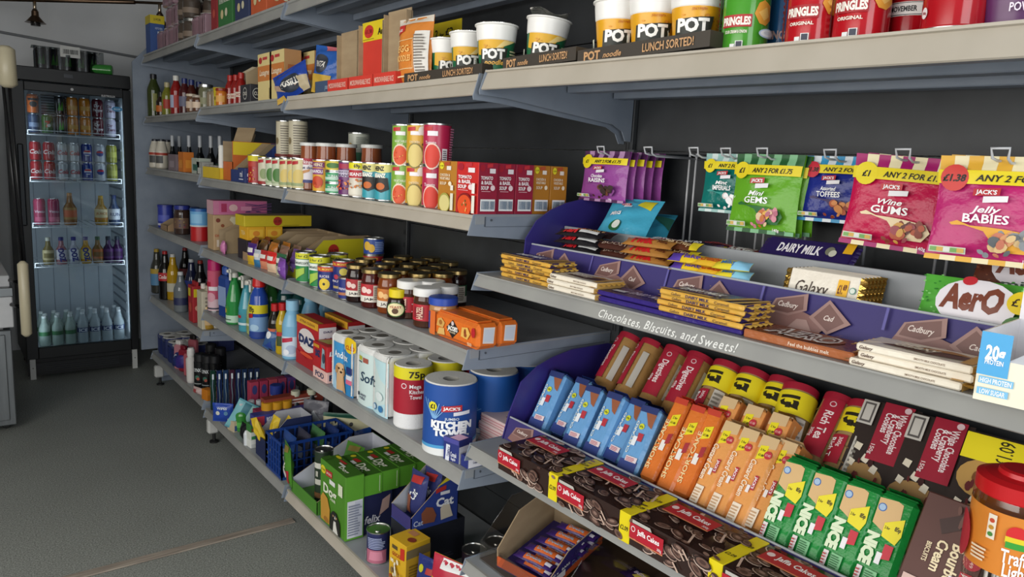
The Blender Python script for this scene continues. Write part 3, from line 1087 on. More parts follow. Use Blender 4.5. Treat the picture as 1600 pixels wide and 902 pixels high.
def peg(px, x, lab, wires=True):
    y = yat(px, x, 1.49)
    g = G()
    for s_ in (-1, 1):
        pass
    g.tube([(XP + .004, y + .009, 1.483), (x + .02, y + .009, 1.483), (x + .004, y + .010, 1.486), (x, y + .012, 1.500), (x, y - .012, 1.500), (x + .004, y - .010, 1.486), (x + .02, y - .009, 1.480), (XP + .004, y - .009, 1.480)], .0021, PEG, 8)
    g.tube([(XP - .006, y + .010, 1.493), (XP - .006, y + .010, 1.28)], .0028, PEG, 6)
    g.tube([(XP - .006, y - .010, 1.493), (XP - .006, y - .010, 1.28)], .0028, PEG, 6)
    inst('display_peg', g, (0, 0, 0), lab, 'hook', 'wire pegs for the sweets', rz=0)
    return y


PL = {'purple': (938, 1.30), 'empty': (1012, 1.30), 'bare': (1083, 1.30), 'teal': (1133, 1.31), 'green': (1190, 1.29), 'blue': (1296, 1.31), 'red': (1410, 1.26), 'pink': (1562, 1.20)}
PY = {}
for k, (px, x) in PL.items():
    what = {'empty': 'bare wire peg just right of the purple bags', 'bare': 'bare wire peg between the purple and teal bags'}.get(k, 'wire peg holding the ' + {'purple': 'purple', 'teal': 'teal', 'green': 'lime green', 'blue': 'dark blue', 'red': 'crimson', 'pink': 'magenta'}.get(k, '') + ' bags')
    PY[k] = peg(px, x, what)
BAGS = [('purple', 5, .155, .125, 1.305, 0, .030, -88), ('teal', 1, .13, .125, 1.32, 0, .02, -84), ('green', 3, .150, .158, 1.30, .0, .025, -86), ('blue', 1, .135, .125, 1.335, 0, .02, -84),
        ('red', 2, .172, .158, 1.275, .012, .035, -80), ('pink', 2, .175, .158, 1.21, 0, .03, -84)]
for k, n, w, h, x0, dy, step, rz in BAGS:
    col, back, hdr, sp = KINDS[k]
    g1 = packet(w, h, .020, col, sp, seed=len(k), flat=.07, back=back, wr=.3)
    for i in range(n):
        zt = 1.478 - h + .012
        inst('sweet_bag', g1, (x0 + i * step + .012, PY[k] + dy + .004 * (i % 2) - .004 * i, zt), DESC[k] + ', ' + (WH[i] if n > 1 else 'hanging alone on its peg'), 'bag of sweets', 'hanging ' + k + ' sweet bags' if n > 1 else None,
             rz=rz - 2 * i, tilt=5 if i == 0 else 2, roll=(3 if k == 'red' else 0) + (1.5 * (i % 2)))

# ------------------------------------------------------------------ confectionery unit on the handwriting shelf
PUR = M('#352c78', 'plas')
CHOC = ['#8a6560', '#75524d', '#9c7a74', '#a98a84']


def choc_strip(w, h, n, seed=2):
    """front strip: purple card with pairs of chocolate chunks"""
    sp = []
    per = 1 / n
    rr = random.Random(seed)
    for i in range(n):
        x = i * per
        a = per
        sp += [('r', x, .45, x + a * .02, .98, '#5d57a0') if i else ('r', 0, 0, .001, .001, '#3a3384')]
        sp += [('p', [(x + a * .06, -.0 + .1), (x + a * .2, .02), (x + a * .55, .02), (x + a * .62, .3), (x + a * .4, .5), (x + a * .1, .4)], CHOC[0]),
               ('p', [(x + a * .10, .38), (x + a * .14, .72), (x + a * .40, .98), (x + a * .42, .55), (x + a * .28, .34)], CHOC[2]),
               ('p', [(x + a * .125, .42), (x + a * .155, .70), (x + a * .37, .9), (x + a * .39, .56), (x + a * .27, .40)], CHOC[1]),
               ('p', [(x + a * .45, .40), (x + a * .58, .92), (x + a * .78, .42), (x + a * .62, .06)], CHOC[2]),
               ('p', [(x + a * .49, .42), (x + a * .585, .82), (x + a * .73, .42), (x + a * .62, .14)], CHOC[1]),
               ('p', [(x + a * .30, .05), (x + a * .36, .3), (x + a * .44, .32), (x + a * .5, .05)], CHOC[3]),
               ('t', 'Cadbury', x + a * .26, .62, .14, '#e6d6cf', {'w': .17 * a, 'sh': .3, 'rot': 0, 'b': .02}), ('t', 'Cad', x + a * .61, .47, .13, '#e6d6cf', {'sh': .3, 'b': .02, 'w': .08 * a})]
    return sp


def unit(name, y1, y0, z, xfront, hstrip, lean, side, tiers, label, n):
    parts = []
    for yy in (y1, y0):
        s = G()
        s.prism(side, lambda p: (p[0], yy + .002, p[1]), lambda p: (p[0], yy - .002, p[1]), PUR)
        parts.append(('side_panel', s))
    st = G()
    w = y1 - y0 - .006
    V = Vector((lean, 0, math.sqrt(1 - lean * lean)))
    N = Vector((-V.z, 0, lean))
    fr = fplane((xfront, y1 - .003, z + .001), (0, -1, 0), V, N)
    T = lambda q: fr(q.x, q.z, -q.y)
    st.box(0, w, 0, .004, 0, hstrip, M('#33296e'), 0, T)
    st.decals(fr, w, hstrip, choc_strip(w, hstrip, n), w0=.0003, st=.0002)
    parts.append(('printed_front_strip', st))
    e = G()
    e.box(0, w, -.001, .006, hstrip, hstrip + .004, M('#a9adb3', 'plas'), .001, T)
    parts.append(('clear_edge', e))
    for k, (pn, bx, m) in enumerate(tiers):
        t = G()
        t.box(bx[0], bx[1], y0 + .004, y1 - .004, bx[2], bx[3], m, .001)
        parts.append((pn, t))
    return inst(name, parts, (0, 0, 0), label, 'display stand', rz=0)


side = [(1.125, 1.191), (1.13, 1.27), (1.162, 1.314), (1.205, 1.340), (1.253, 1.357), (1.351, 1.376), (1.46, 1.392), (1.46, 1.191)]
unit('sweet_display_unit', 1.395, .302, 1.191, 1.128, .066, .28, side,
     [('trough_floor', (1.152, 1.25, 1.222, 1.226), MSHELF), ('riser', (1.25, 1.256, 1.192, 1.300), MSHELF), ('upper_tier', (1.2565, 1.455, 1.270, 1.274), MSHELF)],
     'two-tier sweets display with blue purple sides and chocolate picture strip on the handwriting shelf', 5)
side = [(1.088, .768), (1.105, .83), (1.139, .907), (1.19, .942), (1.241, .960), (1.307, .973), (1.44, .975), (1.46, .97), (1.46, .768)]
unit('biscuit_display_unit', 1.395, .18, .768, 1.090, .054, .30, side,
     [('trough_floor', (1.112, 1.235, .7685, .772), MSHELF), ('riser', (1.235, 1.240, .769, .842), MSHELF), ('upper_tier', (1.2405, 1.455, .830, .834), MSHELF)],
     'two-tier biscuit display with dark purple sides and chocolate picture strip above the brown boxes', 5)

# chocolate on the shelf in front of the unit
ZC = 1.1905
GOLD = '#d9a94a'
gold = bar(.178, .075, .0095, '#2e2058', GOLD, [('t', 'Cadbury', .22, .5, .5, '#7a5a2e', {'w': .12, 'sh': .2}), ('t', 'DAIRY MILK', .48, .5, .55, '#3c2a55', {'w': .28}), ('t', 'Caramel', .76, .5, .5, '#7a5a2e', {'w': .16})], endcol='#e0b75c',
           tp=[('p', [(.7, 0), (.78, 0), (.9, 1), (.8, 1)], GOLD), ('p', [(.86, 0), (.93, 0), (1, .6), (1, 1), (.96, 1)], GOLD), ('r', 0, 0, .62, .16, GOLD), ('t', 'DAIRY MILK', .38, .5, .26, '#fff', {'w': .5, 'b': .04})],
           re=[('p', [(.0, 0), (.25, 0), (.35, 1), (.1, 1)], '#2e2058'), ('p', [(.5, 0), (.7, 0), (.8, 1), (.6, 1)], '#2e2058')])
white = bar(.146, .075, .0105, '#e9e0cf', '#ece3d2', [('t', 'Galaxy', .10, .55, .45, '#5a4030', {'w': .13, 'sh': .3}), ('t', 'SMOOTH MILK CHOCOLATE', .66, .5, .28, '#8a7460', {'w': .26})], endcol='#c79a4a',
            tp=[('p', [(.15, .35), (.5, .75), (.95, .55), (1, .3), (.6, .2)], '#4a2c1c'), ('p', [(.3, .5), (.7, .8), (.95, .62)], '#a87838'), ('t', 'Galaxy', .45, .55, .3, '#efe6d4', {'w': .4, 'sh': .3}), ('p', [(.9, 0), (1, 0), (1, 1), (.9, 1)], '#c79a4a')],
            re=[('r', 0, 0, 1, 1, '#c9a056')])
purp = bar(.168, .08, .0095, '#2c1f5a', '#37297a', endcol='#2c1f5a', tp=[('r', .1, .3, .3, .5, '#d8d4e0'), ('t', 'DAIRY MILK', .6, .5, .3, '#d8c9e0', {'w': .5}), ('p', [(.6, .6), (.98, .7), (.95, .98), (.7, .9)], '#6b4436')])
cop = bar(.18, .085, .014, '#7a4028', '#a8643e', [('t', 'Feel the bubbles melt', .62, .5, .4, '#f0dcc8', {'w': .36, 'b': .01})], endcol='#9a5836',
          tp=[('c', .5, .5, .3, '#8c4a2c', .4), ('t', 'AERO', .45, .5, .55, '#efe6e2', {'w': .62, 'b': .08, 'sh': .1}), ('t', 'AERO', .45, .5, .5, '#5a2a1a', {'w': .58, 'b': .0, 'sh': .1})] + blobs(12, .05, .1, .95, .9, .02, ['#8c5030', '#6a3420'], 2))


def stack(parts, xx, y, n, t, label, cat, group, rzs, name='chocolate_bar', z0=ZC, jit=.004):
    for i in range(n):
        q = 'bottom of' if i == 0 else ('top of' if i == n - 1 else ORD[i] + ' up in')
        inst(name, parts, (xx + jit * ((i * 7) % 3 - 1), y + jit * ((i * 5) % 3 - 1), z0 + i * (t + .0006)), label % q, cat, group, rz=rzs + 1.0 * ((i * 3) % 3 - 1))


def ymid(a, b, x):
    return (yat(a, x, 1.2) + yat(b, x, 1.2)) / 2


stack(gold, 1.028, 1.265, 5, .0095, 'gold-edged chocolate bar, %s the five at the left end of the shelf', 'chocolate bar', 'gold bars in the left stack', -90, jit=.006)
stack(white, 1.012, 1.097, 3, .0105, 'cream white chocolate bar, %s the three beside the left gold bars', 'chocolate bar', 'white bars in the left stack', -90)
stack(purp, 1.018, .940, 2, .0095, 'purple chocolate bar, %s the pair between white and gold stacks', 'chocolate bar', 'purple bars in the pair', -90)
inst('chocolate_bar', purp, (1.012, .770, ZC), 'purple chocolate bar under the right-hand stack of gold bars', 'chocolate bar', rz=-90)
stack(gold, 1.010, .775, 4, .0095, 'gold-edged chocolate bar, %s the four below the handwriting end', 'chocolate bar', 'gold bars in the right stack', -90, z0=ZC + .0105, jit=.004)
inst('chocolate_bar', cop, (1.008, .590, ZC), 'copper brown chocolate bar lying alone on the shelf edge', 'chocolate bar', rz=-89)
for i, (xx, yy) in enumerate(((.998, .428), (1.004, .419), (1.002, .421))):
    inst('chocolate_bar', white, (xx, yy, ZC + i * .0112), 'cream white chocolate bar, %s the three near the right edge' % ('bottom of', 'second up in', 'top of')[i], 'chocolate bar', 'white bars in the right stack', rz=-90 + i)

# cut-open protein bar carton at the right edge
g = G()
C1 = M('#f3ecd6')
w, d, h = .12, .15, .084
g.box(-w / 2, w / 2, 0, d, 0, .002, C1)
g.box(-w / 2, w / 2, 0, .002, .002, h * .62, {'': C1, 'b': M('#e9e7ea')})
g.box(-w / 2, -w / 2 + .03, 0, .002, h * .62, h, {'': M('#f3f1ee'), 'b': M('#e9e7ea')})
g.box(-w / 2, -w / 2 + .002, .002, d, .002, h, {'': C1, 'r': M('#e9e7ea')})
g.box(w / 2 - .002, w / 2, .002, d, .002, h, {'': C1, 'l': M('#e9e7ea')})
g.box(-w / 2, w / 2, d - .002, d, .002, h * 1.5, {'': C1, 'f': M('#eceaf0')})
g.add([(-w / 2 + .03, 0, h * .62), (-w / 2 + .05, .025, h * .8), (w / 2 - .01, .03, h * .78), (w / 2, 0, h * .62)], [(0, 1, 2, 3), (3, 2, 1, 0)], M('#dfe2e8'))
g.decals(fplane((-w / 2, 0, 0), (1, 0, 0), (0, 0, 1), (0, -1, 0)), w, h, [('r', 0, .38, .27, 1, '#4aa8e0'), ('t', '20g', .14, .72, .2, '#fff', {'w': .17, 'b': .04}), ('t', 'PROTEIN', .14, .58, .07, '#fff', {'w': .16}), ('r', .03, .26, .33, .36, '#7cc0e8'),
                                                                             ('t', 'HIGH PROTEIN', .18, .31, .07, '#fff', {'w': .27}), ('r', .03, .10, .30, .20, '#7cc0e8'), ('t', 'LOW SUGAR', .165, .15, .07, '#fff', {'w': .22}), ('t', 'GRENADE', .74, .2, .2, '#e08a3a', {'w': .48, 'b': .06})])
inst('open_carton', g, (.985, .275, ZC), 'cut-open cream carton with blue corner panel at the right edge of the shelf', 'carton', rz=-86)


# bars in the trough
def flow(w, d, t, col, sp=None, k='film', seed=1, ec=None):
    fr, bk = pillow(w, d, t, seed=seed, flat=.03, wr=.18)
    L = lambda f: (lambda u, v, o: (lambda q: Vector((q.x, q.z, t / 2 - q.y * 1.0)))(f(u, v, o)))
    g = G()
    F, B = L(fr), L(bk)
    g.grid(lambda a, b: F(a * w, b * d, 0), 18, 8, M(col, k))
    g.grid(lambda a, b: B(a * w, b * d, 0), 18, 8, M(col, k), flip=True)
    if sp:
        g.decals(F, w, d, sp, L=.008, w0=.0009, st=.0003)
    return g


ZT = 1.2265
BR = [
    (905, 1.165, 3, '#1c1a1e', [('t', 'Mars', .3, .5, .5, '#d8262e', {'w': .3, 'b': .05}), ('r', .5, .3, .9, .7, '#e8e8e8')], 'black chocolate bar with red letters', .13, .03, -84),
    (925, 1.20, 3, '#2a1c1c', [('t', 'DOUBLE', .5, .5, .35, '#c9a46a', {'w': .6}), ('p', [(0, 0), (.2, 0), (.3, 1), (0, 1)], '#d8701e')], 'dark brown bar with orange end', .12, .03, -90),
    (962, 1.18, 2, '#4a2a22', [('t', 'BOOST', .5, .5, .4, '#b8a090', {'w': .6}), ('r', 0, 0, .06, 1, '#a88a6a')], 'brown chocolate bar with pale letters', .13, .03, -92),
    (1010, 1.17, 3, '#b07a3c', [('t', 'Twix', .4, .5, .62, '#c81e22', {'w': .5, 'b': .06, 'sh': .15}), ('t', 'Xtra', .8, .5, .3, '#5a1a12', {'w': .2})], 'caramel gold bar with red letters', .12, .032, -86),
    (1050, 1.205, 3, '#5e3420', [('t', 'Toffee Crisp', .5, .5, .42, '#e8c89a', {'w': .7, 'sh': .2}), ('r', .85, 0, 1, 1, '#e6d02a')], 'brown bar with yellow end', .12, .032, -88),
    (1080, 1.165, 2, '#e6c42a', [('t', 'Flake', .5, .5, .5, '#5a3fa8', {'w': .5}), ('r', 0, 0, .3, 1, '#5a3fa8')], 'yellow and violet bar', .09, .03, -80),
    (1112, 1.165, 2, '#e8b832', [('t', 'Crunchie', .5, .5, .45, '#c8441e', {'w': .6}), ('p', [(.7, 0), (1, 0), (1, 1), (.8, 1)], '#e8e030')], 'golden yellow bar with orange letters', .09, .03, -95),
    (1145, 1.165, 2, '#e6d43a', [('p', [(.5, 0), (1, 0), (1, 1), (.7, 1)], '#8cc9e8'), ('t', 'Milky', .4, .5, .4, '#3a7ac0', {'w': .4})], 'yellow bar with pale blue end', .07, .03, -75)]
for bi, (px, x, n, col, sp, lab, w_, d_, rz) in enumerate(BR):
    fg = flow(w_, d_, .016, col, sp, seed=bi)
    for i in range(n + 1):
        inst('snack_bar', fg, (x - .012 + .004 * (i % 2), yat(px, x, 1.24), ZT + .004 + i * .0175), lab + ' in the lower trough, ' + ('bottom of its pile' if i == 0 else ('top of its pile' if i == n else ORD[i] + ' up in its pile')), 'snack bar', 'bars in the sweets trough', rz=rz + 2 * i, tilt=-24)

# upright cream bars with gold foil
gal = bar(.118, .008, .068, '#efe6d6', '#f0e8da', endcol='#c79a4a', ft=None)
GF = [('t', 'Galaxy', .36, .55, .34, '#3e2c20', {'w': .48, 'sh': .25, 'b': .005}), ('p', [(.6, 0), (.66, .22), (.8, .36), (.98, .3), (1, 0)], '#e0962e'), ('p', [(.72, 0), (.78, .2), (.9, .24), (1, .12), (1, 0)], '#7a4420'),
      ('r', .72, .36, .87, .86, '#f2b81e'), ('t', '£1.', .77, .62, .22, '#6a2a10', {'w': .07, 'b': .04}), ('t', '69', .83, .68, .14, '#6a2a10', {'w': .05, 'b': .04}), ('c', .94, .62, .045, '#4a8c7e'), ('c', .94, .62, .035, '#dfe8dc')]
for i in range(6):
    g = G()
    g.box(-.062, .062, 0, .008, 0, .066, M('#efe7d8', 'film'), .0015)
    if i == 0:
        g.decals(fface(-.062, .062, 0, .008, 0, .066, 'f')[0], .124, .066, GF)
    ends = []
    for sx in (-1, 1):
        s = G()
        n = 12
        vs = []
        for q in range(n + 1):
            zz = .001 + .064 * q / n
            vs += [(sx * .062, .001, zz), (sx * .073, .004 + .0015 * (-1) ** q, zz), (sx * .062, .0078, zz)]
        fs = [(3 * q, 3 * q + 3, 3 * q + 4, 3 * q + 1) for q in range(n)] + [(3 * q + 1, 3 * q + 4, 3 * q + 5, 3 * q + 2) for q in range(n)]
        s.add(vs, fs + [f[::-1] for f in fs], M('#c9a050', 'foil'))
        ends.append(('foil_end', s))
    inst('chocolate_bar', [('wrapper', g)] + ends, (1.168 + i * .0105, .652 - i * .001, ZT), 'cream chocolate bar with gold foil ends standing in the trough, ' + ('front of its row' if i == 0 else ('back of its row' if i == 5 else ORD[i] + ' from the front')), 'chocolate bar', 'upright cream bars', rz=-90, tilt=14)


def aero(bg, bub, letter, sub, dark):
    return [('r', 0, 0, 1, 1, bg)] + blobs(46, 0, 0, .28, 1, .016, [bub, dark], 6) + blobs(20, .75, .5, 1, 1, .016, [bub, dark], 7) + \
        [('c', .55, .5, .34, '#e9e4ea', .42), ('t', 'AerO', .52, .58, .42, letter, {'w': .52, 'b': .05, 'sh': .08}), ('c', .46, .88, .06, '#c9303a', .09), ('t', sub, .52, .17, .13, '#2a4a2a', {'w': .36})]


ag = packet(.165, .085, .022, '#5ab84a', aero('#58b53e', '#8cd87a', '#7a3a24', 'peppermint', '#2f8a2a') + [('c', .90, .62, .10, '#efd21c', .2), ('t', '£1.', .9, .62, .14, '#3a2a10'), ('c', .92, .18, .12, '#4a7a3a', .2)], seed=3, flat=.02)
inst('chocolate_bar', ag, (1.195, .425, ZT), 'green peppermint chocolate bar with brown letters leaning in the trough', 'chocolate bar', rz=-90, tilt=20)
ag2 = packet(.165, .085, .022, '#6a3420', aero('#6a3420', '#8c5030', '#7a3a24', 'milk', '#4a2214'), seed=4, flat=.02)
inst('chocolate_bar', ag2, (1.30, .395, 1.2745), 'brown bubbly chocolate bar with pale oval on the upper tier at right', 'chocolate bar', rz=-90, tilt=25)
# upper tier
ZU = 1.2745
U = [(965, 1.275, '#49a9c9', [('p', [(.6, .8), (.9, .7), (.9, .95), (.65, .95)], '#e0d230')] + logo(.4, .75, .09) + [('t', 'Mints', .3, .55, .1, '#fff', {'w': .25}), ('c', .38, .28, .13, '#1f6a3a', .12), ('c', .4, .3, .09, '#e9efe6', .09)], .15, .125, 'light blue sweet bag slumped on the upper tier at left', -84, 38),
     (1000, 1.34, '#3a9ab8', [('p', [(.6, .7), (1, .8), (1, .4)], '#2a6a5a')], .13, .10, 'light blue sweet bag lying behind the first one', -70, 50)]
for px, x, col, sp, w_, h_, lab, rz, tl in U:
    inst('sweet_bag', packet(w_, h_, .035, col, sp, seed=px, wr=.35), (x, yat(px, x, 1.31), ZU + .004), lab, 'bag of sweets', rz=rz, tilt=tl)
UB = [(1035, 1.275, '#b01e30', [('t', 'Maltesers', .5, .5, .4, '#fff', {'w': .7})], .15, .045, 'red snack bag lying flat on the upper tier', -92),
      (1075, 1.29, '#241a38', [('r', 0, .2, .3, .8, '#d8d8e0'), ('t', 'Oreo', .5, .5, .4, '#fff', {'w': .3})], .15, .045, 'dark violet bar beside the red snack bag', -88),
      (1105, 1.30, '#3a1a24', [('t', 'Bournville', .5, .6, .4, '#c8404a', {'w': .7, 'sh': .2})], .15, .05, 'dark red-lettered bar on the upper tier', -90),
      (1125, 1.275, '#d9c42a', [('t', 'Flake', .4, .5, .4, '#4a2a7a', {'w': .4})], .06, .04, 'small yellow packet at the end of the dark bars', -60),
      (1150, 1.275, '#8c1a20', [('t', 'KitKat', .5, .5, .5, '#f0e8e8', {'w': .5, 'sh': .2, 'b': .04}), ('r', .85, 0, 1, 1, '#e0cc30')], .13, .05, 'red wafer bar with yellow end below the green bags', -90)]
for i, (px, x, col, sp, w_, d_, lab, rz) in enumerate(UB):
    inst('snack_bar', flow(w_, d_, .020, col, sp, seed=i + 20), (x, yat(px, x, 1.285), ZU + .001), lab, 'snack bar', rz=rz, tilt=-8)
dm = bar(.175, .05, .012, '#2a1f52', '#2a1f52', endcol='#2a1f52', tp=[('t', 'DAIRY MILK', .42, .5, .42, '#efeaf2', {'w': .5, 'b': .03}), ('c', .76, .55, .05, '#7a7a68', .2), ('c', .8, .45, .04, '#c9c9b8', .16), ('p', [(.9, .5), (1, .5), (1, 1), (.9, 1)], '#e8b01e')])
inst('chocolate_bar', dm, (1.268, yat(1258, 1.275, 1.30), ZU + .014), 'dark purple bar with white letters standing on the upper tier', 'chocolate bar', rz=-90, tilt=-45)
mm = bar(.16, .05, .012, '#4a1a1c', '#5a2022', endcol='#4a1a1c', tp=[('t', 'Dark', .5, .5, .3, '#c0a0a0', {'w': .3})])
inst('chocolate_bar', mm, (1.30, .60, ZU + .001), 'thin dark red bar lying flat below the crimson bags', 'chocolate bar', rz=-90)

# ------------------------------------------------------------------ biscuits in the lower unit
ZB = .799
TL = 33


def lean(px, py, x=1.15, z=None):
    return yat(px, x, .82)


bl = brick(.056, .050, .16, '#6fa4d6', [('r', 0, .0, 1, .16, '#2a3f86'), ('r', 0, .9, 1, 1, '#24346e'), ('p', [(.4, .9), (1, .9), (1, .68), (.75, .72)], '#9a5a3a'), ('c', .45, .68, .15, '#d9dc2e'), ('t', '69p', .45, .68, .03, '#33401a', {'w': .2}),
                                              ('p', [(.45, .46), (.75, .46), (.75, .58), (.45, .58)], '#b8303e'), ('r', .25, .38, .48, .52, '#e9eef4'), ('t', 'CUSTARD', .2, .5, .12, '#e8e8d8', {'rot': 90, 'w': .5}), ('r', .3, .14, .95, .22, '#e8d8dc')] + rows(.35, .15, .9, .21, 3, '#b04a5a'), end='#24346e', n=2)
for i, (px, x, rz, rl, t) in enumerate(((834, 1.145, -84, 3, 32), (868, 1.165, -92, 6, 34), (888, 1.14, -86, 4, 33), (920, 1.145, -90, 3, 31), (950, 1.16, -94, 4, 34), (976, 1.145, -86, 5, 33))):
    inst('biscuit_pack', bl, (x, yat(px, x, .82), ZB), 'light blue biscuit pack with a yellow spot, %s in the front row' % onth(i, 6), 'pack of biscuits', 'blue packs in the front row', rz=rz, tilt=t, roll=-rl * .3)
orr = brick(.042, .06, .2, '#e07a34', [('r', 0, .93, 1, 1, '#c8402a'), ('p', [(.35, .78), (.9, .82), (.9, .68), (.35, .64)], '#efdf1e'), ('t', '2 for', .62, .76, .03, '#3a3010', {'w': .35}), ('t', '£1.80', .62, .70, .025, '#3a3010', {'w': .35}),
                                        ('t', 'SHORTCAKE', .22, .42, .3, '#f0d9a0', {'rot': 90, 'w': .6, 'b': .02}), ('r', .45, .36, .8, .48, '#f0ece6'), ('p', [(.7, .44), (1, .46), (1, .58), (.7, .56)], '#a82a34')], k='film', end='#c8402a')
for i, (px, x) in enumerate(((1008, 1.15), (1034, 1.14), (1060, 1.15))):
    inst('biscuit_pack', orr, (x, yat(px, x, .82), ZB), 'deep orange biscuit pack with red top, %s of three' % onth(i, 3), 'pack of biscuits', 'deep orange packs', rz=-88 + i, tilt=34, roll=0)
cu = brick(.046, .06, .19, '#e9a25c', [('p', [(0, .85), (1, .88), (1, 1), (0, 1)], '#d9b98a'), ('p', [(.15, .72), (.6, .76), (.6, .9), (.15, .88)], '#efdf1e'), ('t', '2 for', .38, .84, .025, '#3a3010', {'w': .3}), ('t', '£1.80', .38, .78, .025, '#3a3010', {'w': .3}), ('c', .75, .80, .22, '#c22e3c'),
                                          ('t', '£1.05', .75, .80, .025, '#f0c8c0', {'w': .3}), ('t', 'Custard Cream', .2, .50, .32, '#fbe9cf', {'rot': -90, 'w': .42, 'sh': .2}), ('r', .62, .40, .82, .56, '#b8283a'), ('t', "JACK'S", .72, .48, .14, '#fff', {'rot': -90, 'w': .13}), ('r', .42, .36, .6, .44, '#f3ecea'), ('r', .1, .02, .6, .22, '#f2e2cc')] + rows(.14, .04, .56, .2, 5, '#c9a27a'),
           r=[('r', 0, 0, 1, 1, '#e59a52'), ('r', .3, .5, .4, .95, '#f0c088')], end='#d9b98a')
for i, (px, x) in enumerate(((1080, 1.13), (1108, 1.128), (1138, 1.125), (1166, 1.135))):
    inst('biscuit_pack', cu, (x + .012, yat(px, x, .82), ZB), 'pale orange biscuit pack with a red spot, %s of four in front' % onth(i, 4), 'pack of biscuits', 'pale orange packs', rz=-90, tilt=34)
for i, px in enumerate((1105, 1145, 1185)):
    inst('biscuit_pack', cu, (1.195, yat(px, 1.205, .9) + .02, ZB + .03), 'pale orange biscuit pack behind the front four, %s of three' % onth(i, 3), 'pack of biscuits', 'pale orange packs', rz=-90, tilt=34)
nc = brick(.064, .055, .165, '#1d8a3c', [('p', [(.02, .66), (.0, .93), (.55, .95), (.72, .93), (.8, .66), (.55, .58)], '#dcb67e'), ('c', .16, .84, .13, '#3a6ab0'), ('c', .16, .84, .1, '#a8c4e0'), ('p', [(.4, .56), (.38, .70), (.9, .80), (.95, .62), (.85, .52)], '#efdf1e'),
                                         ('t', '2 for', .5, .66, .03, '#3a3010', {'w': .16}), ('t', '85p', .8, .68, .045, '#3a3010', {'w': .18, 'b': .03}), ('t', 'NICE', .2, .40, .34, '#dfeecb', {'rot': -90, 'w': .34, 'b': .07}), ('p', [(.6, .34), (.86, .36), (.86, .5), (.6, .5)], '#c8283a'), ('r', .46, .28, .62, .40, '#f0eef0'),
                                         ('r', .05, .0, .22, .2, '#e6dcdc'), ('r', .32, .04, .68, .2, '#7fc08a')] + rows(.34, .05, .66, .19, 6, '#2a6a3a') + rows(.07, .02, .2, .18, 5, '#b03a3a'), r=[('r', .4, 0, .6, 1, '#2a9a4a')], end='#15702e')
for i, px in enumerate((1204, 1251, 1301, 1354)):
    inst('biscuit_pack', nc, (1.135, yat(px, 1.135, .82), ZB), 'green biscuit pack with white letters, %s of four' % onth(i, 4), 'pack of biscuits', 'green packs', rz=-92, tilt=26)
inst('biscuit_pack', nc, (1.125, yat(1400, 1.13, .80), ZB), 'green biscuit pack slumped low beside the brown carton', 'pack of biscuits', rz=-92, tilt=55)
bo = carton(.10, .055, .20, '#5a3730', [('p', [(.28, .82), (.62, .93), (.72, .84), (.38, .72)], '#3c211c'), ('t', 'Bourbon', .66, .52, .17, '#f0dfb8', {'rot': -90, 'w': .34, 'b': .03, 'sh': .1}), ('t', 'Cream', .45, .56, .15, '#f0dfb8', {'rot': -90, 'w': .24, 'b': .03, 'sh': .1}), ('t', 'BISCUITS', .27, .56, .07, '#f0dfb8', {'rot': -90, 'w': .15}),
                                         ('c', .88, .62, .13, '#b8283a', .07), ('t', '£1.49', .88, .62, .05, '#f0c0b8', {'rot': -90, 'w': .1}), ('r', .78, .40, .94, .52, '#b8283a'), ('t', "JACK'S", .86, .46, .08, '#fff', {'rot': -90, 'w': .1}), ('r', .66, .34, .78, .46, '#f0e6ea'), ('r', .08, .05, .3, .35, '#d8b8ae')] + blobs(6, .5, .85, .95, .98, .06, ['#4a2a22', '#6a443a'], 3), bev=.002,
            r=[('r', 0, .3, 1, .7, '#4a2c26')])
inst('biscuit_carton', bo, (1.10, yat(1432, 1.10, .80), ZB), 'dark brown biscuit carton with cream slanted writing in the front row', 'carton', rz=-92, tilt=28)

# back row
ZR = .8755
CK = '#a8814e'


def dig(price=None, title='Digestives', wt='400g', red='#a81c34', body=CK):
    sp = [('r', 0, .92, 1, 1, red)]
    sp += [('p', [(.1, .3 + .15 * i), (.4, .36 + .15 * i), (.7, .30 + .15 * i), (.7, .31 + .15 * i), (.4, .375 + .15 * i), (.1, .315 + .15 * i)], '#7a5a32') for i in range(4)]
    if price:
        sp += [('r', 0, .64, 1, .90, '#ecd91e'), ('t', price, .44, .77, .26, '#2a2410', {'rot': 90, 'w': .15, 'b': .06}), ('r', .22, .30, .5, .60, red), ('t', wt, .42, .52, .06, '#f0d8d8', {'rot': -90, 'w': .1}), ('t', title[:6], .30, .46, .1, '#fff', {'rot': -90, 'w': .2}), ('r', .58, .2, .75, .62, '#cfcac0')] + rows(.6, .22, .73, .6, 8, '#8a857a')
    else:
        sp += [('r', .34, .3, .68, .93, red), ('t', title, .53, .62, .13, '#f4e6e6', {'rot': -90, 'w': .32, 'b': .02}), ('c', .53, .86, .05, '#e6c8cc'), ('c', .53, .86, .035, red), ('t', wt, .40, .52, .06, '#f0d8d8', {'rot': -90, 'w': .1}), ('r', .78, .3, .9, .8, '#b9b4aa')]
    return sp


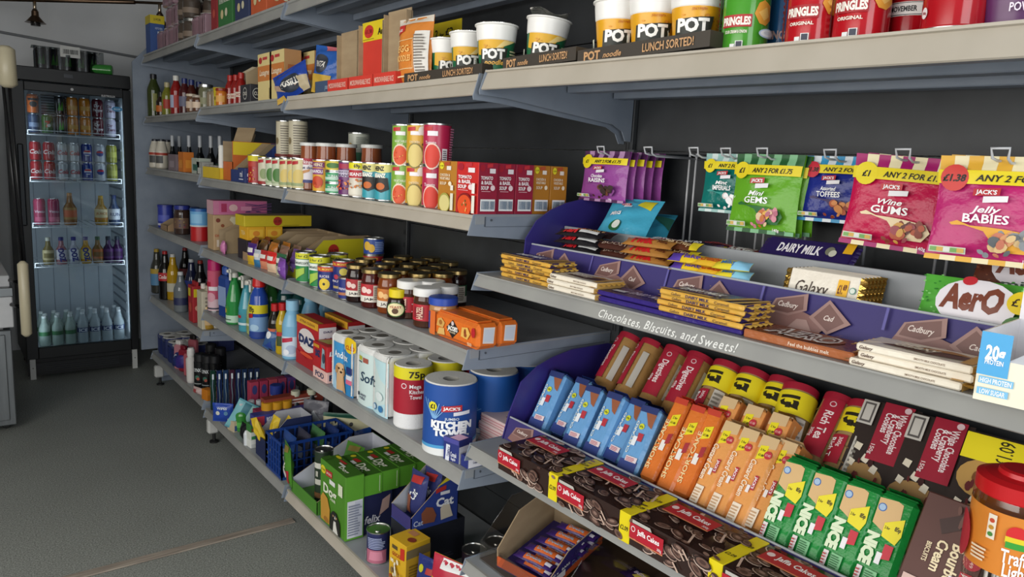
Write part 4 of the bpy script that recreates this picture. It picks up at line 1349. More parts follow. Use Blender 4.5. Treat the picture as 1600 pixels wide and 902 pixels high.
R1 = roll(.034, .20, CK, dig(), '#a81c34')
R2 = roll(.034, .20, CK, dig(), '#a81c34')
R3 = roll(.036, .20, '#a88a5e', dig('£1', 'Rich Tea', '300g'), '#a81c34')
R4 = roll(.034, .20, '#a88a5e', dig(None, 'Rich Tea', '300g'), '#a81c34')
for i, (px, pr, rz, lab) in enumerate(((928, R1, -120, 'turned sideways, farthest left'), (962, R2, -130, 'turned sideways, second from the left'), (1000, R1, -84, 'reading downwards, third from the left'), (1036, R1, -80, 'reading downwards, fourth from the left'))):
    inst('biscuit_roll', pr, (1.28, yat(px, 1.29, .92), ZR), 'red-topped brown biscuit roll in the back row, ' + lab, 'pack of biscuits', 'red-topped rolls in the back row', rz=-86, spin=rz + 86, tilt=39)
for i, px in enumerate((1082, 1125, 1172)):
    inst('biscuit_roll', R3, (1.272, yat(px, 1.28, .93), ZR), 'tan biscuit roll with a yellow £1 band, %s of the left three' % onth(i, 3), 'pack of biscuits', 'yellow-banded rolls', rz=-84, tilt=38)
inst('biscuit_roll', R3, (1.26, yat(1215, 1.27, .93), ZR), 'tan biscuit roll with a yellow £1 band partly hidden beside the red-labelled roll', 'pack of biscuits', rz=-74, tilt=38)
inst('biscuit_roll', R4, (1.27, yat(1252, 1.28, .93), ZR), 'tan biscuit roll with a long red label between two yellow-banded rolls', 'pack of biscuits', rz=-88, tilt=40)
inst('biscuit_roll', R3, (1.262, yat(1298, 1.27, .93), ZR), 'tan biscuit roll with a yellow £1 band beside the cookie packs', 'pack of biscuits', rz=-86, tilt=38)


def cookie(front_price=False):
    D = '#2c1f1a'
    sp = [('r', 0, 0, 1, 1, D)]
    sp += [('c', .40, .24, .38, '#b08a54', .14), ('c', .80, .05, .2, '#a87f4a', .05), ('c', .3, .62 if front_price else .5, .0001, D)]
    sp += [('p', [(.3, .40), (.42, .38), (.46, .44), (.34, .47)], '#efe6d2'), ('p', [(.1, .34), (.2, .32), (.23, .38), (.12, .4)], '#efe6d2'), ('p', [(.5, .32), (.62, .3), (.64, .37), (.53, .39)], '#efe6d2'), ('p', [(.12, .5), (.24, .48), (.26, .55), (.14, .56)], '#e6dcc6')]
    sp += blobs(7, .15, .1, .7, .5, .045, ['#5e1a1a', '#7a2422', '#3a1210'], 5)
    if front_price:
        sp += [('c', .45, .60, .42, '#b8904e', .17)] + blobs(8, .2, .5, .7, .7, .04, ['#5e1a1a', '#7a4a22'], 6)
        sp += [('r', 0, .74, 1, .97, '#ecd91e'), ('t', '£1.09', .6, .855, .22, '#2a2410', {'rot': 90, 'w': .20, 'b': .01}), ('r', .02, .02, .45, .2, '#a01c34'), ('t', '150g', .3, .12, .07, '#f0d8d8', {'w': .2})]
    else:
        sp += [('r', .0, .74, .28, .98, '#c9c4bc'), ('r', .04, .76, .24, .96, '#5a5552'), ('r', .07, .78, .21, .94, '#c9c4bc'), ('p', [(.38, .42), (.90, .42), (.90, 1), (.38, 1)], '#a01c34'), ('t', 'White Chocolate', .76, .72, .13, '#f6e9ea', {'rot': -90, 'w': .40}), ('t', '& Cranberry', .64, .75, .13, '#f6e9ea', {'rot': -90, 'w': .30}), ('t', 'Cookies', .53, .80, .13, '#f6e9ea', {'rot': -90, 'w': .2}),
               ('c', .80, .96, .06, '#e6c8cc'), ('t', '150g', .44, .52, .07, '#f0d8d8', {'rot': -90, 'w': .1})]
    return carton(.10, .05, .2, '#7a1c2c', sp, r=[('r', .2, 0, .8, 1, '#8c2434'), ('r', .3, .6, .7, .95, '#c9b48a')], bev=.006, k='film')


ck, ckp = cookie(), cookie(True)
for px, pr, x, lab in ((1345, ck, 1.27, 'dark cookie pack with red panel, left one of the pair'), (1425, ck, 1.265, 'dark cookie pack with red panel, right one of the pair'), (1520, ckp, 1.255, 'dark cookie pack with yellow price band at its top')):
    inst('cookie_pack', pr, (x, yat(px, x, .95), ZR), lab + ' in the back row', 'pack of biscuits', rz=-86, tilt=36)
inst('biscuit_roll', R3, (1.28, .335, ZR), 'tan roll with a yellow band half hidden at the right end of the back row', 'pack of biscuits', rz=-90, tilt=38)
inst('snack_bag', packet(.05, .08, .02, '#d8cc3a', stripes(0, 1, 2, ['#e8e2a0', '#d8cc3a']), seed=2), (1.20, yat(1385, 1.2, .86), .80), 'small yellow and silver packet behind the last green pack', 'packet', rz=-90, tilt=30)

# brown biscuit boxes with price bands on the shelf in front
def jspec(w, seed, top=False):
    """heaped chocolate-topped sponge cakes with pale undersides, in strong diagonal strokes"""
    rr = random.Random(seed)
    sp = []
    H = .128 if top else .056
    for i in range(26 if not top else 40):
        cx, cy = rr.random(), rr.random()
        R_, th = .011 + .006 * rr.random(), math.radians(-35 + 50 * rr.random())
        fl = .35 + .35 * rr.random()

        def ring(s0, off, n=11):
            return [(cx + (math.cos(6.2832 * q / n) * R_ * s0 * math.cos(th) - (math.sin(6.2832 * q / n) * R_ * s0 * fl + off) * math.sin(th)) / w,
                     cy + (math.cos(6.2832 * q / n) * R_ * s0 * math.sin(th) + (math.sin(6.2832 * q / n) * R_ * s0 * fl + off) * math.cos(th)) / H) for q in range(n)]
        sp.append(('p', ring(1.15, -.0022), '#a88d80' if i % 3 else '#c4ac9e'))
        sp.append(('p', ring(1.12, 0), '#2a1a16'))
        sp.append(('p', ring(.86, .0005), '#5a4038' if i % 2 else '#6f5348'))
        sp.append(('p', ring(.45, .0012), '#8a6e62' if i % 2 else '#4a322b'))
    for i in range(5):
        a, b = rr.random() * .9, rr.random() * .8
        sp += [('p', [(a, b + .1), (a + .015, b + .13), (a + .08, b - .12), (a + .065, b - .15)], '#c9ad9c')]
    return sp


JL = .198


def clip(sp):
    out = []
    for s_ in sp:
        if s_[0] == 'p' and (min(p[0] for p in s_[1]) < 0 or max(p[0] for p in s_[1]) > 1 or min(p[1] for p in s_[1]) < 0 or max(p[1] for p in s_[1]) > 1):
            continue
        if s_[0] == 'c':
            rv = s_[5] if len(s_) > 5 else s_[3]
            a = min(max(s_[1], s_[3]), 1 - s_[3])
            b = min(max(s_[2], rv), 1 - rv)
            s_ = ('c', a, b, s_[3], s_[4], rv)
        out.append(s_)
    return out


def jbox(seed):
    w, d, h = JL, .128, .056
    g = G()
    g.box(-w / 2, w / 2, 0, d, 0, h, M('#33221e', 'gloss'), .0012)
    bx = (-w / 2, w / 2, 0, d, 0, h)
    g.decals(fface(*bx, 'f')[0], w, h, clip(jspec(w, seed)) + [('r', .02, .36, .42, .86, '#b3182c'), ('r', .02, .31, .42, .35, '#d9825a'), ('p', [(.05, .88), (.28, .88), (.26, .99), (.05, .99)], '#bdb9b2'), ('t', 'Jaffa Cakes', .245, .66, .17, '#fff', {'w': .26, 'b': .02}), ('c', .065, .68, .026, '#efd9d9', .1), ('c', .065, .68, .018, '#b3182c', .07), ('t', '300g', .38, .44, .09, '#f0dcdc', {'w': .05})], w0=.0002, st=.00008)
    g.decals(fface(*bx, 't')[0], w, d, clip(jspec(w, seed + 5, True)) + [('r', .10, .50, .62, .82, '#b3182c'), ('r', .10, .47, .62, .50, '#d9825a'), ('t', 'Jaffa Cakes', .38, .69, .11, '#fff', {'w': .34, 'b': .02}), ('c', .15, .69, .035, '#efd9d9', .055), ('t', '300g', .56, .56, .05, '#f0dcdc', {'w': .07})], w0=.0002, st=.00005)
    b = G()
    x0, x1 = .40 * w, .49 * w
    b.box(x0 - .003, x1 + .006, -.0015, d + .0015, .0, h + .0015, M('#e8d41c', 'plas'), .0008)
    b.decals(fplane((x0 - .003, -.0015, 0), (1, 0, 0), (0, 0, 1), (0, -1, 0)), .027, h, [('t', '£2.09', .5, .5, .16, '#2a2410', {'w': .72})], w0=.0001)
    b.decals(fplane((x0 - .003, 0, h + .0015), (1, 0, 0), (0, 1, 0), (0, 0, 1)), .027, d, [('t', '£2.09', .5, .3, .07, '#2a2410', {'w': .72}), ('t', '£2.09', .5, .68, .07, '#2a2410', {'w': .72})], w0=.0001)
    return [('carton', g), ('price_band', b)]


jb = [jbox(3), jbox(8), jbox(21), jbox(30), jbox(40)]
for i in range(5):
    y = 1.252 - JL / 2 - i * (JL + .0035)
    if y < .25:
        continue
    inst('cake_carton', jb[i], (.968, y, .7675), 'brown cake carton with red label and yellow band, %s' % ('farthest left' if i == 0 else ORD[i] + ' from the left end'), 'carton', 'brown cake cartons', rz=-90)

# ------------------------------------------------------------------ lolly jar in the right corner
r, h = .057, .275
yl = yat(1592, 1.172, 1.0)
W_ = 4 * r
jb_ = G().lathe([(r * .93, 0), (r, .006), (r, h - .03), (r * .97, h - .02), (r * .93, h - .018)], M('#f6f4f2', 'acryl'), 36, (0, r), cap=False)
lab = G().lathe([(r + .0004, .150), (r + .0004, .238)], M('#e08a34', 'plas'), 36, (0, r), cap=False)
lab.decals(fcyl(r + .0004, .150, (0, r), W_), W_, .088, [('t', 'Traffic', .60, .36, .22, '#fff', {'w': .17, 'b': .02}), ('t', 'Light', .60, .14, .22, '#fff', {'w': .13, 'b': .02}), ('c', .58, .72, .055, '#d8262a'), ('r', .525, .58, .635, .68, '#e8d22a'), ('r', .53, .5, .63, .6, '#3aa23a'), ('c', .70, .66, .05, '#d8262a'), ('r', .655, .52, .745, .62, '#e8d22a'),
                                                           ('r', .655, .45, .745, .53, '#3aa23a'), ('r', .43, .55, .475, .95, '#f2e6d2'), ('c', .452, .85, .014, '#c84a2a'), ('c', .452, .74, .014, '#c8902a'), ('c', .452, .63, .014, '#4a8a3a'), ('c', .25, .4, .08, '#b8243a', .4)] + rows(.36, .15, .46, .4, 4, '#f0dcc0'), L=.008)
lid = G().lathe([(r * .97, h - .022), (r * .99, h - .02), (r * .99, h), (r * .8, h + .004), (r * .56, h + .006), (r * .54, h + .012), (r * .45, h + .014)], '#c8161e:plas', 36, (0, r))
inst('lolly_jar', [('jar_wall', jb_), ('orange_label', lab), ('red_lid', lid)], (1.172 - r, yl, .7725), 'clear plastic jar with orange label and red lid in the bottom right corner', 'jar', rz=-90)
ll = random.Random(4)
for i in range(16):
    a = ll.random() * 6.28
    rr_ = .034 * math.sqrt(ll.random())
    g = G()
    p = Vector((rr_ * math.cos(a), rr_ * math.sin(a), .02))
    q = p * .8 + Vector((.02 * (ll.random() - .5), .02 * (ll.random() - .5), .15))
    g.tube([p, q], .0019, '#f1efe9:plas', 8)
    hd = G().lathe([(.002, 0), (.008, .003), (.0085, .010), (.005, .016), (.001, .017)], M(ll.choice(['#8a1a30', '#7a7c84', '#b8303c', '#5a6068']), 'film'), 12)
    hd.v = [(v[0] + p.x, v[1] + p.y, v[2] + p.z - .018) for v in hd.v]
    A = 0
    inst('lollipop', [('stick', g), ('wrapped_sweet', hd)], (1.172, yl, .7735), 'lollipop with a white stick standing inside the clear jar', 'lollipop', 'lollipops in the jar', rz=0)

# ------------------------------------------------------------------ lowest shelf of the near bay: clear bins
ZD = .4635
ya0, yb0 = 1.395, .62
g = G()
AC = M('#f6f4f2', 'acryl')
h = .10
for yy in (1.385, 1.09, .88, .70):
    pts = [(1.03, .002), (1.40, .002), (1.40, h + .05), (1.12, h + .05), (1.03, .05)]
    g.prism(pts, lambda p: (p[0], yy + .0012, ZD + p[1]), lambda p: (p[0], yy - .0012, ZD + p[1]), AC)
    g.tube([(1.03, yy, ZD + .05), (1.12, yy, ZD + h + .05), (1.40, yy, ZD + h + .05)], .0018, '#fbfafa:acryl', 6)
g.box(1.026, 1.029, .70, 1.385, ZD + .001, ZD + .052, AC)
g.box(1.026, 1.030, .70, 1.385, ZD + .052, ZD + .055, M('#fbfafa', 'acryl'))
inst('clear_bin', g, (0, 0, 0), 'clear plastic bin with dividers on the lowest near shelf', 'bin', rz=0)
inst('shelf_liner', G().box(1.032, 1.44, .70, 1.39, ZD + .0002, ZD + .0015, M('#5a4636')), (0, 0, 0), 'brown board lining under the clear bin', 'board', rz=0)
g = G().box(0, .11, 0, .0008, 0, .026, M('#e3d6bf'))
g.decals(fplane((0, 0, 0), (1, 0, 0), (0, 0, 1), (0, -1, 0)), .11, .026, rows(.35, .35, .7, .75, 3, '#a8957a'))
inst('ticket', g, (.9905, 1.27, .4365), 'cream paper ticket on the edge of the lowest near shelf', 'ticket', rz=-90, tilt=20)


def bartray(w, d):
    g = G()
    t = .0025
    col, inn = M('#33286e'), MCARD
    g.box(-w / 2, w / 2, 0, d, 0, t, col)
    g.box(-w / 2, w / 2, 0, t, t, .03, {'': M('#c85a2a'), 'b': inn})
    for sx, hh in ((1, .066), (-1, .115)):
        xo, xi = sx * w / 2, sx * (w / 2 - t)
        p = [(0, t), (d, t), (d, hh), (d * .35, hh), (0, hh * .45)]
        A = [(xo - sx * 0.0, q[0], q[1]) for q in p]
        B = [(xi, q[0], q[1]) for q in p]
        n = 5
        g.add(A, [tuple(range(n)) if sx > 0 else tuple(range(n))[::-1]], col if sx > 0 else MCARD)
        g.add(B, [tuple(range(n))[::-1] if sx > 0 else tuple(range(n))], MCARD)
        g.add(A + B, [(i, (i + 1) % n, n + (i + 1) % n, n + i) for i in range(n)], MCARD)
    g.box(-w / 2, w / 2, d - t, d, t, .105, {'': col, 'f': MCARD})
    g.decals(fplane((w / 2, 0, 0), (0, 1, 0), (0, 0, 1), (1, 0, 0)), d, .066, [('p', [(0, .0), (1, .0), (1, .38), (0, .16)], '#c85a2a'), ('r', .04, .14, .3, .40, '#e6e4ea'), ('t', '40 x', .12, .52, .10, '#fff', {'w': .12}), ('t', 'STANDARD', .16, .62, .0001, '#fff'), ('t', 'BARS', .3, .52, .1, '#fff', {'w': .14}), ('t', 'Double Decker', .66, .40, .2, '#6a86b0', {'w': .5, 'b': .02}), ('t', 'Double Decker', .66, .72, .12, '#4a4480', {'w': .4})])
    return g


bt = inst('bar_tray', bartray(.15, .24), (1.045, 1.24, ZD + .012), 'purple and orange cardboard tray full of bars inside the clear bin', 'tray', rz=-76, tilt=-8, roll=4)
bb = flow(.115, .026, .017, '#3a2466', [('r', .25, .1, .8, .9, '#d0642a'), ('t', 'Double', .5, .5, .4, '#8ab0c8', {'w': .4}), ('r', .8, .3, .95, .7, '#d8d4e0')], seed=5)
k = 0
for row in range(5):
    for lay in range(2):
        inst('snack_bar', bb, (1.075 + row * .034, 1.238 + .002 * lay, ZD + .020 + row * .009 + lay * .017), 'purple and orange snack bar in the cardboard tray, %s row from the front, %s layer' % (ORD[row], 'upper' if lay else 'lower'), 'snack bar', 'bars in the purple tray', rz=-82 + 5 * lay, tilt=-12)
        k += 1
for i, (x, y, rz) in enumerate(((1.10, 1.07, -60), (1.17, 1.09, -110), (1.08, 1.02, -80), (1.16, 1.00, -50), (1.24, 1.06, -95), (1.12, 1.045, -20), (1.22, .99, -130))):
    inst('snack_packet', flow(.11, .05, .02, '#2e1c48', [('p', [(.3, .2), (.6, .1), (.8, .5), (.5, .9)], '#c9b64a'), ('t', 'Buttons', .5, .5, .2, '#d8c8e4', {'w': .5})] if i % 2 == 0 else [('r', .3, .3, .7, .7, '#8a4a6a'), ('t', 'Giant', .5, .5, .2, '#e0d0c8', {'w': .3})], seed=i), (x, y, ZD + .003 + .018 * (i // 3)), 'dark purple sweets packet loose in the clear bin, %s in the heap' % ORD[i], 'packet', 'loose packets in the clear bin', rz=rz)
inst('snack_packet', flow(.10, .05, .02, '#b8182c', [('t', 'Malt', .5, .5, .4, '#fff', {'w': .5})], seed=9), (1.09, .90, ZD + .004), 'red sweets packet in the clear bin beyond the divider', 'packet', rz=-85)
inst('snack_packet', flow(.11, .05, .02, '#b8182c', [('t', 'Malt', .5, .5, .4, '#fff', {'w': .5})], seed=8), (1.11, .84, ZD + .004), 'red sweets packet lying nearest the camera in the clear bin', 'packet', rz=-75)
# ------------------------------------------------------------------ third bay, top: rice trays, noodle packet
z = ZS['L5C'] + .0006
RT = '#d23a2c'
for i, (a, b, back, head) in enumerate(((522, 553, 0, 0), (556, 592, 1, 1), (595, 628, 0, 0))):
    ya, yb = yat(a, 1.03, 1.66), yat(b, 1.03, 1.66)
    w = ya - yb
    g = G()
    t = .0025
    g.box(-w / 2, w / 2, 0, .14, 0, t, M(RT))
    g.box(-w / 2, w / 2, 0, t, t, .036, {'': M(RT), 'b': MCARD})
    H = .185 + .012 * i
    inn = M(RT) if back else MCARD
    g.box(-w / 2, w / 2, .045, .045 + t, t, H - (.05 if head else 0), {'': MCARD, 'f': inn})
    for sx in (-1, 1):
        x0, x1 = sorted((sx * w / 2, sx * (w / 2 - t)))
        g.box(x0, x1, t, .14, t, .036, {'': M(RT)})
        g.box(x0, x1, .03, .05, .036, H * .96, {'': MCARD})
    g.decals(fplane((-w / 2, 0, 0), (1, 0, 0), (0, 0, 1), (0, -1, 0)), w, .036, [('t', 'MICROWAVEABLE RICE', .5, .5, .4, '#f2c0b0', {'w': .86, 'b': .02})])
    parts = [('tray', g)]
    if head:
        hd = G().box(-w / 2, w / 2, .043, .0455, H - .055, H, {'': M('#e2c91e'), 'b': MCARD})
        hd.decals(fplane((-w / 2, .043, H - .055), (1, 0, 0), (0, 0, 1), (0, -1, 0)), w, .055, [('c', .28, .5, .19, '#c8322a', .34), ('t', '£1.38', .28, .5, .2, '#7a1a14', {'w': .26}), ('t', 'Any', .82, .42, .34, '#2a2410', {'w': .32}), ('r', .05, .08, .5, .11, '#8a7a1a')])
        parts.append(('yellow_header', hd))
    inst('rice_tray', parts, (1.008, (ya + yb) / 2, z), ('open cardboard rice tray with a red lip, left of the yellow header', 'red rice tray with a yellow header and red price circle', 'open cardboard rice tray with a red lip, beside the orange noodle packet')[i], 'tray', rz=-90 + i)
g = G()
w = .30
g.box(-w / 2, w / 2, 0, .0025, 0, .06, {'': M('#e2c91e'), 'b': MCARD})
g.box(-w / 2, -w / 2 + .004, -.001, .1, -.14, 0, M('#b02a20'))
g.box(-w / 2, w / 2, .0, .1, -.152, -.149, M('#b02a20'))
g.box(w / 2 - .004, w / 2, -.001, .1, -.149, 0, M('#b02a20'))
g.decals(fplane((-w / 2, 0, 0), (1, 0, 0), (0, 0, 1), (0, -1, 0)), w, .06, [('c', .15, .45, .085, '#c8322a', .40), ('t', 'Any 2', .45, .5, .34, '#2a2410', {'w': .27}), ('t', 'for', .66, .4, .18, '#2a2410', {'w': .08}), ('t', '£2', .80, .5, .34, '#2a2410', {'w': .14})])
inst('header_carton', g, (1.24, (yat(632, 1.24, 1.78) + yat(728, 1.24, 1.78)) / 2, z + .153), 'carton with a long yellow Any 2 header behind the noodle packet', 'carton', rz=-90)
g = G().grid(lambda a, b: (.10 * a, .22 * b, .09 * math.sin(3.1 * a) ** .6), 8, 2, MCARD).grid(lambda a, b: (.10 * a, .22 * b, .09 * math.sin(3.1 * a) ** .6 - .002), 8, 2, M('#2a2622'), flip=True)
inst('cardboard_flap', g, (1.32, 1.62, z), 'curled dark-lined cardboard flap behind the green pots', 'cardboard', rz=-60)
nd = packet(.135, .178, .05, '#d9863a', [('r', 0, .9, 1, 1, '#d9cfc0'), ('p', [(.0, .74), (.28, .80), (.25, .9), (0, .9)], '#c8322a'), ('t', 'JACKS', .12, .82, .04, '#fff', {'w': .16}), ('r', .08, .22, .09, .66, '#f2d8a0'), ('r', .08, .65, .62, .66, '#f2d8a0'), ('r', .61, .22, .62, .66, '#f2d8a0'), ('r', .08, .22, .62, .23, '#f2d8a0'),
                                         ('t', 'EGG', .34, .52, .1, '#f2c070', {'w': .36}), ('t', 'NOODLES', .34, .38, .09, '#f2c070', {'w': .44}), ('r', .66, .02, .98, .76, '#e9e4dc')] + rows(.69, .05, .95, .72, 16, '#7a726a') + [('r', .1, .1, .5, .12, '#f6e0b8')], seed=6, flat=.04)
inst('noodle_packet', nd, (1.045, yat(650, 1.05, 1.7), z), 'tall orange noodle packet with a white printed panel', 'packet', rz=-78, tilt=4, roll=-2)

# ------------------------------------------------------------------ soup shelf
z = ZS['L4C'] + .0008


def price_tag():
    return [('r', .05, .84, .3, .94, '#c8323a'), ('r', .3, .78, .55, .88, '#f0eef0')]


SOUP = {'green': tin(.0375, .108, '#7fae3c', [('p', [(.28, .84), (.5, .86), (.5, .96), (.28, .94)], '#c22b33'), ('r', .38, .74, .62, .84, '#f1eef2'), ('t', 'VEGETABLE', .5, .58, .06, '#e6efd0', {'w': .3}), ('t', 'SOUP', .5, .50, .05, '#e6efd0'), ('c', .5, .2, .20, '#e9d9c0', .30), ('c', .5, .2, .17, '#d9501e', .26)] + blobs(9, .38, .04, .6, .34, .018, ['#e8b24a', '#f0d090', '#c8321a'], 2) + [('c', .75, .8, .08, '#b89a5a', .1)]),
        'yellow': tin(.0375, .108, '#d9a92e', [('p', [(.28, .84), (.5, .86), (.5, .96), (.28, .94)], '#c22b33'), ('r', .38, .74, .62, .84, '#f1eef2'), ('t', 'CHICKEN', .48, .56, .06, '#f4e6b8', {'w': .24}), ('c', .66, .86, .09, '#efe8dc', .12), ('c', .5, .2, .20, '#8a7a3a', .34), ('c', .5, .2, .175, '#ddc878', .30), ('c', .68, .5, .03, '#5a3a1a')]),
        'red': tin(.0375, .108, '#b8204c', [('p', [(.28, .84), (.5, .86), (.5, .96), (.28, .94)], '#c22b33'), ('r', .38, .72, .62, .84, '#f1eef2'), ('t', 'Tomato', .46, .55, .08, '#f4e0e6', {'w': .26}), ('c', .5, .2, .20, '#f0d0c0', .34), ('c', .5, .2, .175, '#d8341e', .30), ('r', .72, .0, .84, .4, '#e9e4e8')] + rows(.73, .02, .83, .38, 7, '#6a6068') + rows(.86, .05, .98, .95, 14, '#c87a98'))}
for c, px in (('green', 632), ('yellow', 655), ('red', 681)):
    for lv in (0, 1):
        y = yat(px, 1.06, z)
        inst_round('soup_tin', SOUP[c], (1.02, y, z + lv * .1085), {'green': 'green vegetable', 'yellow': 'yellow chicken', 'red': 'crimson tomato'}[c] + ' soup tin, ' + ('top one' if lv else 'bottom one') + ' of its stack', 'tin', 'stacked soup tins', rz=-52)
CH = [('c', .2, .90, .12, '#e8dc2a', .07), ('t', '£1.05', .2, .90, .03, '#5a4a10', {'w': .18}), ('p', [(.36, .90), (.66, .92), (.66, .99), (.36, .97)], '#b8502a'), ('r', .5, .82, .74, .90, '#efe6da'), ('t', 'CHICKEN &', .42, .72, .05, '#f6e6c8', {'w': .56}), ('t', 'VEGETABLE', .42, .65, .05, '#f6e6c8', {'w': .56}), ('t', 'SOUP', .34, .55, .06, '#f6e6c8', {'w': .36}), ('c', .72, .55, .09, '#f6e6c8', .045)]
TM = [('c', .2, .90, .14, '#a8182e', .07), ('p', [(.42, .90), (.72, .92), (.72, .99), (.42, .97)], '#c8303a'), ('r', .56, .80, .86, .89, '#efe6ea'), ('t', 'TOMATO', .42, .71, .065, '#f8e8ea', {'w': .62, 'b': .04}), ('t', '& BASIL', .42, .62, .065, '#f8e8ea', {'w': .60, 'b': .04}), ('t', 'SOUP', .32, .52, .07, '#f8e8ea', {'w': .4, 'b': .04}), ('c', .72, .52, .12, '#f2d8dc', .055), ('r', .14, .445, .6, .455, '#e8b8c0')]
bc = barcode(.1, .07, .86, .30)
sch = carton(.082, .056, .122, '#b87a22', CH + [('c', .45, .16, .32, '#a8a24a', .2), ('c', .45, .15, .28, '#ddd08a', .17), ('r', .78, .02, .93, .36, '#e6e2cc'), ('r', .78, .42, .93, .52, '#f0ece0')], r=CH + bc, bev=.001)
stm = carton(.092, .056, .122, '#c8201e', TM + [('c', .46, .16, .36, '#8a1414', .24), ('c', .46, .15, .32, '#e2501e', .21)] + blobs(6, .3, .05, .6, .26, .035, ['#f0a04a', '#e8c88a', '#4a6a2a'], 3) + [('r', .83, .02, .96, .36, '#e9e6d8'), ('r', .83, .40, .96, .60, '#f2efe9')], r=TM + bc, bev=.001, faces={'r': '#981a38', 'b': '#981a38'})
y1, y2 = yat(697, 1.01, z), yat(728, 1.01, z) - .003
inst('soup_carton', sch, (1.01, y1, z), 'amber chicken soup carton at the left end of the carton row', 'carton', rz=-90)
inst('soup_carton', stm, (1.008, y2, z), 'red tomato soup carton with a bowl picture facing the aisle', 'carton', rz=-90)
stt = carton(.092, .056, .122, '#981a38', None, r=TM + bc, bev=.001)
for i in range(4):
    inst('soup_carton', stt if i < 2 else sch, (1.068 + .058 * i, 1.485, z), ('dark crimson soup carton with barcode, ' + ('just behind the red one', 'nearest the amber ones')[i]) if i < 2 else 'amber chicken soup carton with barcode at the back of the row, ' + ('nearer the crimson ones' if i == 2 else 'last of all'), 'carton', 'soup cartons showing barcodes', rz=-90)

# tall sausage jars and small tins
saus = jar(.034, .165, '#8c4a2a', '#d8d8d4', .012, [('r', 0, .0, 1, 1, '#e6e0e4'), ('r', 0, .82, 1, 1.1, '#a81c34'), ('t', 'Wikinger', .5, .94, .16, '#f4e4e6', {'w': .5}), ('p', [(.3, .35), (.6, .5), (.62, .62), (.3, .5)], '#c8905a'), ('r', 0, -.02, 1, .12, '#3a3f7a'), ('t', 'hot dog', .5, .68, .12, '#4a4a6a', {'w': .5})], lab=None, neck=.95)
for i, (px, x) in enumerate(((483, 1.03), (508, 1.045), (539, 1.10), (578, 1.12))):
    inst_round('sausage_jar', saus, (x, yat(px, x + .03, z), z), 'tall jar of hot dog sausages with a white lid, %s of four' % onth(i, 4), 'jar', 'sausage jars', rz=-45)
T1 = tin(.036, .108, '#e0a62e', [('r', .25, .78, .7, .95, '#7a2a6a'), ('t', 'HEINZ', .5, .87, .1, '#f4e6c0', {'w': .3}), ('r', .3, .55, .66, .75, '#8a3a7a'), ('t', 'RAVIOLI', .48, .65, .1, '#fff', {'w': .34}), ('c', .48, .3, .18, '#c8441e', .2)] + blobs(6, .35, .15, .6, .45, .04, ['#e0702a', '#b83a1a'], 4))
T3 = tin(.036, .108, '#6a2a6a', [('r', .3, .80, .7, .95, '#a82a4a'), ('r', .25, .55, .7, .75, '#cfc6da'), ('t', 'BAKED', .48, .70, .06, '#4a2a5a', {'w': .34}), ('t', 'BEANS', .48, .60, .08, '#4a2a5a', {'w': .38})] + blobs(22, .28, .05, .7, .48, .035, ['#d8642a', '#c84a1e', '#e0884a'], 5))
T4 = tin(.036, .108, '#d8cfc0', [('r', 0, .82, 1, 1, '#e8dc1e'), ('t', '69p', .55, .91, .10, '#2a2410', {'w': .18, 'b': .04}), ('r', .25, .55, .75, .78, '#b8202e'), ('t', 'BEANS', .5, .66, .1, '#fff', {'w': .36}), ('r', .25, .05, .75, .25, '#e6e0d0')] + blobs(14, .3, .25, .7, .5, .035, ['#d8843a', '#c86a2a', '#e0a04a'], 6))
T5 = tin(.036, .108, '#3aa0b0', [('p', [(.2, .8), (.5, .75), (.8, .8), (.8, 1), (.2, 1)], '#e8dc8a'), ('t', 'HEINZ', .42, .88, .12, '#1a1a1a', {'w': .3, 'b': .05}), ('t', 'BEANZ', .44, .68, .12, '#f6f2e6', {'w': .34, 'b': .06}), ('p', [(.28, .62), (.26, .3), (.5, .2), (.7, .3), (.66, .62)], '#1c1a1a'), ('c', .47, .38, .12, '#c8641e', .1), ('r', .74, .05, .80, .9, '#e6efe6')])
tc_ = [(505, 1.01, T1, 'gold ravioli tin with a purple label'), (546, 1.01, T3, 'purple baked bean tin with orange beans printed'), (563, 1.01, T4, 'pale baked bean tin with a yellow 69p band'), (584, 1.01, T5, 'turquoise and black bean tin, left one of two'), (604, 1.01, T5, 'turquoise and black bean tin, right one beside the soup tins')]
for px, x, pr, lab in tc_:
    inst_round('bean_tin', pr, (x, yat(px, x + .036, z), z), lab, 'tin', rz=-55)
tn = tin(.040, .036, '#3aa06a', [('r', .2, .2, .8, .5, '#bfe0cc'), ('t', 'TUNA', .5, .6, .3, '#e6f2ea', {'w': .3})])
for i in range(2):
    inst_round('fish_tin', tn, (1.008, yat(526, 1.045, z), z + .0365 * i), 'flat green fish tin, %s of the pair' % ('bottom', 'top')[i], 'tin', 'flat green fish tins', rz=-50)
inst_round('fish_tin', tin(.040, .036, '#d8c43a', [('c', .5, .5, .2, '#4a7a3a', .3)]), (1.008, yat(526, 1.045, z), z + .0735), 'flat yellow fish tin on top of the two green ones', 'tin', rz=-50)
pt = tin(.040, .105, '#b9bcae', [('r', 0, 0, 1, .32, '#2a6a4a'), ('c', .35, .5, .09, '#a8843a', .16)] + rows(.55, .35, .9, .9, 9, '#7a8078'))
for i, (px, x, lv) in enumerate(((560, 1.21, 0), (560, 1.21, 1), (600, 1.22, 0), (520, 1.20, 0))):
    inst_round('potato_tin', pt, (x, yat(px, x + .04, z), z + .1055 * lv), 'pale grey tin with a green band, raised on top of another in the back row' if lv else 'pale grey tin with a green band in the back row, ' + ('under the raised one' if i == 0 else 'behind the turquoise tins' if i == 2 else 'behind the gold ravioli tin'), 'tin', 'pale back row tins', rz=-50)

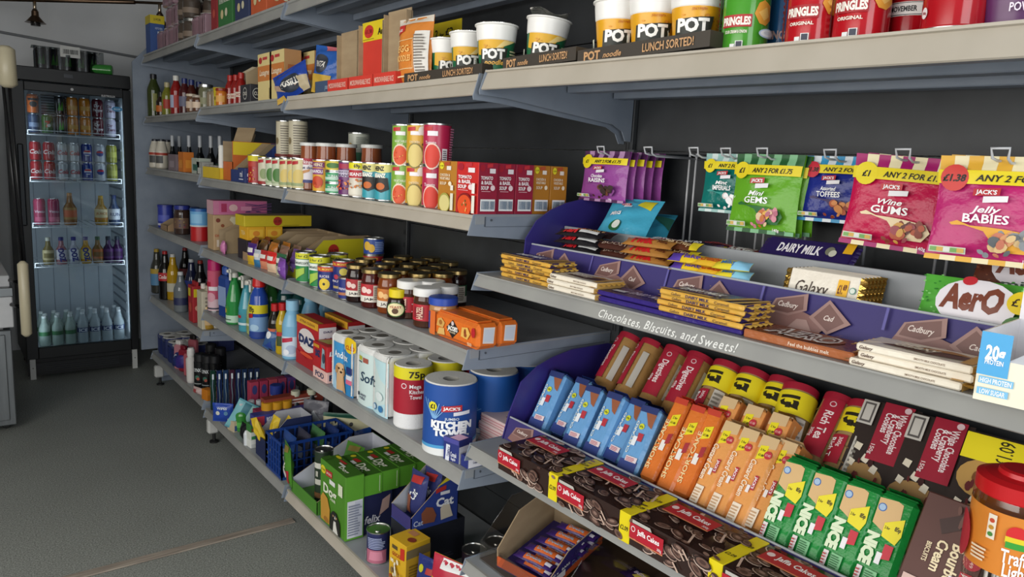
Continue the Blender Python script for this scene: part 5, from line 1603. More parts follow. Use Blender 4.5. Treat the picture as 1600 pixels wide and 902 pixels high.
# ------------------------------------------------------------------ jam shelf
z = ZS['L3C'] + .0008
GY = tin(.037, .108, '#2a8a4a', [('r', 0, .8, 1, 1, '#d8d42a'), ('t', '2 for £2', .5, .9, .08, '#3a4a10', {'w': .4}), ('r', .2, .55, .8, .78, '#e9efe6'), ('t', 'Sweetcorn', .48, .67, .12, '#1a3a2a', {'w': .5, 'sh': .1}), ('p', [(.3, .05), (.6, .3), (.6, .5), (.3, .4)], '#a8c84a'), ('r', .72, .1, .8, .75, '#9ccfd8')])
for i, (px, x) in enumerate(((478, 1.005), (500, 1.008), (527, 1.09))):
    inst_round('vegetable_tin', GY, (x, yat(px, x + .037, z), z), 'green vegetable tin with a yellow band, %s of three' % onth(i, 3), 'tin', 'green vegetable tins', rz=-50)
PN = tin(.036, .085, '#24307a', [('r', 0, .8, 1, 1, '#c8442a'), ('t', 'DEL MONTE', .5, .9, .09, '#f0d040', {'w': .5}), ('c', .5, .26, .17, '#e8c83a', .25), ('c', .5, .26, .04, '#2a2a2a', .06), ('t', 'SLICES', .5, .6, .1, '#e6e0f0', {'w': .3})])
P2 = tin(.036, .108, '#24307a', [('r', 0, .84, 1, 1, '#b82a2e'), ('t', 'DEL MONTE', .5, .92, .07, '#f0d040', {'w': .5}), ('c', .62, .68, .12, '#d8c85a', .12), ('c', .4, .5, .08, '#b8344a', .08), ('t', 'FRUITS', .45, .36, .07, '#e6e0f0', {'w': .4}), ('r', .3, .12, .7, .2, '#b8a06a')])
inst_round('fruit_tin', PN, (1.006, yat(512, 1.04, z), z), 'small blue pineapple tin with a yellow ring', 'tin', rz=-48)
inst_round('fruit_tin', P2, (1.035, yat(536, 1.07, z), z), 'tall blue fruit tin with a red top band', 'tin', rz=-48)
inst_round('fruit_tin', tin(.030, .07, '#24307a', [('t', 'PRINCES', .5, .5, .12, '#d8d4ea', {'w': .45}), ('r', .25, .18, .75, .32, '#b0704a')]), (.999, yat(541, 1.025, z), z), 'smallest blue tin at the shelf edge beside the first jam jar', 'tin', rz=-48)
inst_round('fruit_tin', P2, (1.20, yat(585, 1.24, z + .1), z), 'tall blue fruit tin standing behind the jam jars', 'tin', rz=-48)
inst_round('fruit_tin', tin(.037, .06, '#2a4a9a', [('c', .35, .55, .12, '#e8b83a', .3), ('c', .5, .4, .1, '#e8b83a', .28)] + rows(.6, .2, .95, .9, 6, '#9ab0e0')), (1.20, yat(585, 1.24, z + .1), z + .1085), 'blue peach tin stacked on the tall one behind the jam jars', 'tin', rz=-40)


def jam(cont, l1, l2, lid='#b8a06a:metal'):
    return jar(.034, .118, cont, lid, .013, [('r', 0, .35, 1, 1, l1), ('r', 0, .0, 1, .35, '#e6e0d4'), ('t', 'JAM', .5, .18, .14, '#3a3030', {'w': .3}), ('c', .35, .68, .1, l2, .18), ('c', .5, .62, .07, l2, .14), ('r', .62, .1, .85, .95, '#d8cfc0')] + rows(.64, .15, .83, .9, 7, '#7a6a5a'), neck=.9)


J1 = jam('#22100e', '#a8202a', '#e8c8c0')
J2 = jam('#4a1612', '#b8242e', '#f0d0c8')
J3 = jam('#7a3a12', '#c8742a', '#f0c080')
J4 = jam('#2a120e', '#2a5a3a', '#c8b06a')
k = 0
JP = [(558, 1.005, J1), (582, 1.006, J2), (608, 1.012, J3), (600, 1.09, J2), (628, 1.085, J3), (655, 1.10, J2), (571, 1.09, J1), (612, 1.165, J1), (640, 1.17, J4), (668, 1.175, J2), (690, 1.165, J3), (655, 1.25, J1), (684, 1.25, J2), (712, 1.24, J4), (630, 1.25, J1), (672, 1.325, J2), (700, 1.325, J1)]
JW = ['at the shelf edge, dark and leftmost', 'at the shelf edge, red labelled, between two others', 'at the shelf edge, amber, next to the yellow-lidded jar']
for i, (px, x, pr) in enumerate(JP):
    rk = lambda q: sum(q > v for v in (1.02, 1.12, 1.2, 1.3))
    rowx = ('front', 'second', 'third', 'fourth', 'last')[rk(x)]
    col_ = {id(J1): 'black', id(J2): 'deep red', id(J3): 'amber', id(J4): 'green-labelled'}[id(pr)]
    inst_round('jam_jar', pr, (x, yat(px, x + .034, z + .05), z), 'gold-lidded jam jar ' + JW[i] if i < 3 else col_ + ' gold-lidded jam jar, %s row back, number %s from the left' % (rowx, ['one', 'two', 'three', 'four', 'five'][sorted(q[0] for q in JP if rk(q[1]) == rk(x)).index(px)]), 'jar', 'gold-lidded jam jars', rz=-45)
mz = roundthing([(.024, 0), (.03, .004), (.032, .03), (.028, .055), (.02, .062)], '#2a1712', [('c', .5, .42, .28, '#3a6a2a', .42), ('c', .5, .42, .25, '#efe2b0', .37), ('t', 'YEAST', .5, .56, .14, '#a82a2a', {'w': .36}), ('c', .5, .33, .09, '#5a3a22', .16)], .032, .008, .05, 'gloss')
inst_round('spread_jar', [('glass_body', mz), ('yellow_lid', G().lathe([(.024, .060), (.026, .062), (.026, .082), (.024, .084)], '#e8d01e:plas', 24, (0, .032)))], (.998, yat(621, 1.03, z), z), 'squat brown spread jar with a yellow lid and oval label', 'jar', rz=-42)
nu = jar(.037, .108, '#4a2a1c', '#ecebe8', .022, [('r', 0, .05, 1, .95, '#b82030'), ('r', .2, .2, .48, .8, '#8a1a28'), ('t', 'hazelnut', .68, .5, .2, '#f6eeee', {'rot': 90, 'w': 1.6 * .5, 'b': .04}), ('t', 'HAZEL', .36, .5, .16, '#e8c8b0', {'rot': 90, 'w': .7})], neck=.95)
NP = [(641, 1.03, 'white-lidded hazelnut spread jar, left one of the front pair'), (667, 1.012, 'white-lidded hazelnut spread jar, right one of the front pair'), (674, 1.085, 'white-lidded hazelnut spread jar behind the front pair'), (694, 1.075, 'white-lidded hazelnut spread jar behind the blue-lidded one')]
for px, x, lab in NP:
    inst_round('spread_jar', nu, (x, yat(px, x + .037, z + .05), z), lab, 'jar', 'white-lidded spread jars', rz=-38)
pb = jar(.036, .098, '#b88a5a', '#2a4aa8', .020, [('r', 0, 0, 1, 1, '#2a3f8a'), ('t', 'PEANUT', .5, .62, .2, '#f0eef6', {'w': .5, 'sh': .2}), ('t', 'BUTTER', .5, .36, .2, '#f0eef6', {'w': .5, 'sh': .2}), ('r', .7, .1, .95, .9, '#c8302a')], neck=.97)
inst_round('spread_jar', pb, (1.006, yat(690, 1.04, z), z), 'peanut spread jar with a bright blue lid beside the orange cracker packs', 'jar', rz=-40)
# crackers
CR = [('p', [(.36, .50), (.50, .88), (.64, .50), (.50, .12)], '#1c1614'), ('t', "JACOB'S", .5, .52, .18, '#f6f2ea', {'w': .22, 'b': .05}), ('c', .5, .73, .03, '#d8c8c8', .09), ('t', 'TABLE CRACKERS', .5, .36, .07, '#e0d0b0', {'w': .14}), ('p', [(.14, .45), (.17, .75), (.25, .82), (.33, .65), (.29, .42)], '#d8a85a'), ('p', [(.16, .1), (.2, .38), (.32, .42), (.34, .15)], '#e0b468'), ('c', .235, .62, .035, '#a86a2a', .1),
      ('p', [(.70, .35), (.72, .72), (.84, .78), (.90, .55), (.84, .3)], '#e8b85a'), ('c', .79, .56, .025, '#8a3a14', .14), ('c', .8, .45, .03, '#9a4a1a', .08), ('r', 0, 0, .12, 1, '#e0702e'), ('c', .97, .66, .04, '#b81a24', .2)] + rows(.86, .10, .97, .24, 3, '#f0c8a0')
CRT = [('r', .30, .2, .58, .7, '#1c1614'), ('t', "JACOB'S", .44, .45, .2, '#e8dcc0', {'w': .2}), ('p', [(.05, .2), (.12, .9), (.25, .7), (.2, .1)], '#d8a85a'), ('p', [(.62, .2), (.7, .8), (.82, .7), (.78, .1)], '#e0b468'), ('c', .9, .5, .05, '#b8642a', .3)]
crk = brick(.215, .064, .070, '#e2742c', f=CR, t=CRT, r=[('p', [(.16, .25), (.8, .2), (.86, .85), (.2, .88)], '#e9e4e2'), ('p', [(.22, .32), (.74, .28), (.78, .78), (.26, .8)], '#d3dbe8')], crimp=False)
for i in range(2):
    inst('cracker_pack', crk, (1.006 + i * .0655, 1.512 + .002 * i, z), 'orange cracker pack with a black diamond, ' + ('at the shelf edge' if i == 0 else 'behind the other one'), 'pack of crackers', 'orange cracker packs', rz=-90)

# ------------------------------------------------------------------ household paper shelf
z = ZS['L2C'] + .0008


def paper_roll(r, h, sp, name, film='#e9e9e6', base='#e9e9ea'):
    g = G()
    R_ = r
    g.lathe([(.018, .004, '#efeeea:tissue'), (R_ * .96, 0), (R_, .004, M(base, 'tissue')), (R_, h - .004, '#d9d8d4:tissue'), (R_ * .96, h), (.022, h - .002)], M(base, 'tissue'), 40, (0, r), cap=False)
    g.lathe([(.022, h - .002), (.020, h - .03), (.0005, h - .031)], '#8c8a84:dull', 24, (0, r), cap=False)
    W_ = 5.0 * r
    w = G()
    w.decals(fcyl(r + .0004, 0, (0, r), W_), W_, h, sp, L=.011)
    return [('paper', g), ('printed_film', w)]


KT = [('r', 0, .16, 1, .985, '#1f4f9e'), ('p', [(0, .15), (.2, .16), (.5, .19), (.8, .26), (1, .34), (1, .30), (.8, .21), (.5, .13), (.2, .10), (0, .10)], '#e9edf0'), ('p', [(0, .17), (.2, .18), (.5, .215), (.8, .29), (1, .37), (1, .34), (.8, .26), (.5, .185), (.2, .155), (0, .15)], '#4a9ad0'),
      ('r', 0, 0, 1, .10, '#e6e6e2')]
KT = [('r', 0, .0, 1, .985, '#1f4f9e'), ('p', [(0, 0), (1, 0), (1, .31), (.8, .22), (.5, .145), (.2, .11), (0, .105)], '#e6e8e8'), ('p', [(0, .115), (.2, .12), (.5, .155), (.8, .23), (1, .32), (1, .27), (.8, .185), (.5, .11), (.2, .075), (0, .07)], '#4f9fd4')]
for a in range(7):
    KT += [('p', [(.38 + .004 * a, .52), (.39 + .004 * a, .52), (.30 + .035 * a, .78 - .01 * a), (.293 + .035 * a, .775 - .01 * a)], '#7fb0e0')]
KT += [('c', .385, .69, .035, '#e8dc2a'), ('t', '£1', .385, .69, .06, '#2a2a1a', {'b': .05}), ('p', [(.455, .63), (.60, .65), (.60, .73), (.455, .71)], '#c22b33'), ('t', "JACK'S", .527, .68, .04, '#fff', {'w': .12, 'b': .03}), ('p', [(.54, .58), (.66, .60), (.66, .65), (.54, .63)], '#e9eaf2'),
       ('t', 'KITCHEN', .53, .455, .095, '#f6f8fa', {'w': .30, 'b': .07}), ('t', 'TOWEL', .53, .345, .095, '#f6f8fa', {'w': .26, 'b': .07}), ('t', 'JUMBO', .53, .54, .035, '#dfe8f4', {'w': .1})]
bt_ = paper_roll(.070, .192, KT, 'b')
inst_round('kitchen_roll', bt_, (.985, 1.585, z), 'wide blue kitchen towel roll with white lettering at the shelf front', 'kitchen roll', rz=-38)
KB = [('r', 0, .12, 1, .985, '#1f5aa8'), ('p', [(0, .12), (.4, .2), (1, .2), (1, .14), (.4, .13), (0, .06)], '#e6e8ea')] + [('p', [(.2, .3), (.21, .3), (.3 + .03 * a, .5), (.29 + .03 * a, .5)], '#7fb0e0') for a in range(5)] + rows(.72, .4, .86, .62, 5, '#a8c4e6')
bb_ = paper_roll(.068, .192, KB, 'bb')
inst_round('kitchen_roll', bb_, (1.140, yat(770, 1.208, z + .1), z), 'wide blue kitchen towel roll behind and right of the front one', 'kitchen roll', rz=-38)
inst_round('kitchen_roll', bb_, (1.278, 1.640, z), 'wide blue kitchen towel roll hidden behind the front one', 'kitchen roll', 'blue kitchen rolls behind', rz=-38)
inst_round('kitchen_roll', bb_, (1.285, 1.500, z), 'wide blue kitchen towel roll deepest on the shelf', 'kitchen roll', 'blue kitchen rolls behind', rz=-38)
RR = [('r', 0, .25, 1, .80, '#a8152c'), ('r', 0, .80, 1, .985, '#dfd21e'), ('t', '75p', .56, .885, .10, '#2a2410', {'w': .17, 'b': .03}), ('c', .425, .70, .03, '#efe0e2'), ('c', .425, .70, .022, '#a8152c'), ('t', 'Mega', .545, .70, .06, '#f6ecee', {'w': .12}), ('t', 'Kitchen', .565, .615, .06, '#f6ecee', {'w': .16}), ('t', 'Towel', .55, .53, .06, '#f6ecee', {'w': .12})]
rr_ = paper_roll(.054, .183, RR, 'r')
inst_round('kitchen_roll', rr_, (1.006, 1.79, z), 'red and yellow wrapped kitchen roll marked 75p', 'kitchen roll', rz=-36)
rr2 = paper_roll(.054, .183, [('r', 0, .25, 1, .8, '#a8152c'), ('r', 0, .8, 1, .985, '#dfd21e')], 'r')
inst_round('kitchen_roll', rr2, (1.118, 1.795, z), 'white-topped kitchen roll in film, second row behind the 75p roll', 'kitchen roll', rz=-36)
inst_round('kitchen_roll', rr2, (1.230, 1.795, z), 'white-topped kitchen roll in film, third row behind the 75p roll', 'kitchen roll', rz=-36)


def multi(nx, ny, nz, r, h, sp, col, wsp=None, side=None):
    """film-wrapped block of toilet rolls: bulging rounded outline, roll ends on top"""
    g = G()
    W_, D_ = nx * 2 * r, ny * 2 * r
    H_ = nz * h
    n = 8
    outl = []
    for sx, k in ((0, nx), (1, ny), (2, nx), (3, ny)):
        for i in range(k):
            for q in range(n):
                a = math.pi * q / n
                t = (i + .5) * 2 * r - r * .98 * math.cos(a)
                o = -(r * .0 + (math.sin(a) ** .7) * r * .16)
                if sx == 0:
                    outl.append((-W_ / 2 + t, .012 + o))
                elif sx == 1:
                    outl.append((W_ / 2 - .012 - o, t))
                elif sx == 2:
                    outl.append((W_ / 2 - t, D_ - .012 - o))
                else:
                    outl.append((-W_ / 2 + .012 + o, D_ - t))
    rings = []
    for zz, sc in ((0, .93), (.006, 1), (H_ - .012, 1), (H_ - .003, .97), (H_, .93)):
        rings.append([(p[0] * sc, D_ / 2 + (p[1] - D_ / 2) * sc, zz) for p in outl])
    m = len(outl)
    for a in range(4):
        g.add(rings[a] + rings[a + 1], [(i, (i + 1) % m, m + (i + 1) % m, m + i) for i in range(m)], M(col, 'film'), True)
    g.add(rings[-1], [tuple(range(m))], M('#d3d2cd', 'tissue'))
    g.add(rings[0], [tuple(range(m))[::-1]], M('#d3d2cd', 'tissue'))
    for i in range(nx):
        for j in range(ny):
            c = (-W_ / 2 + (i + .5) * 2 * r, (j + .5) * 2 * r)
            g.lathe([(r * .92, H_), (r * .9, H_ + .002), (.022, H_ + .001), (.020, H_ + .0004)], '#dddcd8:tissue', 24, c, cap=False)
            g.lathe([(.0005, H_ + .0006), (.020, H_ + .0008)], '#77736b:dull', 16, c, cap=False)
    p = [('wrapped_rolls', g)]
    f = G()
    fr = fplane((-W_ / 2 + .004, -.0015, 0), (1, 0, 0), (0, 0, 1), (0, -1, 0))

    def bulge(u, v, w):
        q = fr(u, v, w)
        ph = (u % (2 * r)) / (2 * r)
        q.y -= (max(0, math.sin(math.pi * ph)) ** .7) * r * .16 - .0125
        return q
    f.decals(bulge, W_ - .008, H_, sp, L=.012)
    p.append(('printed_front', f))
    if wsp:
        s_ = G()
        fs = fplane((W_ / 2 + .0015, .004, 0), (0, 1, 0), (0, 0, 1), (1, 0, 0))

        def b2(u, v, w):
            q = fs(u, v, w)
            ph = (u % (2 * r)) / (2 * r)
            q.x += (max(0, math.sin(math.pi * ph)) ** .7) * r * .16 - .0125
            return q
        s_.decals(b2, D_ - .008, H_, wsp, L=.012)
        p.append(('printed_side', s_))
    return p


AN = [('r', 0, 0, 1, .86, '#3f96d0'), ('p', [(.5, 0), (1, 0), (1, .86), (.5, .86)], '#2f84c0'), ('p', [(.02, .0), (.30, .0), (.2, .35), (.02, .3)], '#a8cfe8'), ('c', .85, .90, .26, '#e8c41e', .14), ('t', '£2.50', .85, .86, .07, '#c8401e', {'w': .34, 'b': .03}),
      ('t', 'Andrex', .48, .66, .12, '#f6fafc', {'w': .60, 'b': .02}), ('c', .42, .40, .18, '#d9b48a', .11), ('c', .38, .41, .03, '#2a1c14', .02), ('c', .52, .41, .03, '#2a1c14', .02), ('c', .46, .35, .04, '#2a1c14', .02), ('p', [(.3, .32), (.58, .32), (.72, .02), (.3, .02)], '#cfa67a'), ('c', .3, .38, .06, '#b88a5a', .07), ('c', .62, .38, .06, '#b88a5a', .07),
      ('r', .76, .40, .98, .52, '#1f2f6e'), ('r', .76, .30, .98, .38, '#d8dce6'), ('r', .76, .22, .98, .30, '#d86a8a')]
inst('toilet_roll_pack', multi(2, 5, 2, .042, .093, AN, '#dcdcda'), (1.008, 2.160, z), 'blue toilet roll pack with a puppy picture', 'toilet rolls', rz=-90)
SF = [('r', 0, 0, 1, .9, '#cfe2e0'), ('p', [(.35, .0), (1, .25), (1, 0)], '#b8dce6'), ('p', [(.55, .9), (1, .9), (1, .5), (.8, .6)], '#bfe0e6'), ('r', .10, .76, .22, .83, '#b8b83a'), ('r', .25, .74, .40, .82, '#a85a4a'), ('r', .10, .72, .22, .745, '#5a6a6a'), ('t', 'Soft', .40, .50, .17, '#24405a', {'w': .44, 'sh': .15, 'b': .01}), ('r', .08, .14, .14, .2, '#2a3a4a'), ('t', 'Luxury', .26, .19, .05, '#3a3a5a', {'w': .2}), ('t', 'rolls', .24, .13, .05, '#3a3a5a', {'w': .18}),
      ('c', .66, .12, .06, '#3a7ab0', .055), ('c', .66, .12, .045, '#cfe2ea', .04), ('c', .84, .12, .06, '#3a7ab0', .055), ('c', .80, .32, .1, '#dfeaea', .07)]
inst('toilet_roll_pack', multi(2, 4, 2, .053, .093, SF, '#e6e6e4'), (1.010, 1.958, z), 'pale green and white soft toilet roll pack', 'toilet rolls', rz=-90)
# soap powder cartons
DZ = [('r', 0, .86, 1, 1, '#d8a42a'), ('t', 'XTRA CLEAN', .5, .93, .05, '#7a3a1a', {'w': .7}), ('c', .5, .56, .40, '#dfd6d4', .24), ('t', 'DAZ', .5, .56, .16, '#22305e', {'w': .74, 'b': .07}), ('r', .2, .38, .8, .43, '#e9e4dc'), ('p', [(.0, .3), (.5, .18), (1, .3), (1, .0), (0, 0)], '#a81a22'), ('c', .5, .26, .3, '#d84a2a', .04)]
DW = [('r', .03, .04, .97, .92, '#e6e3e8')] + rows(.12, .1, .88, .5, 10, '#8a86a0') + [('r', .1, .55, .9, .56, '#8a86a0'), ('t', 'DAZ', .5, .84, .04, '#3a3a6a', {'w': .5}), ('c', .35, .7, .06, '#6a6a8a'), ('c', .65, .7, .06, '#6a6a8a')]
dz = carton(.195, .068, .178, '#b01e24', DZ, DW, [('r', 0, .0, 1, .3, '#c8902a')], bev=.0015)
for i in range(4):
    x = 1.028 + i * .105
    inst('powder_carton', dz, (x, yat(480, 1.028, z + .1) - .012 * i, z), 'large red washing powder carton with white side, ' + ('at the shelf edge' if i == 0 else ('second', 'third', 'fourth')[i - 1] + ' one behind it'), 'carton', 'large red powder cartons', rz=-90)
D2 = [('t', 'DAZ', .36, .60, .24, '#22305e', {'w': .34, 'b': .08}), ('c', .36, .6, .24, '#c8442e', .0001), ('p', [(.62, .1), (.9, .1), (.86, .85), (.7, .9)], '#8fa6b0'), ('c', .8, .5, .1, '#3a4a5a', .2), ('r', .1, .82, .5, .94, '#c8902a')]
DR = [('p', [(.08, .62), (.42, .68), (.40, .86), (.1, .80)], '#efe8ee'), ('t', 'DAZ', .25, .74, .12, '#22305e', {'w': .22, 'b': .06}), ('r', .5, .74, .9, .77, '#f0c8c8'), ('t', 'TAB', .26, .4, .1, '#f4e0e0')] + rows(.45, .3, .8, .6, 4, '#f0d0d0')
d2 = carton(.115, .105, .088, '#b01e24', D2, DR, [('p', [(.05, .1), (.7, .2), (.95, .9), (.3, .8)], '#a89a3a')], bev=.0015, faces={'r': '#c8242e'})
po = carton(.115, .105, .038, '#e0b8b0', [('t', 'POD', .5, .5, .5, '#2a3a5e', {'w': .6})], [('t', 'PODS', .5, .5, .5, '#2a3a5e', {'w': .84, 'b': .05})], bev=.001)
yy = yat(497, 1.0, z + .05)
inst('powder_carton', po, (1.006, yy, z), 'low pink and white carton printed POD under the small red one', 'carton', rz=-90)
inst('powder_carton', d2, (1.006, yy, z + .0385), 'small bright red washing tablet carton on a pale one', 'carton', rz=-90)
# tampon cartons and pink tissue boxes at the near end
TP = [('r', 0, .8, 1, 1, '#4a4a9a'), ('p', [(.15, 0), (.4, 0), (.45, .7), (.2, .7)], '#dfe2ee'), ('t', 'TAMPAX', .36, .4, .14, '#24307a', {'rot': 80, 'w': .5}), ('t', 'Compak', .7, .35, .2, '#e6e8f4', {'w': .4}), ('t', 'Regular', .7, .16, .12, '#e6e8f4', {'w': .3})]
tp = carton(.055, .05, .062, '#24307a', TP, [('r', .0, .0, 1, .72, '#e9e9f0'), ('t', 'Compak', .5, .4, .1, '#24307a', {'w': .5})], [('r', .4, .0, 1, .7, '#d8a8c8')], bev=.001)
inst('hygiene_carton', tp, (1.004, 1.497, z), 'dark blue and white hygiene carton standing at the shelf end', 'carton', rz=-78)
lo_ = carton(.032, .05, .030, '#24307a', None, [('r', .02, .08, .98, .92, '#ecebf2'), ('t', 'Compak', .45, .5, .2, '#2a3060', {'w': .3}), ('r', .74, .4, .9, .6, '#2a3a7a')], [('r', .2, .2, .8, .8, '#d8b0c8')], bev=.001)
inst('hygiene_carton', lo_, (1.012, 1.448, z), 'low blue hygiene carton with white end at the shelf corner', 'carton', 'low hygiene cartons', rz=-90)
inst('hygiene_carton', lo_, (1.066, 1.448, z), 'low blue hygiene carton with white end, just behind the corner one', 'carton', 'low hygiene cartons', rz=-90)
pk = carton(.13, .115, .022, '#dfc6c4', rows(0, .25, 1, .95, 2, '#c8848a', .3), rows(0, .25, 1, .95, 2, '#c8848a', .3), [('r', .5, .3, .9, .7, '#7a4a4a')], bev=.001)
for i in range(4):
    inst('tissue_box', pk, (1.135 + .004 * (i % 2), 1.498 - .004 * (i % 2), z + i * .0225), 'flat pale pink box, %s of the stack of four beside the purple display' % ('bottom', 'second up', 'third up', 'top')[i], 'box', 'stacked pale pink boxes', rz=-90)

# ------------------------------------------------------------------ bottom shelf: pet food
z = ZS['L1C'] + .0008
DG = [('c', .13, .86, .10, '#e0d42a', .065), ('t', '£3.05', .13, .86, .03, '#4a4a10', {'w': .15}), ('p', [(.24, .80), (.50, .82), (.50, .92), (.24, .90)], '#b8302e'), ('t', "JACK'S", .37, .86, .035, '#f4e0d8', {'w': .2}), ('r', .40, .72, .62, .79, '#e9eae6'), ('t', 'Dog', .42, .60, .15, '#eef2dc', {'w': .52, 'b': .03}), ('t', 'Adult', .55, .50, .05, '#dfe8c8', {'w': .2}), ('r', .76, .66, .92, .84, '#dfe6c8'),
      ('p', [(.08, .05), (.06, .40), (.16, .50), (.34, .46), (.44, .30), (.42, .06)], '#c9963a'), ('c', .30, .1, .1, '#a8722a', .05), ('p', [(.44, .02), (.48, .26), (.56, .34), (.70, .34), (.84, .22), (.86, .02)], '#23231f'), ('p', [(.58, .02), (.60, .16), (.66, .30), (.70, .16), (.78, .02)], '#e6e4dc'), ('c', .59, .27, .02, '#c8a070'), ('c', .72, .27, .02, '#c8a070'), ('c', .66, .22, .03, '#15151a', .02)]
DT = [('c', .15, .8, .09, '#e0d42a', .1), ('p', [(.28, .62), (.5, .65), (.5, .8), (.28, .77)], '#b8302e'), ('r', .38, .48, .6, .58, '#e9eae6'), ('t', 'Dog', .70, .35, .22, '#eef2dc', {'w': .32, 'b': .03}), ('r', 0, .05, .15, .5, '#3f6a22')]
DS = [('r', .1, .04, .92, .62, '#e3e4ea'), ('r', .5, .05, .9, .6, '#cfd2e0')] + rows(.14, .08, .85, .58, 12, '#8f95a8')
dg = carton(.20, .068, .225, '#4f8a26', DG, DS, DT, bev=.002, faces={'r': '#63a832', 't': '#3f6f20'})
inst('dog_food_carton', dg, (1.006, yat(523, 1.01, z + .1) + .01, z), 'tall green dog food carton with dog picture standing at the shelf edge', 'carton', rz=-90)
DF = [('r', 0, 0, 1, 1, '#5fa030'), ('r', .04, .1, .14, .8, '#dfe6c8')]
dfl = carton(.20, .066, .072, '#4f8a26', DF, [('r', 0, 0, 1, 1, '#62a832'), ('r', .86, .1, .9, .9, '#cfe0b8')], [('c', .12, .7, .05, '#e0d42a', .16), ('p', [(.24, .45), (.42, .5), (.42, .75), (.24, .7)], '#b8302e'), ('r', .30, .22, .46, .42, '#e9eae6'), ('t', 'Dog', .68, .5, .5, '#eef2dc', {'w': .34, 'b': .03}), ('t', 'Adult', .66, .14, .16, '#dfe8c8', {'w': .16})], bev=.002, faces={'t': '#3f6f20', 'r': '#62a832'})
FX = carton(.17, .12, .14, '#1f2450', [('r', .30, .72, .74, .90, '#e0c81e'), ('t', '£4.75', .52, .81, .09, '#8a2a1a', {'w': .36, 'b': .03}), ('t', 'felix', .52, .38, .2, '#eceaf4', {'w': .42, 'sh': .2, 'b': .03}), ('c', .1, .2, .1, '#6a8aa0', .2), ('r', .05, .4, .15, .6, '#c8a83a'), ('p', [(.8, .3), (1, .5), (1, .8), (.85, .7)], '#b89aa0')],
            [('r', 0, .0, 1, 1, '#232850'), ('t', 'felix', .4, .36, .2, '#eceaf4', {'w': .5, 'sh': .2}), ('p', [(.6, .4), (.9, .55), (.95, .9), (.7, .8)], '#c0a098')], [('r', .1, .2, .5, .6, '#6a5a8a'), ('r', .55, .3, .95, .5, '#8a7a9a')] + rows(.1, .65, .9, .9, 3, '#4a6a5a'), bev=.002)
ye = yat(562, 1.065, z + .07)
inst('cat_food_carton', FX, (1.065, ye + .085, z), 'dark blue cat food carton with yellow price flash behind the dog food', 'carton', rz=-90)
FXb = carton(.17, .16, .14, '#1f2450', None, [('r', .0, .1, .9, .3, '#3a3f66')], None, bev=.002)
inst('cat_food_carton', FXb, (1.188, ye + .105, z), 'plain dark blue carton supporting the row of green dog food cartons', 'carton', rz=-90)
ye = yat(569, 1.075, z + .17)
for i in range(4):
    inst('dog_food_carton', dfl, (1.075 + i * .068, ye + .102 + .004 * i, z + .1412), 'low green dog food carton lying on the dark blue ones, %s from the front' % ORD[i], 'carton', 'low green dog food cartons', rz=-90)
pc = tin(.037, .105, '#2a2f5e', [('r', .2, 0, .8, .45, '#b86a80'), ('p', [(.3, .1), (.7, .1), (.66, .4), (.34, .4)], '#d88aa0'), ('r', .06, .02, .14, .3, '#e6e6ea')] + rows(.28, .5, .8, .9, 7, '#aab4d8'))
inst_round('pet_food_tin', pc, (1.012, yat(589, 1.045, z + .05), z), 'pet food tin with pink and dark blue label at the shelf edge', 'tin', rz=-40)
GC = carton(.085, .088, .15, '#dcae22', [('r', .18, .80, .5, .88, '#5a4a2a'), ('t', 'GOCAT', .45, .70, .08, '#b8501e', {'w': .5, 'b': .03}), ('p', [(.68, .66), (.92, .68), (.92, .92), (.68, .9)], '#c8301e'), ('c', .14, .18, .1, '#b8541e', .05)] + blobs(24, .2, .15, .85, .62, .07, ['#efe6cc', '#c8a04a', '#f4ecd8', '#8a6a3a'], 4),
            [('r', 0, .0, 1, .8, '#c79a28'), ('r', 0, .72, 1, .9, '#7a6a4a')] + rows(.1, .1, .9, .6, 8, '#8a6a1a'), [('r', .2, .6, .6, .85, '#c88a5a'), ('c', .75, .4, .18, '#8a3a1e', .14)], bev=.0015)
inst('cat_food_carton', GC, (1.018, yat(622, 1.02, z + .1) , z), 'yellow cat biscuit carton with red flash beside the pet food tin', 'carton', rz=-84)
# cat food display tray, raised on dark carton
ct = G()
t = .0025
w, d = .125, .17
col = M('#2a3f8c')
ct.box(-w / 2, w / 2, 0, d, 0, t, col)
ct.box(-w / 2, w / 2, 0, t, t, .045, {'': M('#3a3474'), 'b': M('#b8bcc4')})
for sx, hh in ((1, .175), (-1, .175)):
    xo, xi = sx * w / 2, sx * (w / 2 - t)
    p = [(0, t), (d, t), (d, hh), (d * .92, hh), (0, .045)]
    A = [(xo, q[0], q[1]) for q in p]
    B = [(xi, q[0], q[1]) for q in p]
    ct.add(A, [tuple(range(5)) if sx > 0 else tuple(range(5))[::-1]], col)
    ct.add(B, [tuple(range(5))[::-1] if sx > 0 else tuple(range(5))], M('#b8bcc4'))
    ct.add(A + B, [(i, (i + 1) % 5, 5 + (i + 1) % 5, 5 + i) for i in range(5)], MCARD)
ct.box(-w / 2, w / 2, d - t, d, t, .175, {'': col, 'f': M('#b8bcc4')})
ct.decals(fplane((w / 2, 0, 0), (0, 1, 0), (0, 0, 1), (1, 0, 0)), d, .175, [('p', [(.52, .72), (.92, .98), (.99, .98), (.99, .85)], '#d8c82a'), ('p', [(.50, .60), (.72, .64), (.72, .72), (.50, .68)], '#b8302e'), ('r', .60, .55, .8, .61, '#e6e6ee'), ('t', 'Cat', .70, .42, .16, '#eef0f6', {'w': .38, 'b': .04}),
                                                                              ('p', [(.22, .1), (.2, .3), (.3, .4), (.44, .36), (.52, .2), (.48, .08)], '#8a5038'), ('p', [(.62, .08), (.6, .3), (.66, .36), (.8, .34), (.88, .1)], '#d9cdb8'), ('t', 'Cat', .14, .14, .1, '#b8c4e0', {'w': .2})])
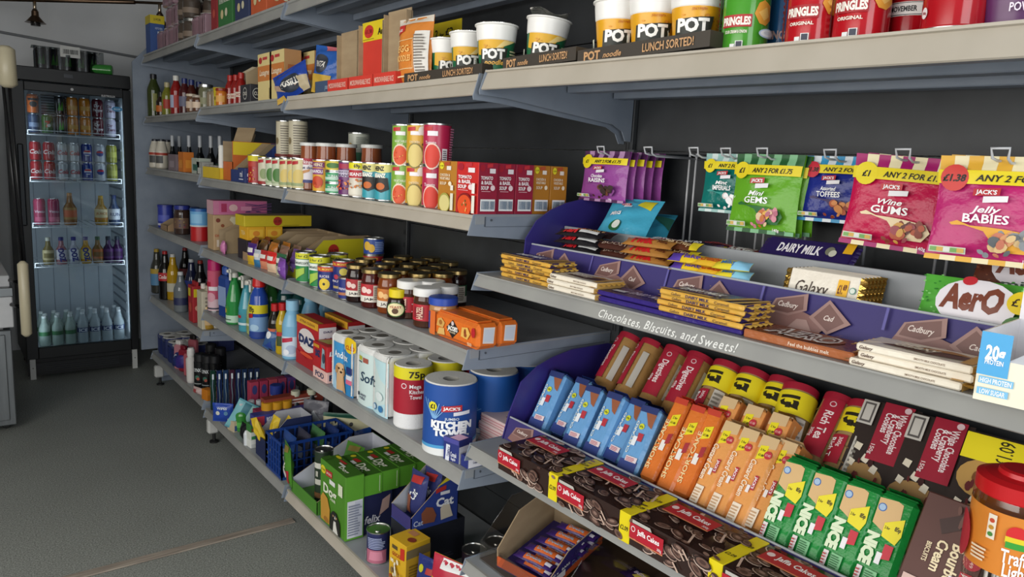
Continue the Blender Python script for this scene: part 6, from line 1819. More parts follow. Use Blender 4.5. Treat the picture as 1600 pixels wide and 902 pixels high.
inst('cat_food_tray', ct, (1.085, yat(628, 1.09, z + .12) + .0, z + .141), 'slope-sided blue cat food display tray with a cat picture', 'tray', rz=-90)
cb = packet(.09, .15, .035, '#3a3f74', [('p', [(.2, .75), (.8, .8), (.8, .95), (.2, .9)], '#b8302e'), ('t', 'Cat', .5, .55, .2, '#eef0f6', {'rot': 60, 'w': .4}), ('r', .1, .1, .4, .5, '#8a5038')], seed=2)
for i in range(2):
    inst('cat_food_pouch', cb, (1.135 + .045 * i, yat(628, 1.09, z + .12) + .004 - .006 * i, z + .146), 'dark blue cat food pouch in the sloped tray, ' + ('front one' if i == 0 else 'back one'), 'pouch', 'pouches in the cat food tray', rz=-86, tilt=8)
inst('carton_stand', carton(.125, .20, .14, '#191b26', None, rows(.1, .1, .9, .3, 3, '#3a3d4a'), bev=.002), (1.085, yat(628, 1.09, z + .12), z), 'near black carton carrying the sloped cat food tray', 'carton', rz=-90)
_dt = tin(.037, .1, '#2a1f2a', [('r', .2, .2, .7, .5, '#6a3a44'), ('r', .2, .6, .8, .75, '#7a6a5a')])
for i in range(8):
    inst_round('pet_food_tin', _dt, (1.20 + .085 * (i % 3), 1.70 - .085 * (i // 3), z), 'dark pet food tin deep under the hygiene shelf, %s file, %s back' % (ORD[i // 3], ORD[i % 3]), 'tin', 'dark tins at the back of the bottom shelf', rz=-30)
pb_ = packet(.17, .22, .05, '#e2cc1e', [('r', 0, .72, 1, 1, '#b8243e'), ('p', [(.2, .86), (.9, .9), (.9, 1), (.2, .98)], '#ecebea'), ('t', '£1', .55, .45, .26, '#1e1c14', {'w': .4, 'b': .08}), ('r', .15, .24, .8, .3, '#1e1c14'), ('r', 0, 0, 1, .14, '#b8243e')], seed=4, wr=.3)
inst('treat_bag', pb_, (.992, 1.475, z + .003), 'bulging yellow and red bag with a price printed large at the bottom of the picture', 'bag', rz=-74, tilt=12)
inst('cat_food_pouch', packet(.12, .135, .04, '#2f3a7c', [('c', .2, .75, .09, '#c8c82a'), ('p', [(.4, .7), (.9, .74), (.9, .86), (.4, .82)], '#b8302e'), ('t', 'Cat', .5, .4, .25, '#eef0f6', {'w': .6, 'b': .03})], seed=7), (1.045, yat(668, 1.05, z + .05) - .01, z + .002), 'dark blue cat food pouch beside the yellow cat biscuit carton', 'pouch', rz=-75, tilt=10)

# puppy food tray with white inner side near the joint of the bottom shelves
pt_ = G()
w, d = .24, .34
col = M('#4f8a2e')
WI = M('#c9cbd6')
for (x0, x1, y0, y1, z0, z1, m_) in ((-w / 2, w / 2, 0, d, 0, .0025, col), (-w / 2, w / 2, d - .003, d, .0025, .17, {'': col, 'f': WI})):
    pt_.box(x0, x1, y0, y1, z0, z1, m_)
pt_.box(-w / 2, w / 2, 0, .0025, .0025, .05, {'': col, 'b': WI})
for sx in (-1, 1):
    xo, xi = sx * w / 2, sx * (w / 2 - .0025)
    p = [(0, .0025), (d, .0025), (d, .17), (d * .7, .17), (0.0, .05)]
    A = [(xo, q[0], q[1]) for q in p]
    B = [(xi, q[0], q[1]) for q in p]
    pt_.add(A, [tuple(range(5)) if sx > 0 else tuple(range(5))[::-1]], col)
    pt_.add(B, [tuple(range(5))[::-1] if sx > 0 else tuple(range(5))], WI)
    pt_.add(A + B, [(i, (i + 1) % 5, 5 + (i + 1) % 5, 5 + i) for i in range(5)], MCARD)
inst('dog_food_tray', pt_, (1.004, yat(467, 1.01, z + .04) - .06, z), 'green display tray with white inside walls beside the tall dog carton', 'tray', rz=-90)
pu = packet(.11, .17, .03, '#4f8a2e', [('p', [(.2, .8), (.8, .86), (.8, .98), (.2, .92)], '#8a7a3a'), ('p', [(.5, .1), (.9, .15), (.9, .45), (.55, .4)], '#b82a34'), ('c', .3, .3, .2, '#e6e6de', .14), ('t', 'Dog', .5, .6, .12, '#eef2dc', {'w': .5})], seed=3, wr=.4)
inst('dog_food_pouch', pu, (1.012, yat(452, 1.012, z + .1), z + .004), 'green dog food pouch standing in the tray at the shelf joint', 'pouch', rz=-100, tilt=-2)
inst('dog_food_pouch', pu, (1.18, yat(545, 1.2, z + .2), z + .004), 'green dog food pouch leaning deep in the white-walled tray', 'pouch', rz=-80, tilt=20)
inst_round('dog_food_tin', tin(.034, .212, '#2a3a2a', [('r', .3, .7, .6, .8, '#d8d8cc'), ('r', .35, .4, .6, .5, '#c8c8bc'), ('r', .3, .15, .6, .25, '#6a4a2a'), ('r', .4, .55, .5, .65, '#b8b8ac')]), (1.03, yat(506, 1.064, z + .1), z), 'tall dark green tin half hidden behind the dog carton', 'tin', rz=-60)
# ================================================================== second bay from the fridge
z = ZS['L6B'] + .0006
for px, col, d_, lab, sp in ((335, '#8c2026', .07, 'tall narrow red carton at the left end of the top row', None), (352, '#2f6b35', .12, 'green carton between red and blue ones on the top shelf', 1), (378, '#2a3558', .12, 'navy blue carton between green and orange ones on the top shelf', 2), (404, '#b8532a', .12, 'orange carton at the right end of the top row', 3)):
    w_ = (.09, .19, .17, .17)[0 if sp is None else sp]
    r_ = [('t', ('', 'SUPER NOODLES', 'LASAGNE', 'MACARONI')[sp or 0] or ' x', .5, .6, .1, '#d9d9cc', {'w': .8}), ('c', .3, .3, .1, '#c9b98a'), ('c', .6, .32, .09, '#c9c4a8')] if sp else [('c', .5, .4, .2, '#b84a3a')]
    inst('food_carton', carton(w_, d_, .18, col, r_, r_), (1.012, yat(px, 1.012, z), z), lab, 'carton', rz=-90)

z = ZS['L5B'] + .0006
rs = bottle(.024, .135, '#8c1a16', '#a8201a', .013, .02, [('r', .1, .3, .9, .7, '#d8c8b8'), ('t', 'HOT', .5, .5, .2, '#a81c18')], neck=.5)
for i, (px, x) in enumerate(((357, 1.05), (366, 1.06), (374, 1.045), (380, 1.10))):
    inst('sauce_bottle', rs, (x, yat(px, x, z), z), 'small red chilli sauce bottle, %s of four by the cream cartons' % onth(i, 4), 'bottle', 'red chilli bottles', rz=-40)
inst('spice_jar', jar(.024, .075, '#c8742a', '#8a2a1a', .012, [('r', .2, .1, .8, .9, '#d8a050')]), (1.01, yat(350, 1.03, z), z), 'short orange spice jar before the red chilli bottles', 'jar', rz=-40)
inst('snack_carton', carton(.12, .06, .07, '#2b2a30', [('c', .5, .5, .2, '#b8b8b0'), ('c', .5, .5, .17, '#2b2a30'), ('t', 'OXO', .5, .5, .2, '#d8d4c8')], [('c', .45, .5, .3, '#b8b8b0', .3), ('c', .45, .5, .26, '#2b2a30', .26), ('t', 'CUP', .45, .5, .2, '#d8d4c8', {'w': .4}), ('r', .8, 0, 1, .4, '#b8683a')]), (1.008, yat(384, 1.01, z), z), 'small near black carton with a round pale badge', 'carton', rz=-90)
g = tray(.10, .13, .02, .16, '#b09a78', MCARDW, side=.165, side_front=.13)
inst('cardboard_tray', g, (1.05, yat(384, 1.05, z) + .04, z), 'tall plain cardboard tray behind the small black carton', 'tray', rz=-90)
LS = [('r', 0, 0, 1, 1, '#dcc88a'), ('r', 0, .42, 1, .74, '#c87a3a'), ('c', .2, .86, .12, '#b02a2a', .07), ('r', .38, .86, .7, .92, '#b83a3a'), ('t', 'Lasagne', .5, .60, .12, '#f4e0c0', {'w': .7, 'sh': .2}), ('r', .85, .04, .9, .26, '#9a8a5a')]
la = carton(.145, .062, .175, '#dcc88a', LS, [('r', 0, 0, 1, 1, '#b9895a'), ('r', .2, .3, .8, .7, '#a8653a')], bev=.001)
for i, (px, x) in enumerate(((414, 1.02), (433, 1.02), (463, 1.11), (479, 1.11))):
    inst('pasta_carton', la, (x, yat(px, x, z), z - 0), 'cream lasagne carton with an orange band, ' + ('front pair, left', 'front pair, right', 'back pair, left', 'back pair, right')[i], 'carton', 'cream lasagne cartons', rz=-90)
ps = [('p', [(.0, .5), (.4, .2), (1, .3), (1, .45), (.4, .4), (.05, .65)], '#b89a84'), ('c', .62, .4, .28, '#2a2f3a', .3), ('t', 'FUSILLI', .62, .42, .2, '#e6e2da', {'w': .44, 'sh': .2, 'b': .04}), ('r', .0, 0, .3, .16, '#c8a24a'), ('r', .8, 0, 1, .5, '#b8a888')]
inst('pasta_bag', packet(.19, .10, .055, '#23429a', ps, seed=5, wr=.45), (1.015, yat(462, 1.02, z), z + .002), 'blue pasta bag slumped over the joint of the two shelves', 'bag', rz=-74, roll=-18)
inst('pasta_bag', packet(.13, .155, .05, '#2a5aa8', [('c', .4, .62, .26, '#2a2f3a', .2), ('t', 'PASTA', .4, .62, .12, '#e6e2da', {'w': .4, 'sh': .2}), ('r', 0, 0, .8, .4, '#c8a23a'), ('p', [(.5, .9), (1, .95), (1, 1), (.4, 1)], '#b8606a')], seed=8, wr=.4), (1.06, yat(508, 1.06, 1.66), 1.650), 'blue and yellow pasta bag standing in the slate blue tray', 'bag', rz=-70, roll=8)
inst('pasta_tray', tray(.13, .16, .038, .05, '#3f5270', M('#3f5270'), f=[('t', 'pasta', .75, .5, .4, '#8fa6b8', {'w': .3, 'sh': .2})]), (1.012, yat(505, 1.012, 1.66), ZS['L5C'] + .0006), 'low slate blue tray holding an upright pasta bag', 'tray', rz=-90)

# fourth level
z = ZS['L4B'] + .0006
g = tray(.26, .12, .05, .05, '#d8b82a', M('#a88a2a'), side=.05)
inst('stock_tray', g, (1.004, 3.54, z), 'wide yellow cardboard tray of grey tubs at the shelf joint', 'tray', rz=-90)
for i in range(4):
    inst('small_tub', roundthing([(.026, 0), (.027, .045), (.028, .055)], '#8f8a82', [('r', .2, .3, .8, .7, '#6a665e')], .0265, 0, .05), (1.02, 3.635 - .062 * i, z + .003), 'small grey tub in the wide yellow tray, %s one' % ORD[i], 'tub', 'grey tubs in the yellow tray', rz=-40)


def sidecarton(w, d, hs, col, side_sp, front=None, diag=True, inner=MCARD, lip=.05):
    g = tray(w, d, lip, hs, col, inner, side=hs, side_front=lip if diag else hs * .999)
    bx = (-w / 2, w / 2, 0, d, 0, hs)
    g.decals(fface(*bx, 'r')[0], d, hs, side_sp)
    return g


g = sidecarton(.13, .25, .168, '#c8642a', [('r', .01, .66, .98, .99, '#dfc42a'), ('c', .62, .82, .08, '#b83a2a', .11), ('p', [(.06, .34), (.4, .62), (.98, .62), (.98, .02), (.06, .02)], '#b85a34'), ('c', .3, .4, .1, '#d8c8a0', .07), ('c', .6, .3, .1, '#c88a4a', .1)], lip=.08, diag=False)
inst('gravy_tray', g, (1.020, 3.345, z), 'orange and yellow straight-sided display tray of packets', 'tray', rz=-90)
inst('paper_roll', G().lathe([(.012, 0), (.013, .14), (.010, .15)], '#e2e0da:card', 14, (0, .013)), (1.004, 3.427, z), 'white rolled card upright beside the orange and yellow tray', 'card', rz=-90, roll=3)
inst('cardboard_flap', G().box(-.05, .05, 0, .004, 0, .07, MCARD).box(-.045, .03, .03, .034, 0, .055, MCARD), (1.10, 3.40, z + .169), 'torn cardboard flap rising behind the orange and yellow tray', 'cardboard', rz=-60, tilt=25)
g = sidecarton(.11, .30, .165, '#23356e', [('r', .46, .0, 1, .96, '#2a4484'), ('t', 'Sa', .66, .80, .2, '#dfe2ee', {'w': .16}), ('p', [(.04, .32), (.42, .98), (.52, .98), (.14, .32)], '#8a7a5e')], lip=.05)
inst('stock_tray', g, (1.006, 3.205, z), 'dark blue slope-sided tray with a cardboard-coloured sloping edge', 'tray', rz=-90)
inst('snack_carton', carton(.09, .05, .06, '#24346a', [('t', 'ml', .5, .6, .4, '#d8d8e4'), ('r', .2, .2, .8, .26, '#d8d8e4')], [('t', 'ml', .4, .6, .3, '#d8d8e4'), ('r', .2, .25, .7, .3, '#c8c8d8')]), (.999, 3.10, z), 'low dark blue carton at the edge before the sloping trays', 'carton', rz=-90)
TB = {'red': tin(.036, .115, '#a81e1e', [('r', 0, .8, 1, 1, '#d8c81e'), ('r', .25, .6, .6, .78, '#b83a2e')] + blobs(8, .3, .05, .6, .5, .04, ['#c8782a', '#d8a04a'], 3)),
      'cream': tin(.036, .108, '#cfc8b0', [('r', 0, 0, 1, .12, '#9a2a2a'), ('p', [(.25, .8), (.5, .84), (.5, .95), (.25, .92)], '#b82a30'), ('c', .5, .4, .14, '#8a9a6a', .2)]),
      'green': tin(.036, .108, '#c8d0b4', [('p', [(.25, .8), (.5, .84), (.5, .95), (.25, .92)], '#b82a30'), ('c', .5, .4, .2, '#4a7a3a', .25), ('r', 0, .1, 1, .16, '#a8b890')]),
      'corn': tin(.036, .108, '#d6cc9a', [('p', [(.25, .8), (.5, .84), (.5, .95), (.25, .92)], '#b82a30'), ('c', .5, .4, .2, '#d8c070', .25), ('r', 0, .08, 1, .18, '#9aa87a')]),
      'tall': tin(.038, .15, '#d8cfb4', [('c', .25, .45, .08, '#8a7a5a', .1)] + rows(.42, .1, .95, .92, 12, '#8a8272') + [('r', 0, 0, 1, .08, '#7a2a24')])}
for px, k_, lab in ((402, 'red', 'red and yellow tin beside the dark blue slope-sided tray'), (418, 'cream', 'cream tin with brown base beside the red and yellow one'), (430, 'green', 'pale tin with green leaves, left one of two'), (440, 'green', 'pale tin with green leaves, right one of two'), (452, 'corn', 'pale yellow sweetcorn tin, left one of two'), (464, 'corn', 'pale yellow sweetcorn tin, right one of two')):
    cyl_at('vegetable_tin', TB[k_], px, 1.042, z if yat(px, 1.042, z) > 2.64 else ZS['L4C'] + .001, .036, lab, 'tin', rz=-45)
cyl_at('vegetable_tin', TB['corn'], 472, 1.042, ZS['L4C'] + .001, .036, 'pale yellow tin at the start of the cream-edged shelf', 'tin', rz=-45)
for i, (px, x) in enumerate(((446, 1.17), (466, 1.17))):
    cyl_at('vegetable_tin', TB['green'], px, x, z, .036, 'pale green tin under a tall cream one, ' + ('left', 'right')[i], 'tin', 'tins under the tall ones', rz=-45)
    cyl_at('tall_tin', TB['tall'], px, x, z + .109, .038, 'tall cream tin with lines of print stacked above the others, ' + ('left', 'right')[i], 'tin', 'tall cream tins', rz=-35)

# third level
z = ZS['L3B'] + .0006
co = carton(.10, .20, .165, '#b89a74', None, [('p', [(.40, .05), (.45, .75), (.36, .86), (.40, .95), (.80, .92), (.86, .78), (.74, .6), (.66, .05)], '#d8cfae'), ('c', .1, .85, .05, '#7a3a2a'), ('c', .2, .7, .04, '#8a4a2a'), ('c', .28, .55, .04, '#7a3a2a'), ('t', 'CHOC', .12, .42, .07, '#b8502e', {'rot': 0, 'w': .2}), ('t', 'DRINK', .2, .25, .08, '#b8502e', {'rot': 80, 'w': .3}), ('r', .06, .1, .2, .3, '#d8c8b8'), ('r', .66, 0, 1, .75, '#9a8464')], bev=.002)
inst('cocoa_carton', co, (1.015, 3.60, z), 'beige drinking chocolate carton with a cream mug picture', 'carton', rz=-90)
inst('cake_box', carton(.10, .25, .065, '#c87a9a', [('r', 0, 0, 1, 1, '#c8a0a8')], [('r', .1, .1, .98, .95, '#c86a96'), ('r', .14, .2, .24, .8, '#a8305a'), ('c', .36, .5, .08, '#e0b8b8', .25), ('t', 'PINK', .82, .5, .5, '#5a3a6a', {'rot': 90, 'w': .7}), ('r', .5, .3, .7, .6, '#d890b0')], bev=.001), (1.015, 3.60, z + .166), 'flat pink box lying on the beige chocolate carton', 'box', rz=-90)
inst('cardboard_tray', tray(.10, .20, .03, .13, '#9a8464', MCARD, side=.13, side_front=.1), (1.03, 3.47, z), 'brown cardboard tray beside the mug picture carton', 'tray', rz=-90)
inst('sugar_packet', packet(.04, .06, .03, '#c87aa8', seed=2), (1.02, 3.42, z + .0), 'small pink packet at the shelf edge before the brown tray', 'packet', rz=-90)
tb = carton(.11, .075, .058, '#e0a81e', [('t', 'TEA', .5, .5, .3, '#f0d890', {'w': .5})], [('r', .1, .2, .9, .8, '#e8b83a'), ('c', .5, .5, .2, '#d8882a', .2)], bev=.001)
bs = carton(.12, .22, .085, '#2a2228', None, [('t', 'ATE', .8, .6, .2, '#b8b0a0', {'w': .1})] + stripes(0, .3, 6, ['#5a2a6a', '#c8302a', '#2a6a6a', '#d8c8a0', '#3a3a5a', '#a82a4a']), bev=.001)
inst('tea_carton', bs, (1.045, 3.24, z), 'dark multicoloured tea carton under the yellow cartons', 'carton', rz=-90)
for i in range(2):
    inst('tea_carton', tb, (1.05 + i * .078, 3.24, z + .0855), 'small bright yellow tea carton, ' + ('front one under the header', 'rear one under the header')[i], 'carton', 'small yellow tea cartons', rz=-90)
g = G()
g.box(-.06, .06, 0, .30, 0, .048, {'': M('#c9b41e'), 't': MCARD}, .002)
g.decals(fface(-.06, .06, 0, .30, 0, .048, 'r')[0], .30, .048, [('c', .48, .5, .065, '#a8281e', .40), ('t', '£1.29', .48, .5, .2, '#4a1410', {'w': .09}), ('r', .56, .1, .8, .14, '#6a5a10')])
inst('header_carton', g, (1.035, 3.24, z + .144), 'long yellow header box with a red price circle over the tea', 'carton', rz=-90)
SM = [('#4a2a7a', '#d8b02a'), ('#c8d0d8', '#3a7aa8'), ('#b8302e', '#d88a6a'), ('#d8302a', '#e8c8a8'), ('#3a6a4a', '#c8c8a8')]
for i, (px, x, h_) in enumerate(((389, 1.01, .09), (399, 1.012, .07), (409, 1.015, .075), (420, 1.012, .08), (434, 1.012, .085))):
    inst('sauce_packet', packet(.07, h_, .03, SM[i][0], [('r', 0, 0, 1, .45, SM[i][1]), ('r', .2, .6, .8, .8, '#e6e2da')], seed=i), (x + .015, yat(px, x, z), z), ('violet and gold packet', 'white and blue packet', 'deep red packet', 'bright red packet', 'green and cream packet')[i] + ' in the low row before the tea cartons', 'packet', rz=-80)
for i in range(5):
    tk = sidecarton(.112, .34, .13 if i < 4 else .145, '#a88a6a' if i < 4 else '#c9c02a', [] if i < 4 else [('p', [(.02, .30), (.30, .98), (.99, .98), (.99, .38), (.02, .30)], '#c8bc1e'), ('c', .42, .70, .065, '#b02a1e', .17), ('t', '£1.29', .42, .70, .07, '#4a1410', {'w': .1}), ('r', .02, .0, .99, .38, '#3a3452'), ('t', 'CURRANTS', .72, .2, .16, '#c8c0d0', {'w': .3}), ('r', .5, .42, .7, .45, '#7a7010')], lip=.035)
    y_ = 3.185 - .114 * i
    if i < 4:
        y_ = 3.165 - .113 * i
    else:
        y_ = 2.70
    inst('dried_fruit_tray', tk, (1.04 if i < 4 else 1.055, y_, z), 'long slope-sided cardboard tray of dried fruit, %s from the fridge side' % ORD[i] if i < 4 else 'yellow-sided slope-cut tray with a red price circle, nearest of the fruit trays', 'tray', 'slope-sided fruit trays' if i < 4 else None, rz=-90)
    fp = packet(.08, .10, .035, ['#7a3a24', '#6a4a2a', '#b8702a', '#8a6a5a', '#6a4a8a'][i], [('r', .1, .1, .9, .45, ['#b83a2a', '#a88a5a', '#d8a04a', '#b8a8a0', '#8a6ab8'][i]), ('t', 'FRUIT', .5, .28, .1, '#f0e8e0', {'w': .5})], seed=i, wr=.4)
    for q in range(2):
        inst('dried_fruit_packet', fp, (1.062 + .05 * q, y_ + .003, z + .004), ('rust red', 'brown', 'amber', 'grey brown', 'mauve')[i] + ' dried fruit packet, %s in its slope-sided tray' % ('front one', 'second one')[q], 'packet', rz=-90, tilt=10)
inst('dried_fruit_packet', packet(.08, .075, .035, '#7a4aa0', [('t', 'PRUNES', .5, .5, .16, '#d8c8e8', {'w': .6})], seed=3), (1.012, 2.68, z), 'purple packet standing at the shelf joint beside the green tins', 'packet', rz=-95)

# second level: sprays
z = ZS['L2B'] + .0006


def trigger(r, h, col, hcol, sp, lz=(.05, .55)):
    hb = h * .78
    b = roundthing([(r * .9, 0), (r, .005), (r, hb * .5), (r * .8, hb * .66), (r * .55, hb * .85), (r * .36, hb * .95), (r * .36, hb)], col, sp, lambda v: r, hb * lz[0], hb * (lz[1] - lz[0]), 'gloss')
    t = G()
    T = lambda p: Vector((p.x, p.y + r, p.z))
    t.lathe([(r * .45, hb), (r * .45, hb + .018), (r * .3, hb + .022)], M(hcol, 'plas'), 16, (0, r))
    t.box(-.009, .009, -.035, .022, hb + .020, hb + .042, M(hcol, 'plas'), .005, T)
    t.box(-.005, .005, -.030, -.022, hb - .012, hb + .022, M(hcol, 'plas'), .002, T)
    t.box(-.006, .006, -.044, -.034, hb + .025, hb + .038, M(hcol, 'plas'), .002, T)
    return [('body', b), ('spray_trigger', t)]


def aerosol(r, h, col, cap, sp):
    b = roundthing([(r, 0, '#b8b8b8:metal'), (r, .004, M(col, 'gloss')), (r, h * .78), (r * .9, h * .8)], col, sp, r, .004, h * .76, 'gloss')
    c = G().lathe([(r * .92, h * .79), (r * .95, h * .8), (r * .93, h * .98), (r * .8, h)], M(cap, 'plas'), 20, (0, r))
    return [('can', b), ('cap', c)]


GR = [('r', 0, 0, 1, .30, '#b8d8c0'), ('r', .1, .35, .5, .7, '#3a8a3a'), ('c', .3, .5, .1, '#d8b03a'), ('r', .1, .1, .6, .14, '#4a5a4a')]
cyl_at('air_freshener', aerosol(.033, .25, '#c85a74', '#b81a62', [('r', 0, 0, 1, .3, '#d8b8c0'), ('r', 0, .04, 1, .08, '#3a3a4a'), ('r', .2, .62, .5, .74, '#a81c34'), ('r', .4, .52, .8, .62, '#e6e0e4'), ('c', .5, .35, .2, '#d89aa8', .12)]), 336, 1.045, z, .033, 'pink aerosol can with a magenta cap', 'aerosol', rz=-50)
inst('cleaner_bottle', [('body', G().box(-.045, .045, 0, .05, 0, .20, M('#2a468c', 'gloss'), .012)), ('label', G().box(-.036, .036, -.001, 0, .06, .15, M('#8aa0c8')).decals(fface(.045, .046, .0, .05, .02, .16, 'r')[0], .05, .14, [('p', [(.1, .0), (.9, .0), (.9, .4), (.1, .6)], '#9aa0ac'), ('r', .2, .66, .8, .72, '#c8d0e0')])), ('cap', G().box(-.02, .02, .008, .042, .20, .245, M('#3a5aa8', 'plas'), .008))], (1.02, yat(351, 1.03, z), z), 'flat dark blue cleaner bottle beside the pink aerosol', 'bottle', rz=-80)
cyl_at('spray_bottle', trigger(.038, .27, '#2f8a44', '#d8d6cc', GR), 367, 1.04, z, .038, 'green spray bottle with a white trigger', 'spray bottle', rz=-60)
cyl_at('spray_bottle', trigger(.035, .26, '#4a98a8', '#d8d6cc', [('r', .1, .2, .8, .7, '#3a8a98'), ('r', .2, .5, .5, .62, '#a82a34'), ('r', .2, .2, .7, .3, '#c8dade')]), 386, 1.04, z, .035, 'teal blue spray bottle with a white trigger', 'spray bottle', rz=-60)
cyl_at('spray_bottle', trigger(.033, .25, '#a8b070', '#d8d6cc', [('r', .1, .1, .8, .6, '#8a9a5a'), ('r', .2, .3, .6, .4, '#d8d8b8')]), 398, 1.05, z, .033, 'olive yellow spray bottle with a white trigger', 'spray bottle', rz=-60)
cyl_at('spray_bottle', trigger(.038, .27, '#2f8a44', '#d8d6cc', GR), 375, 1.15, z, .038, 'green spray bottle behind the teal one', 'spray bottle', rz=-60)
cyl_at('bleach_bottle', [('body', roundthing([(.036, 0), (.039, .006), (.039, .14), (.034, .18), (.020, .21), (.018, .22)], '#2a4aa0', [('r', 0, .0, 1, .18, '#24408c'), ('r', 0, .18, 1, .62, '#7aa0cc'), ('r', 0, .72, 1, .98, '#d8c81e'), ('t', '89p', .40, .85, .16, '#2a2a1a', {'w': .22, 'b': .04}), ('p', [(.2, .56), (.46, .6), (.46, .72), (.2, .68)], '#a81c24'), ('c', .5, .3, .16, '#a8c8e0', .1)], .039, .006, .14, 'gloss')), ('red_cap', G().lathe([(.024, .215), (.027, .22), (.024, .25), (.018, .262)], '#c81e1e:plas', 20, (0, .039)))], 405, 1.045, z, .039, 'blue bleach bottle with red cap and 89p band', 'bottle', rz=-50)
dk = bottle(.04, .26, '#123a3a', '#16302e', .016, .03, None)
cyl_at('cleaner_bottle', bottle(.038, .25, '#2a5a2a', '#24482a', .014, .03, None), 424, 1.11, z, .038, 'dark green bottle behind the bleach bottle', 'bottle')
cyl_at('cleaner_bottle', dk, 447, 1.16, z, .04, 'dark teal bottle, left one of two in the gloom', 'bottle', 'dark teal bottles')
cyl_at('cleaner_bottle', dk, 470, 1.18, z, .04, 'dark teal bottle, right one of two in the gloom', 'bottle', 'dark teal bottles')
cyl_at('washing_up_liquid', bottle(.027, .185, '#1f1a14', '#b81a1e', .015, .025, [('r', .1, .3, .9, .9, '#b85a3a'), ('c', .5, .5, .2, '#d8c8b0', .2)], k='gloss'), 430, 1.03, z, .027, 'dark sauce coloured bottle with a red cap', 'bottle')
cyl_at('washing_up_liquid', bottle(.027, .20, '#b89a1e', '#b81a1e', .016, .025, [('r', .3, .1, .8, .6, '#3a4a2a'), ('r', .3, .6, .7, .8, '#b82a24')], waist=.2), 442, 1.035, z, .027, 'golden washing-up liquid bottle with a red cap', 'bottle')
sw = packet(.07, .09, .03, '#3a5a8a', [('c', .3, .7, .2, '#d8dce0'), ('p', [(.2, .1), (.8, .2), (.6, .5)], '#24408c')], seed=4)
inst('cloth_packet', sw, (1.005, yat(418, 1.0, z), z), 'small shiny blue packet leaning at the shelf edge', 'packet', rz=-60, roll=20)
SO = [('r', .05, .05, .95, .75, '#c8d6e4'), ('p', [(.2, .5), (.6, .6), (.6, .74), (.2, .66)], '#b82a44'), ('c', .55, .3, .16, '#a8b8d0', .16), ('c', .4, .2, .1, '#e6e8ee', .1)]
so = bottle(.038, .225, '#7ab0d0', '#8fc0dc', .024, .035, SO, lz=(.05, .62), k='plas', neck=.55)
zc = ZS['L2C'] + .0008
for i, (px, x) in enumerate(((457, 1.04), (485, 1.17), (512, 1.28))):
    y_ = yat(px, x, z)
    cyl_at('softener_bottle', so, px, x, z if y_ > 2.64 else zc, .038, 'pale blue fabric softener bottle, ' + ('front one beside the red cartons', 'capped head showing behind the first red carton', 'capped head showing behind the second red carton')[i], 'bottle', 'pale blue softener bottles')

# bottom level
z = ZS['L1B'] + .0006


for i in range(8):
    x = 1.035
    y_ = 3.67 - .0 * i
    fr_ = G()
    fr_.box(-.012, .012, 0, .02, 0, .20, M('#b8c4cc', 'acryl'), .002)
    col = ('#3a6a4a', '#3a4a8a', '#4a6a9a', '#8a3a5a', '#3a4a8a', '#3a5a8a', '#3a4a7a', '#4a5a8a')[i]
    bk = G().box(-.012, .012, .006, .007, .002, .198, M(col))
    br = G().tube([(0, .003, .012), (.002, .003, .07), (-.002, .003, .12), (.001, .003, .18)], .0028, '#e6ecf0:plas', 8)
    br.box(-.004, .004, -.003, .006, .155, .182, M('#dfe8ee'), .001)
    inst('toothbrush', [('blister', fr_), ('backing_card', bk), ('brush', br)], (1.02 + .028 * i, 3.62 - .008 * i, z + .001), 'packed toothbrush with ' + ('green' if i == 0 else 'rose' if i == 3 else 'blue') + ' backing, %s in the row' % ORD[i], 'toothbrush', 'packed toothbrushes', rz=-6)
inst('battery_box', carton(.05, .035, .055, '#c8781a', None, [('r', .1, .5, .9, .9, '#d88a24')], bev=.001), (1.0, yat(319, 1.0, .3), ZS['L1A'] + .001), 'small orange box standing before the toothbrushes', 'box', rz=-75)
wp = [('c', .3, .5, .1, '#d8d8c8'), ('c', .7, .5, .1, '#5a8ab0'), ('t', 'WIPES', .5, .75, .12, '#e6f0f4', {'w': .5})]
inst('wipes_packet', packet(.10, .09, .03, '#2a4aa8', wp, seed=2), (1.012, 3.44, z), 'blue wipes packet before the toothbrushes', 'packet', rz=-40)
inst('wipes_packet', packet(.10, .15, .035, '#5a9aa8', stripes(.05, .95, 3, ['#7ab8c0', '#3a7a88', '#9ac8c4']) + [('c', .5, .5, .2, '#a8c070')], seed=5), (1.02, 3.30, z), 'teal patterned packet leaning behind the wipes', 'packet', rz=-30, roll=28)
inst('soap_box', carton(.06, .04, .05, '#c8b89a', None, [('r', .1, .1, .9, .6, '#3a5a8a'), ('c', .5, .7, .2, '#d8d0b8')], bev=.001), (1.003, 3.30, z), 'small beige and blue soap box at the shelf edge', 'box', rz=-80)
mw = bottle(.03, .13, '#1f8a8a', '#c8ccd0', .014, .02, [('r', .1, .1, .9, .6, '#3aa8a0')], k='gloss')
for i, (px, x) in enumerate(((378, 1.05), (393, 1.10), (405, 1.13))):
    cyl_at('mouthwash_bottle', mw if i else bottle(.03, .13, '#3a8a3a', '#c8ccd0', .014, .02, [('r', .1, .1, .9, .6, '#5ab050')]), px, x, z, .03, ('green', 'teal', 'teal')[i] + ' mouthwash bottle, %s of three' % onth(i, 3), 'bottle', 'small mouthwash bottles' if i else None)
bl_ = bottle(.033, .19, '#2430a0', '#c8901e', .026, .035, [('p', [(.2, .1), (.6, .1), (.55, .5), (.3, .5)], '#8aa0d0'), ('r', .5, .5, .9, .6, '#4a5ab8')], shoulder=.7, neck=.7, k='plas')
for i, (px, x) in enumerate(((418, 1.09), (433, 1.13), (447, 1.17))):
    cyl_at('baby_shampoo', bl_, px, x, z, .033, 'royal blue bottle with an ochre cap, %s of three' % onth(i, 3), 'bottle', 'royal blue bottles')
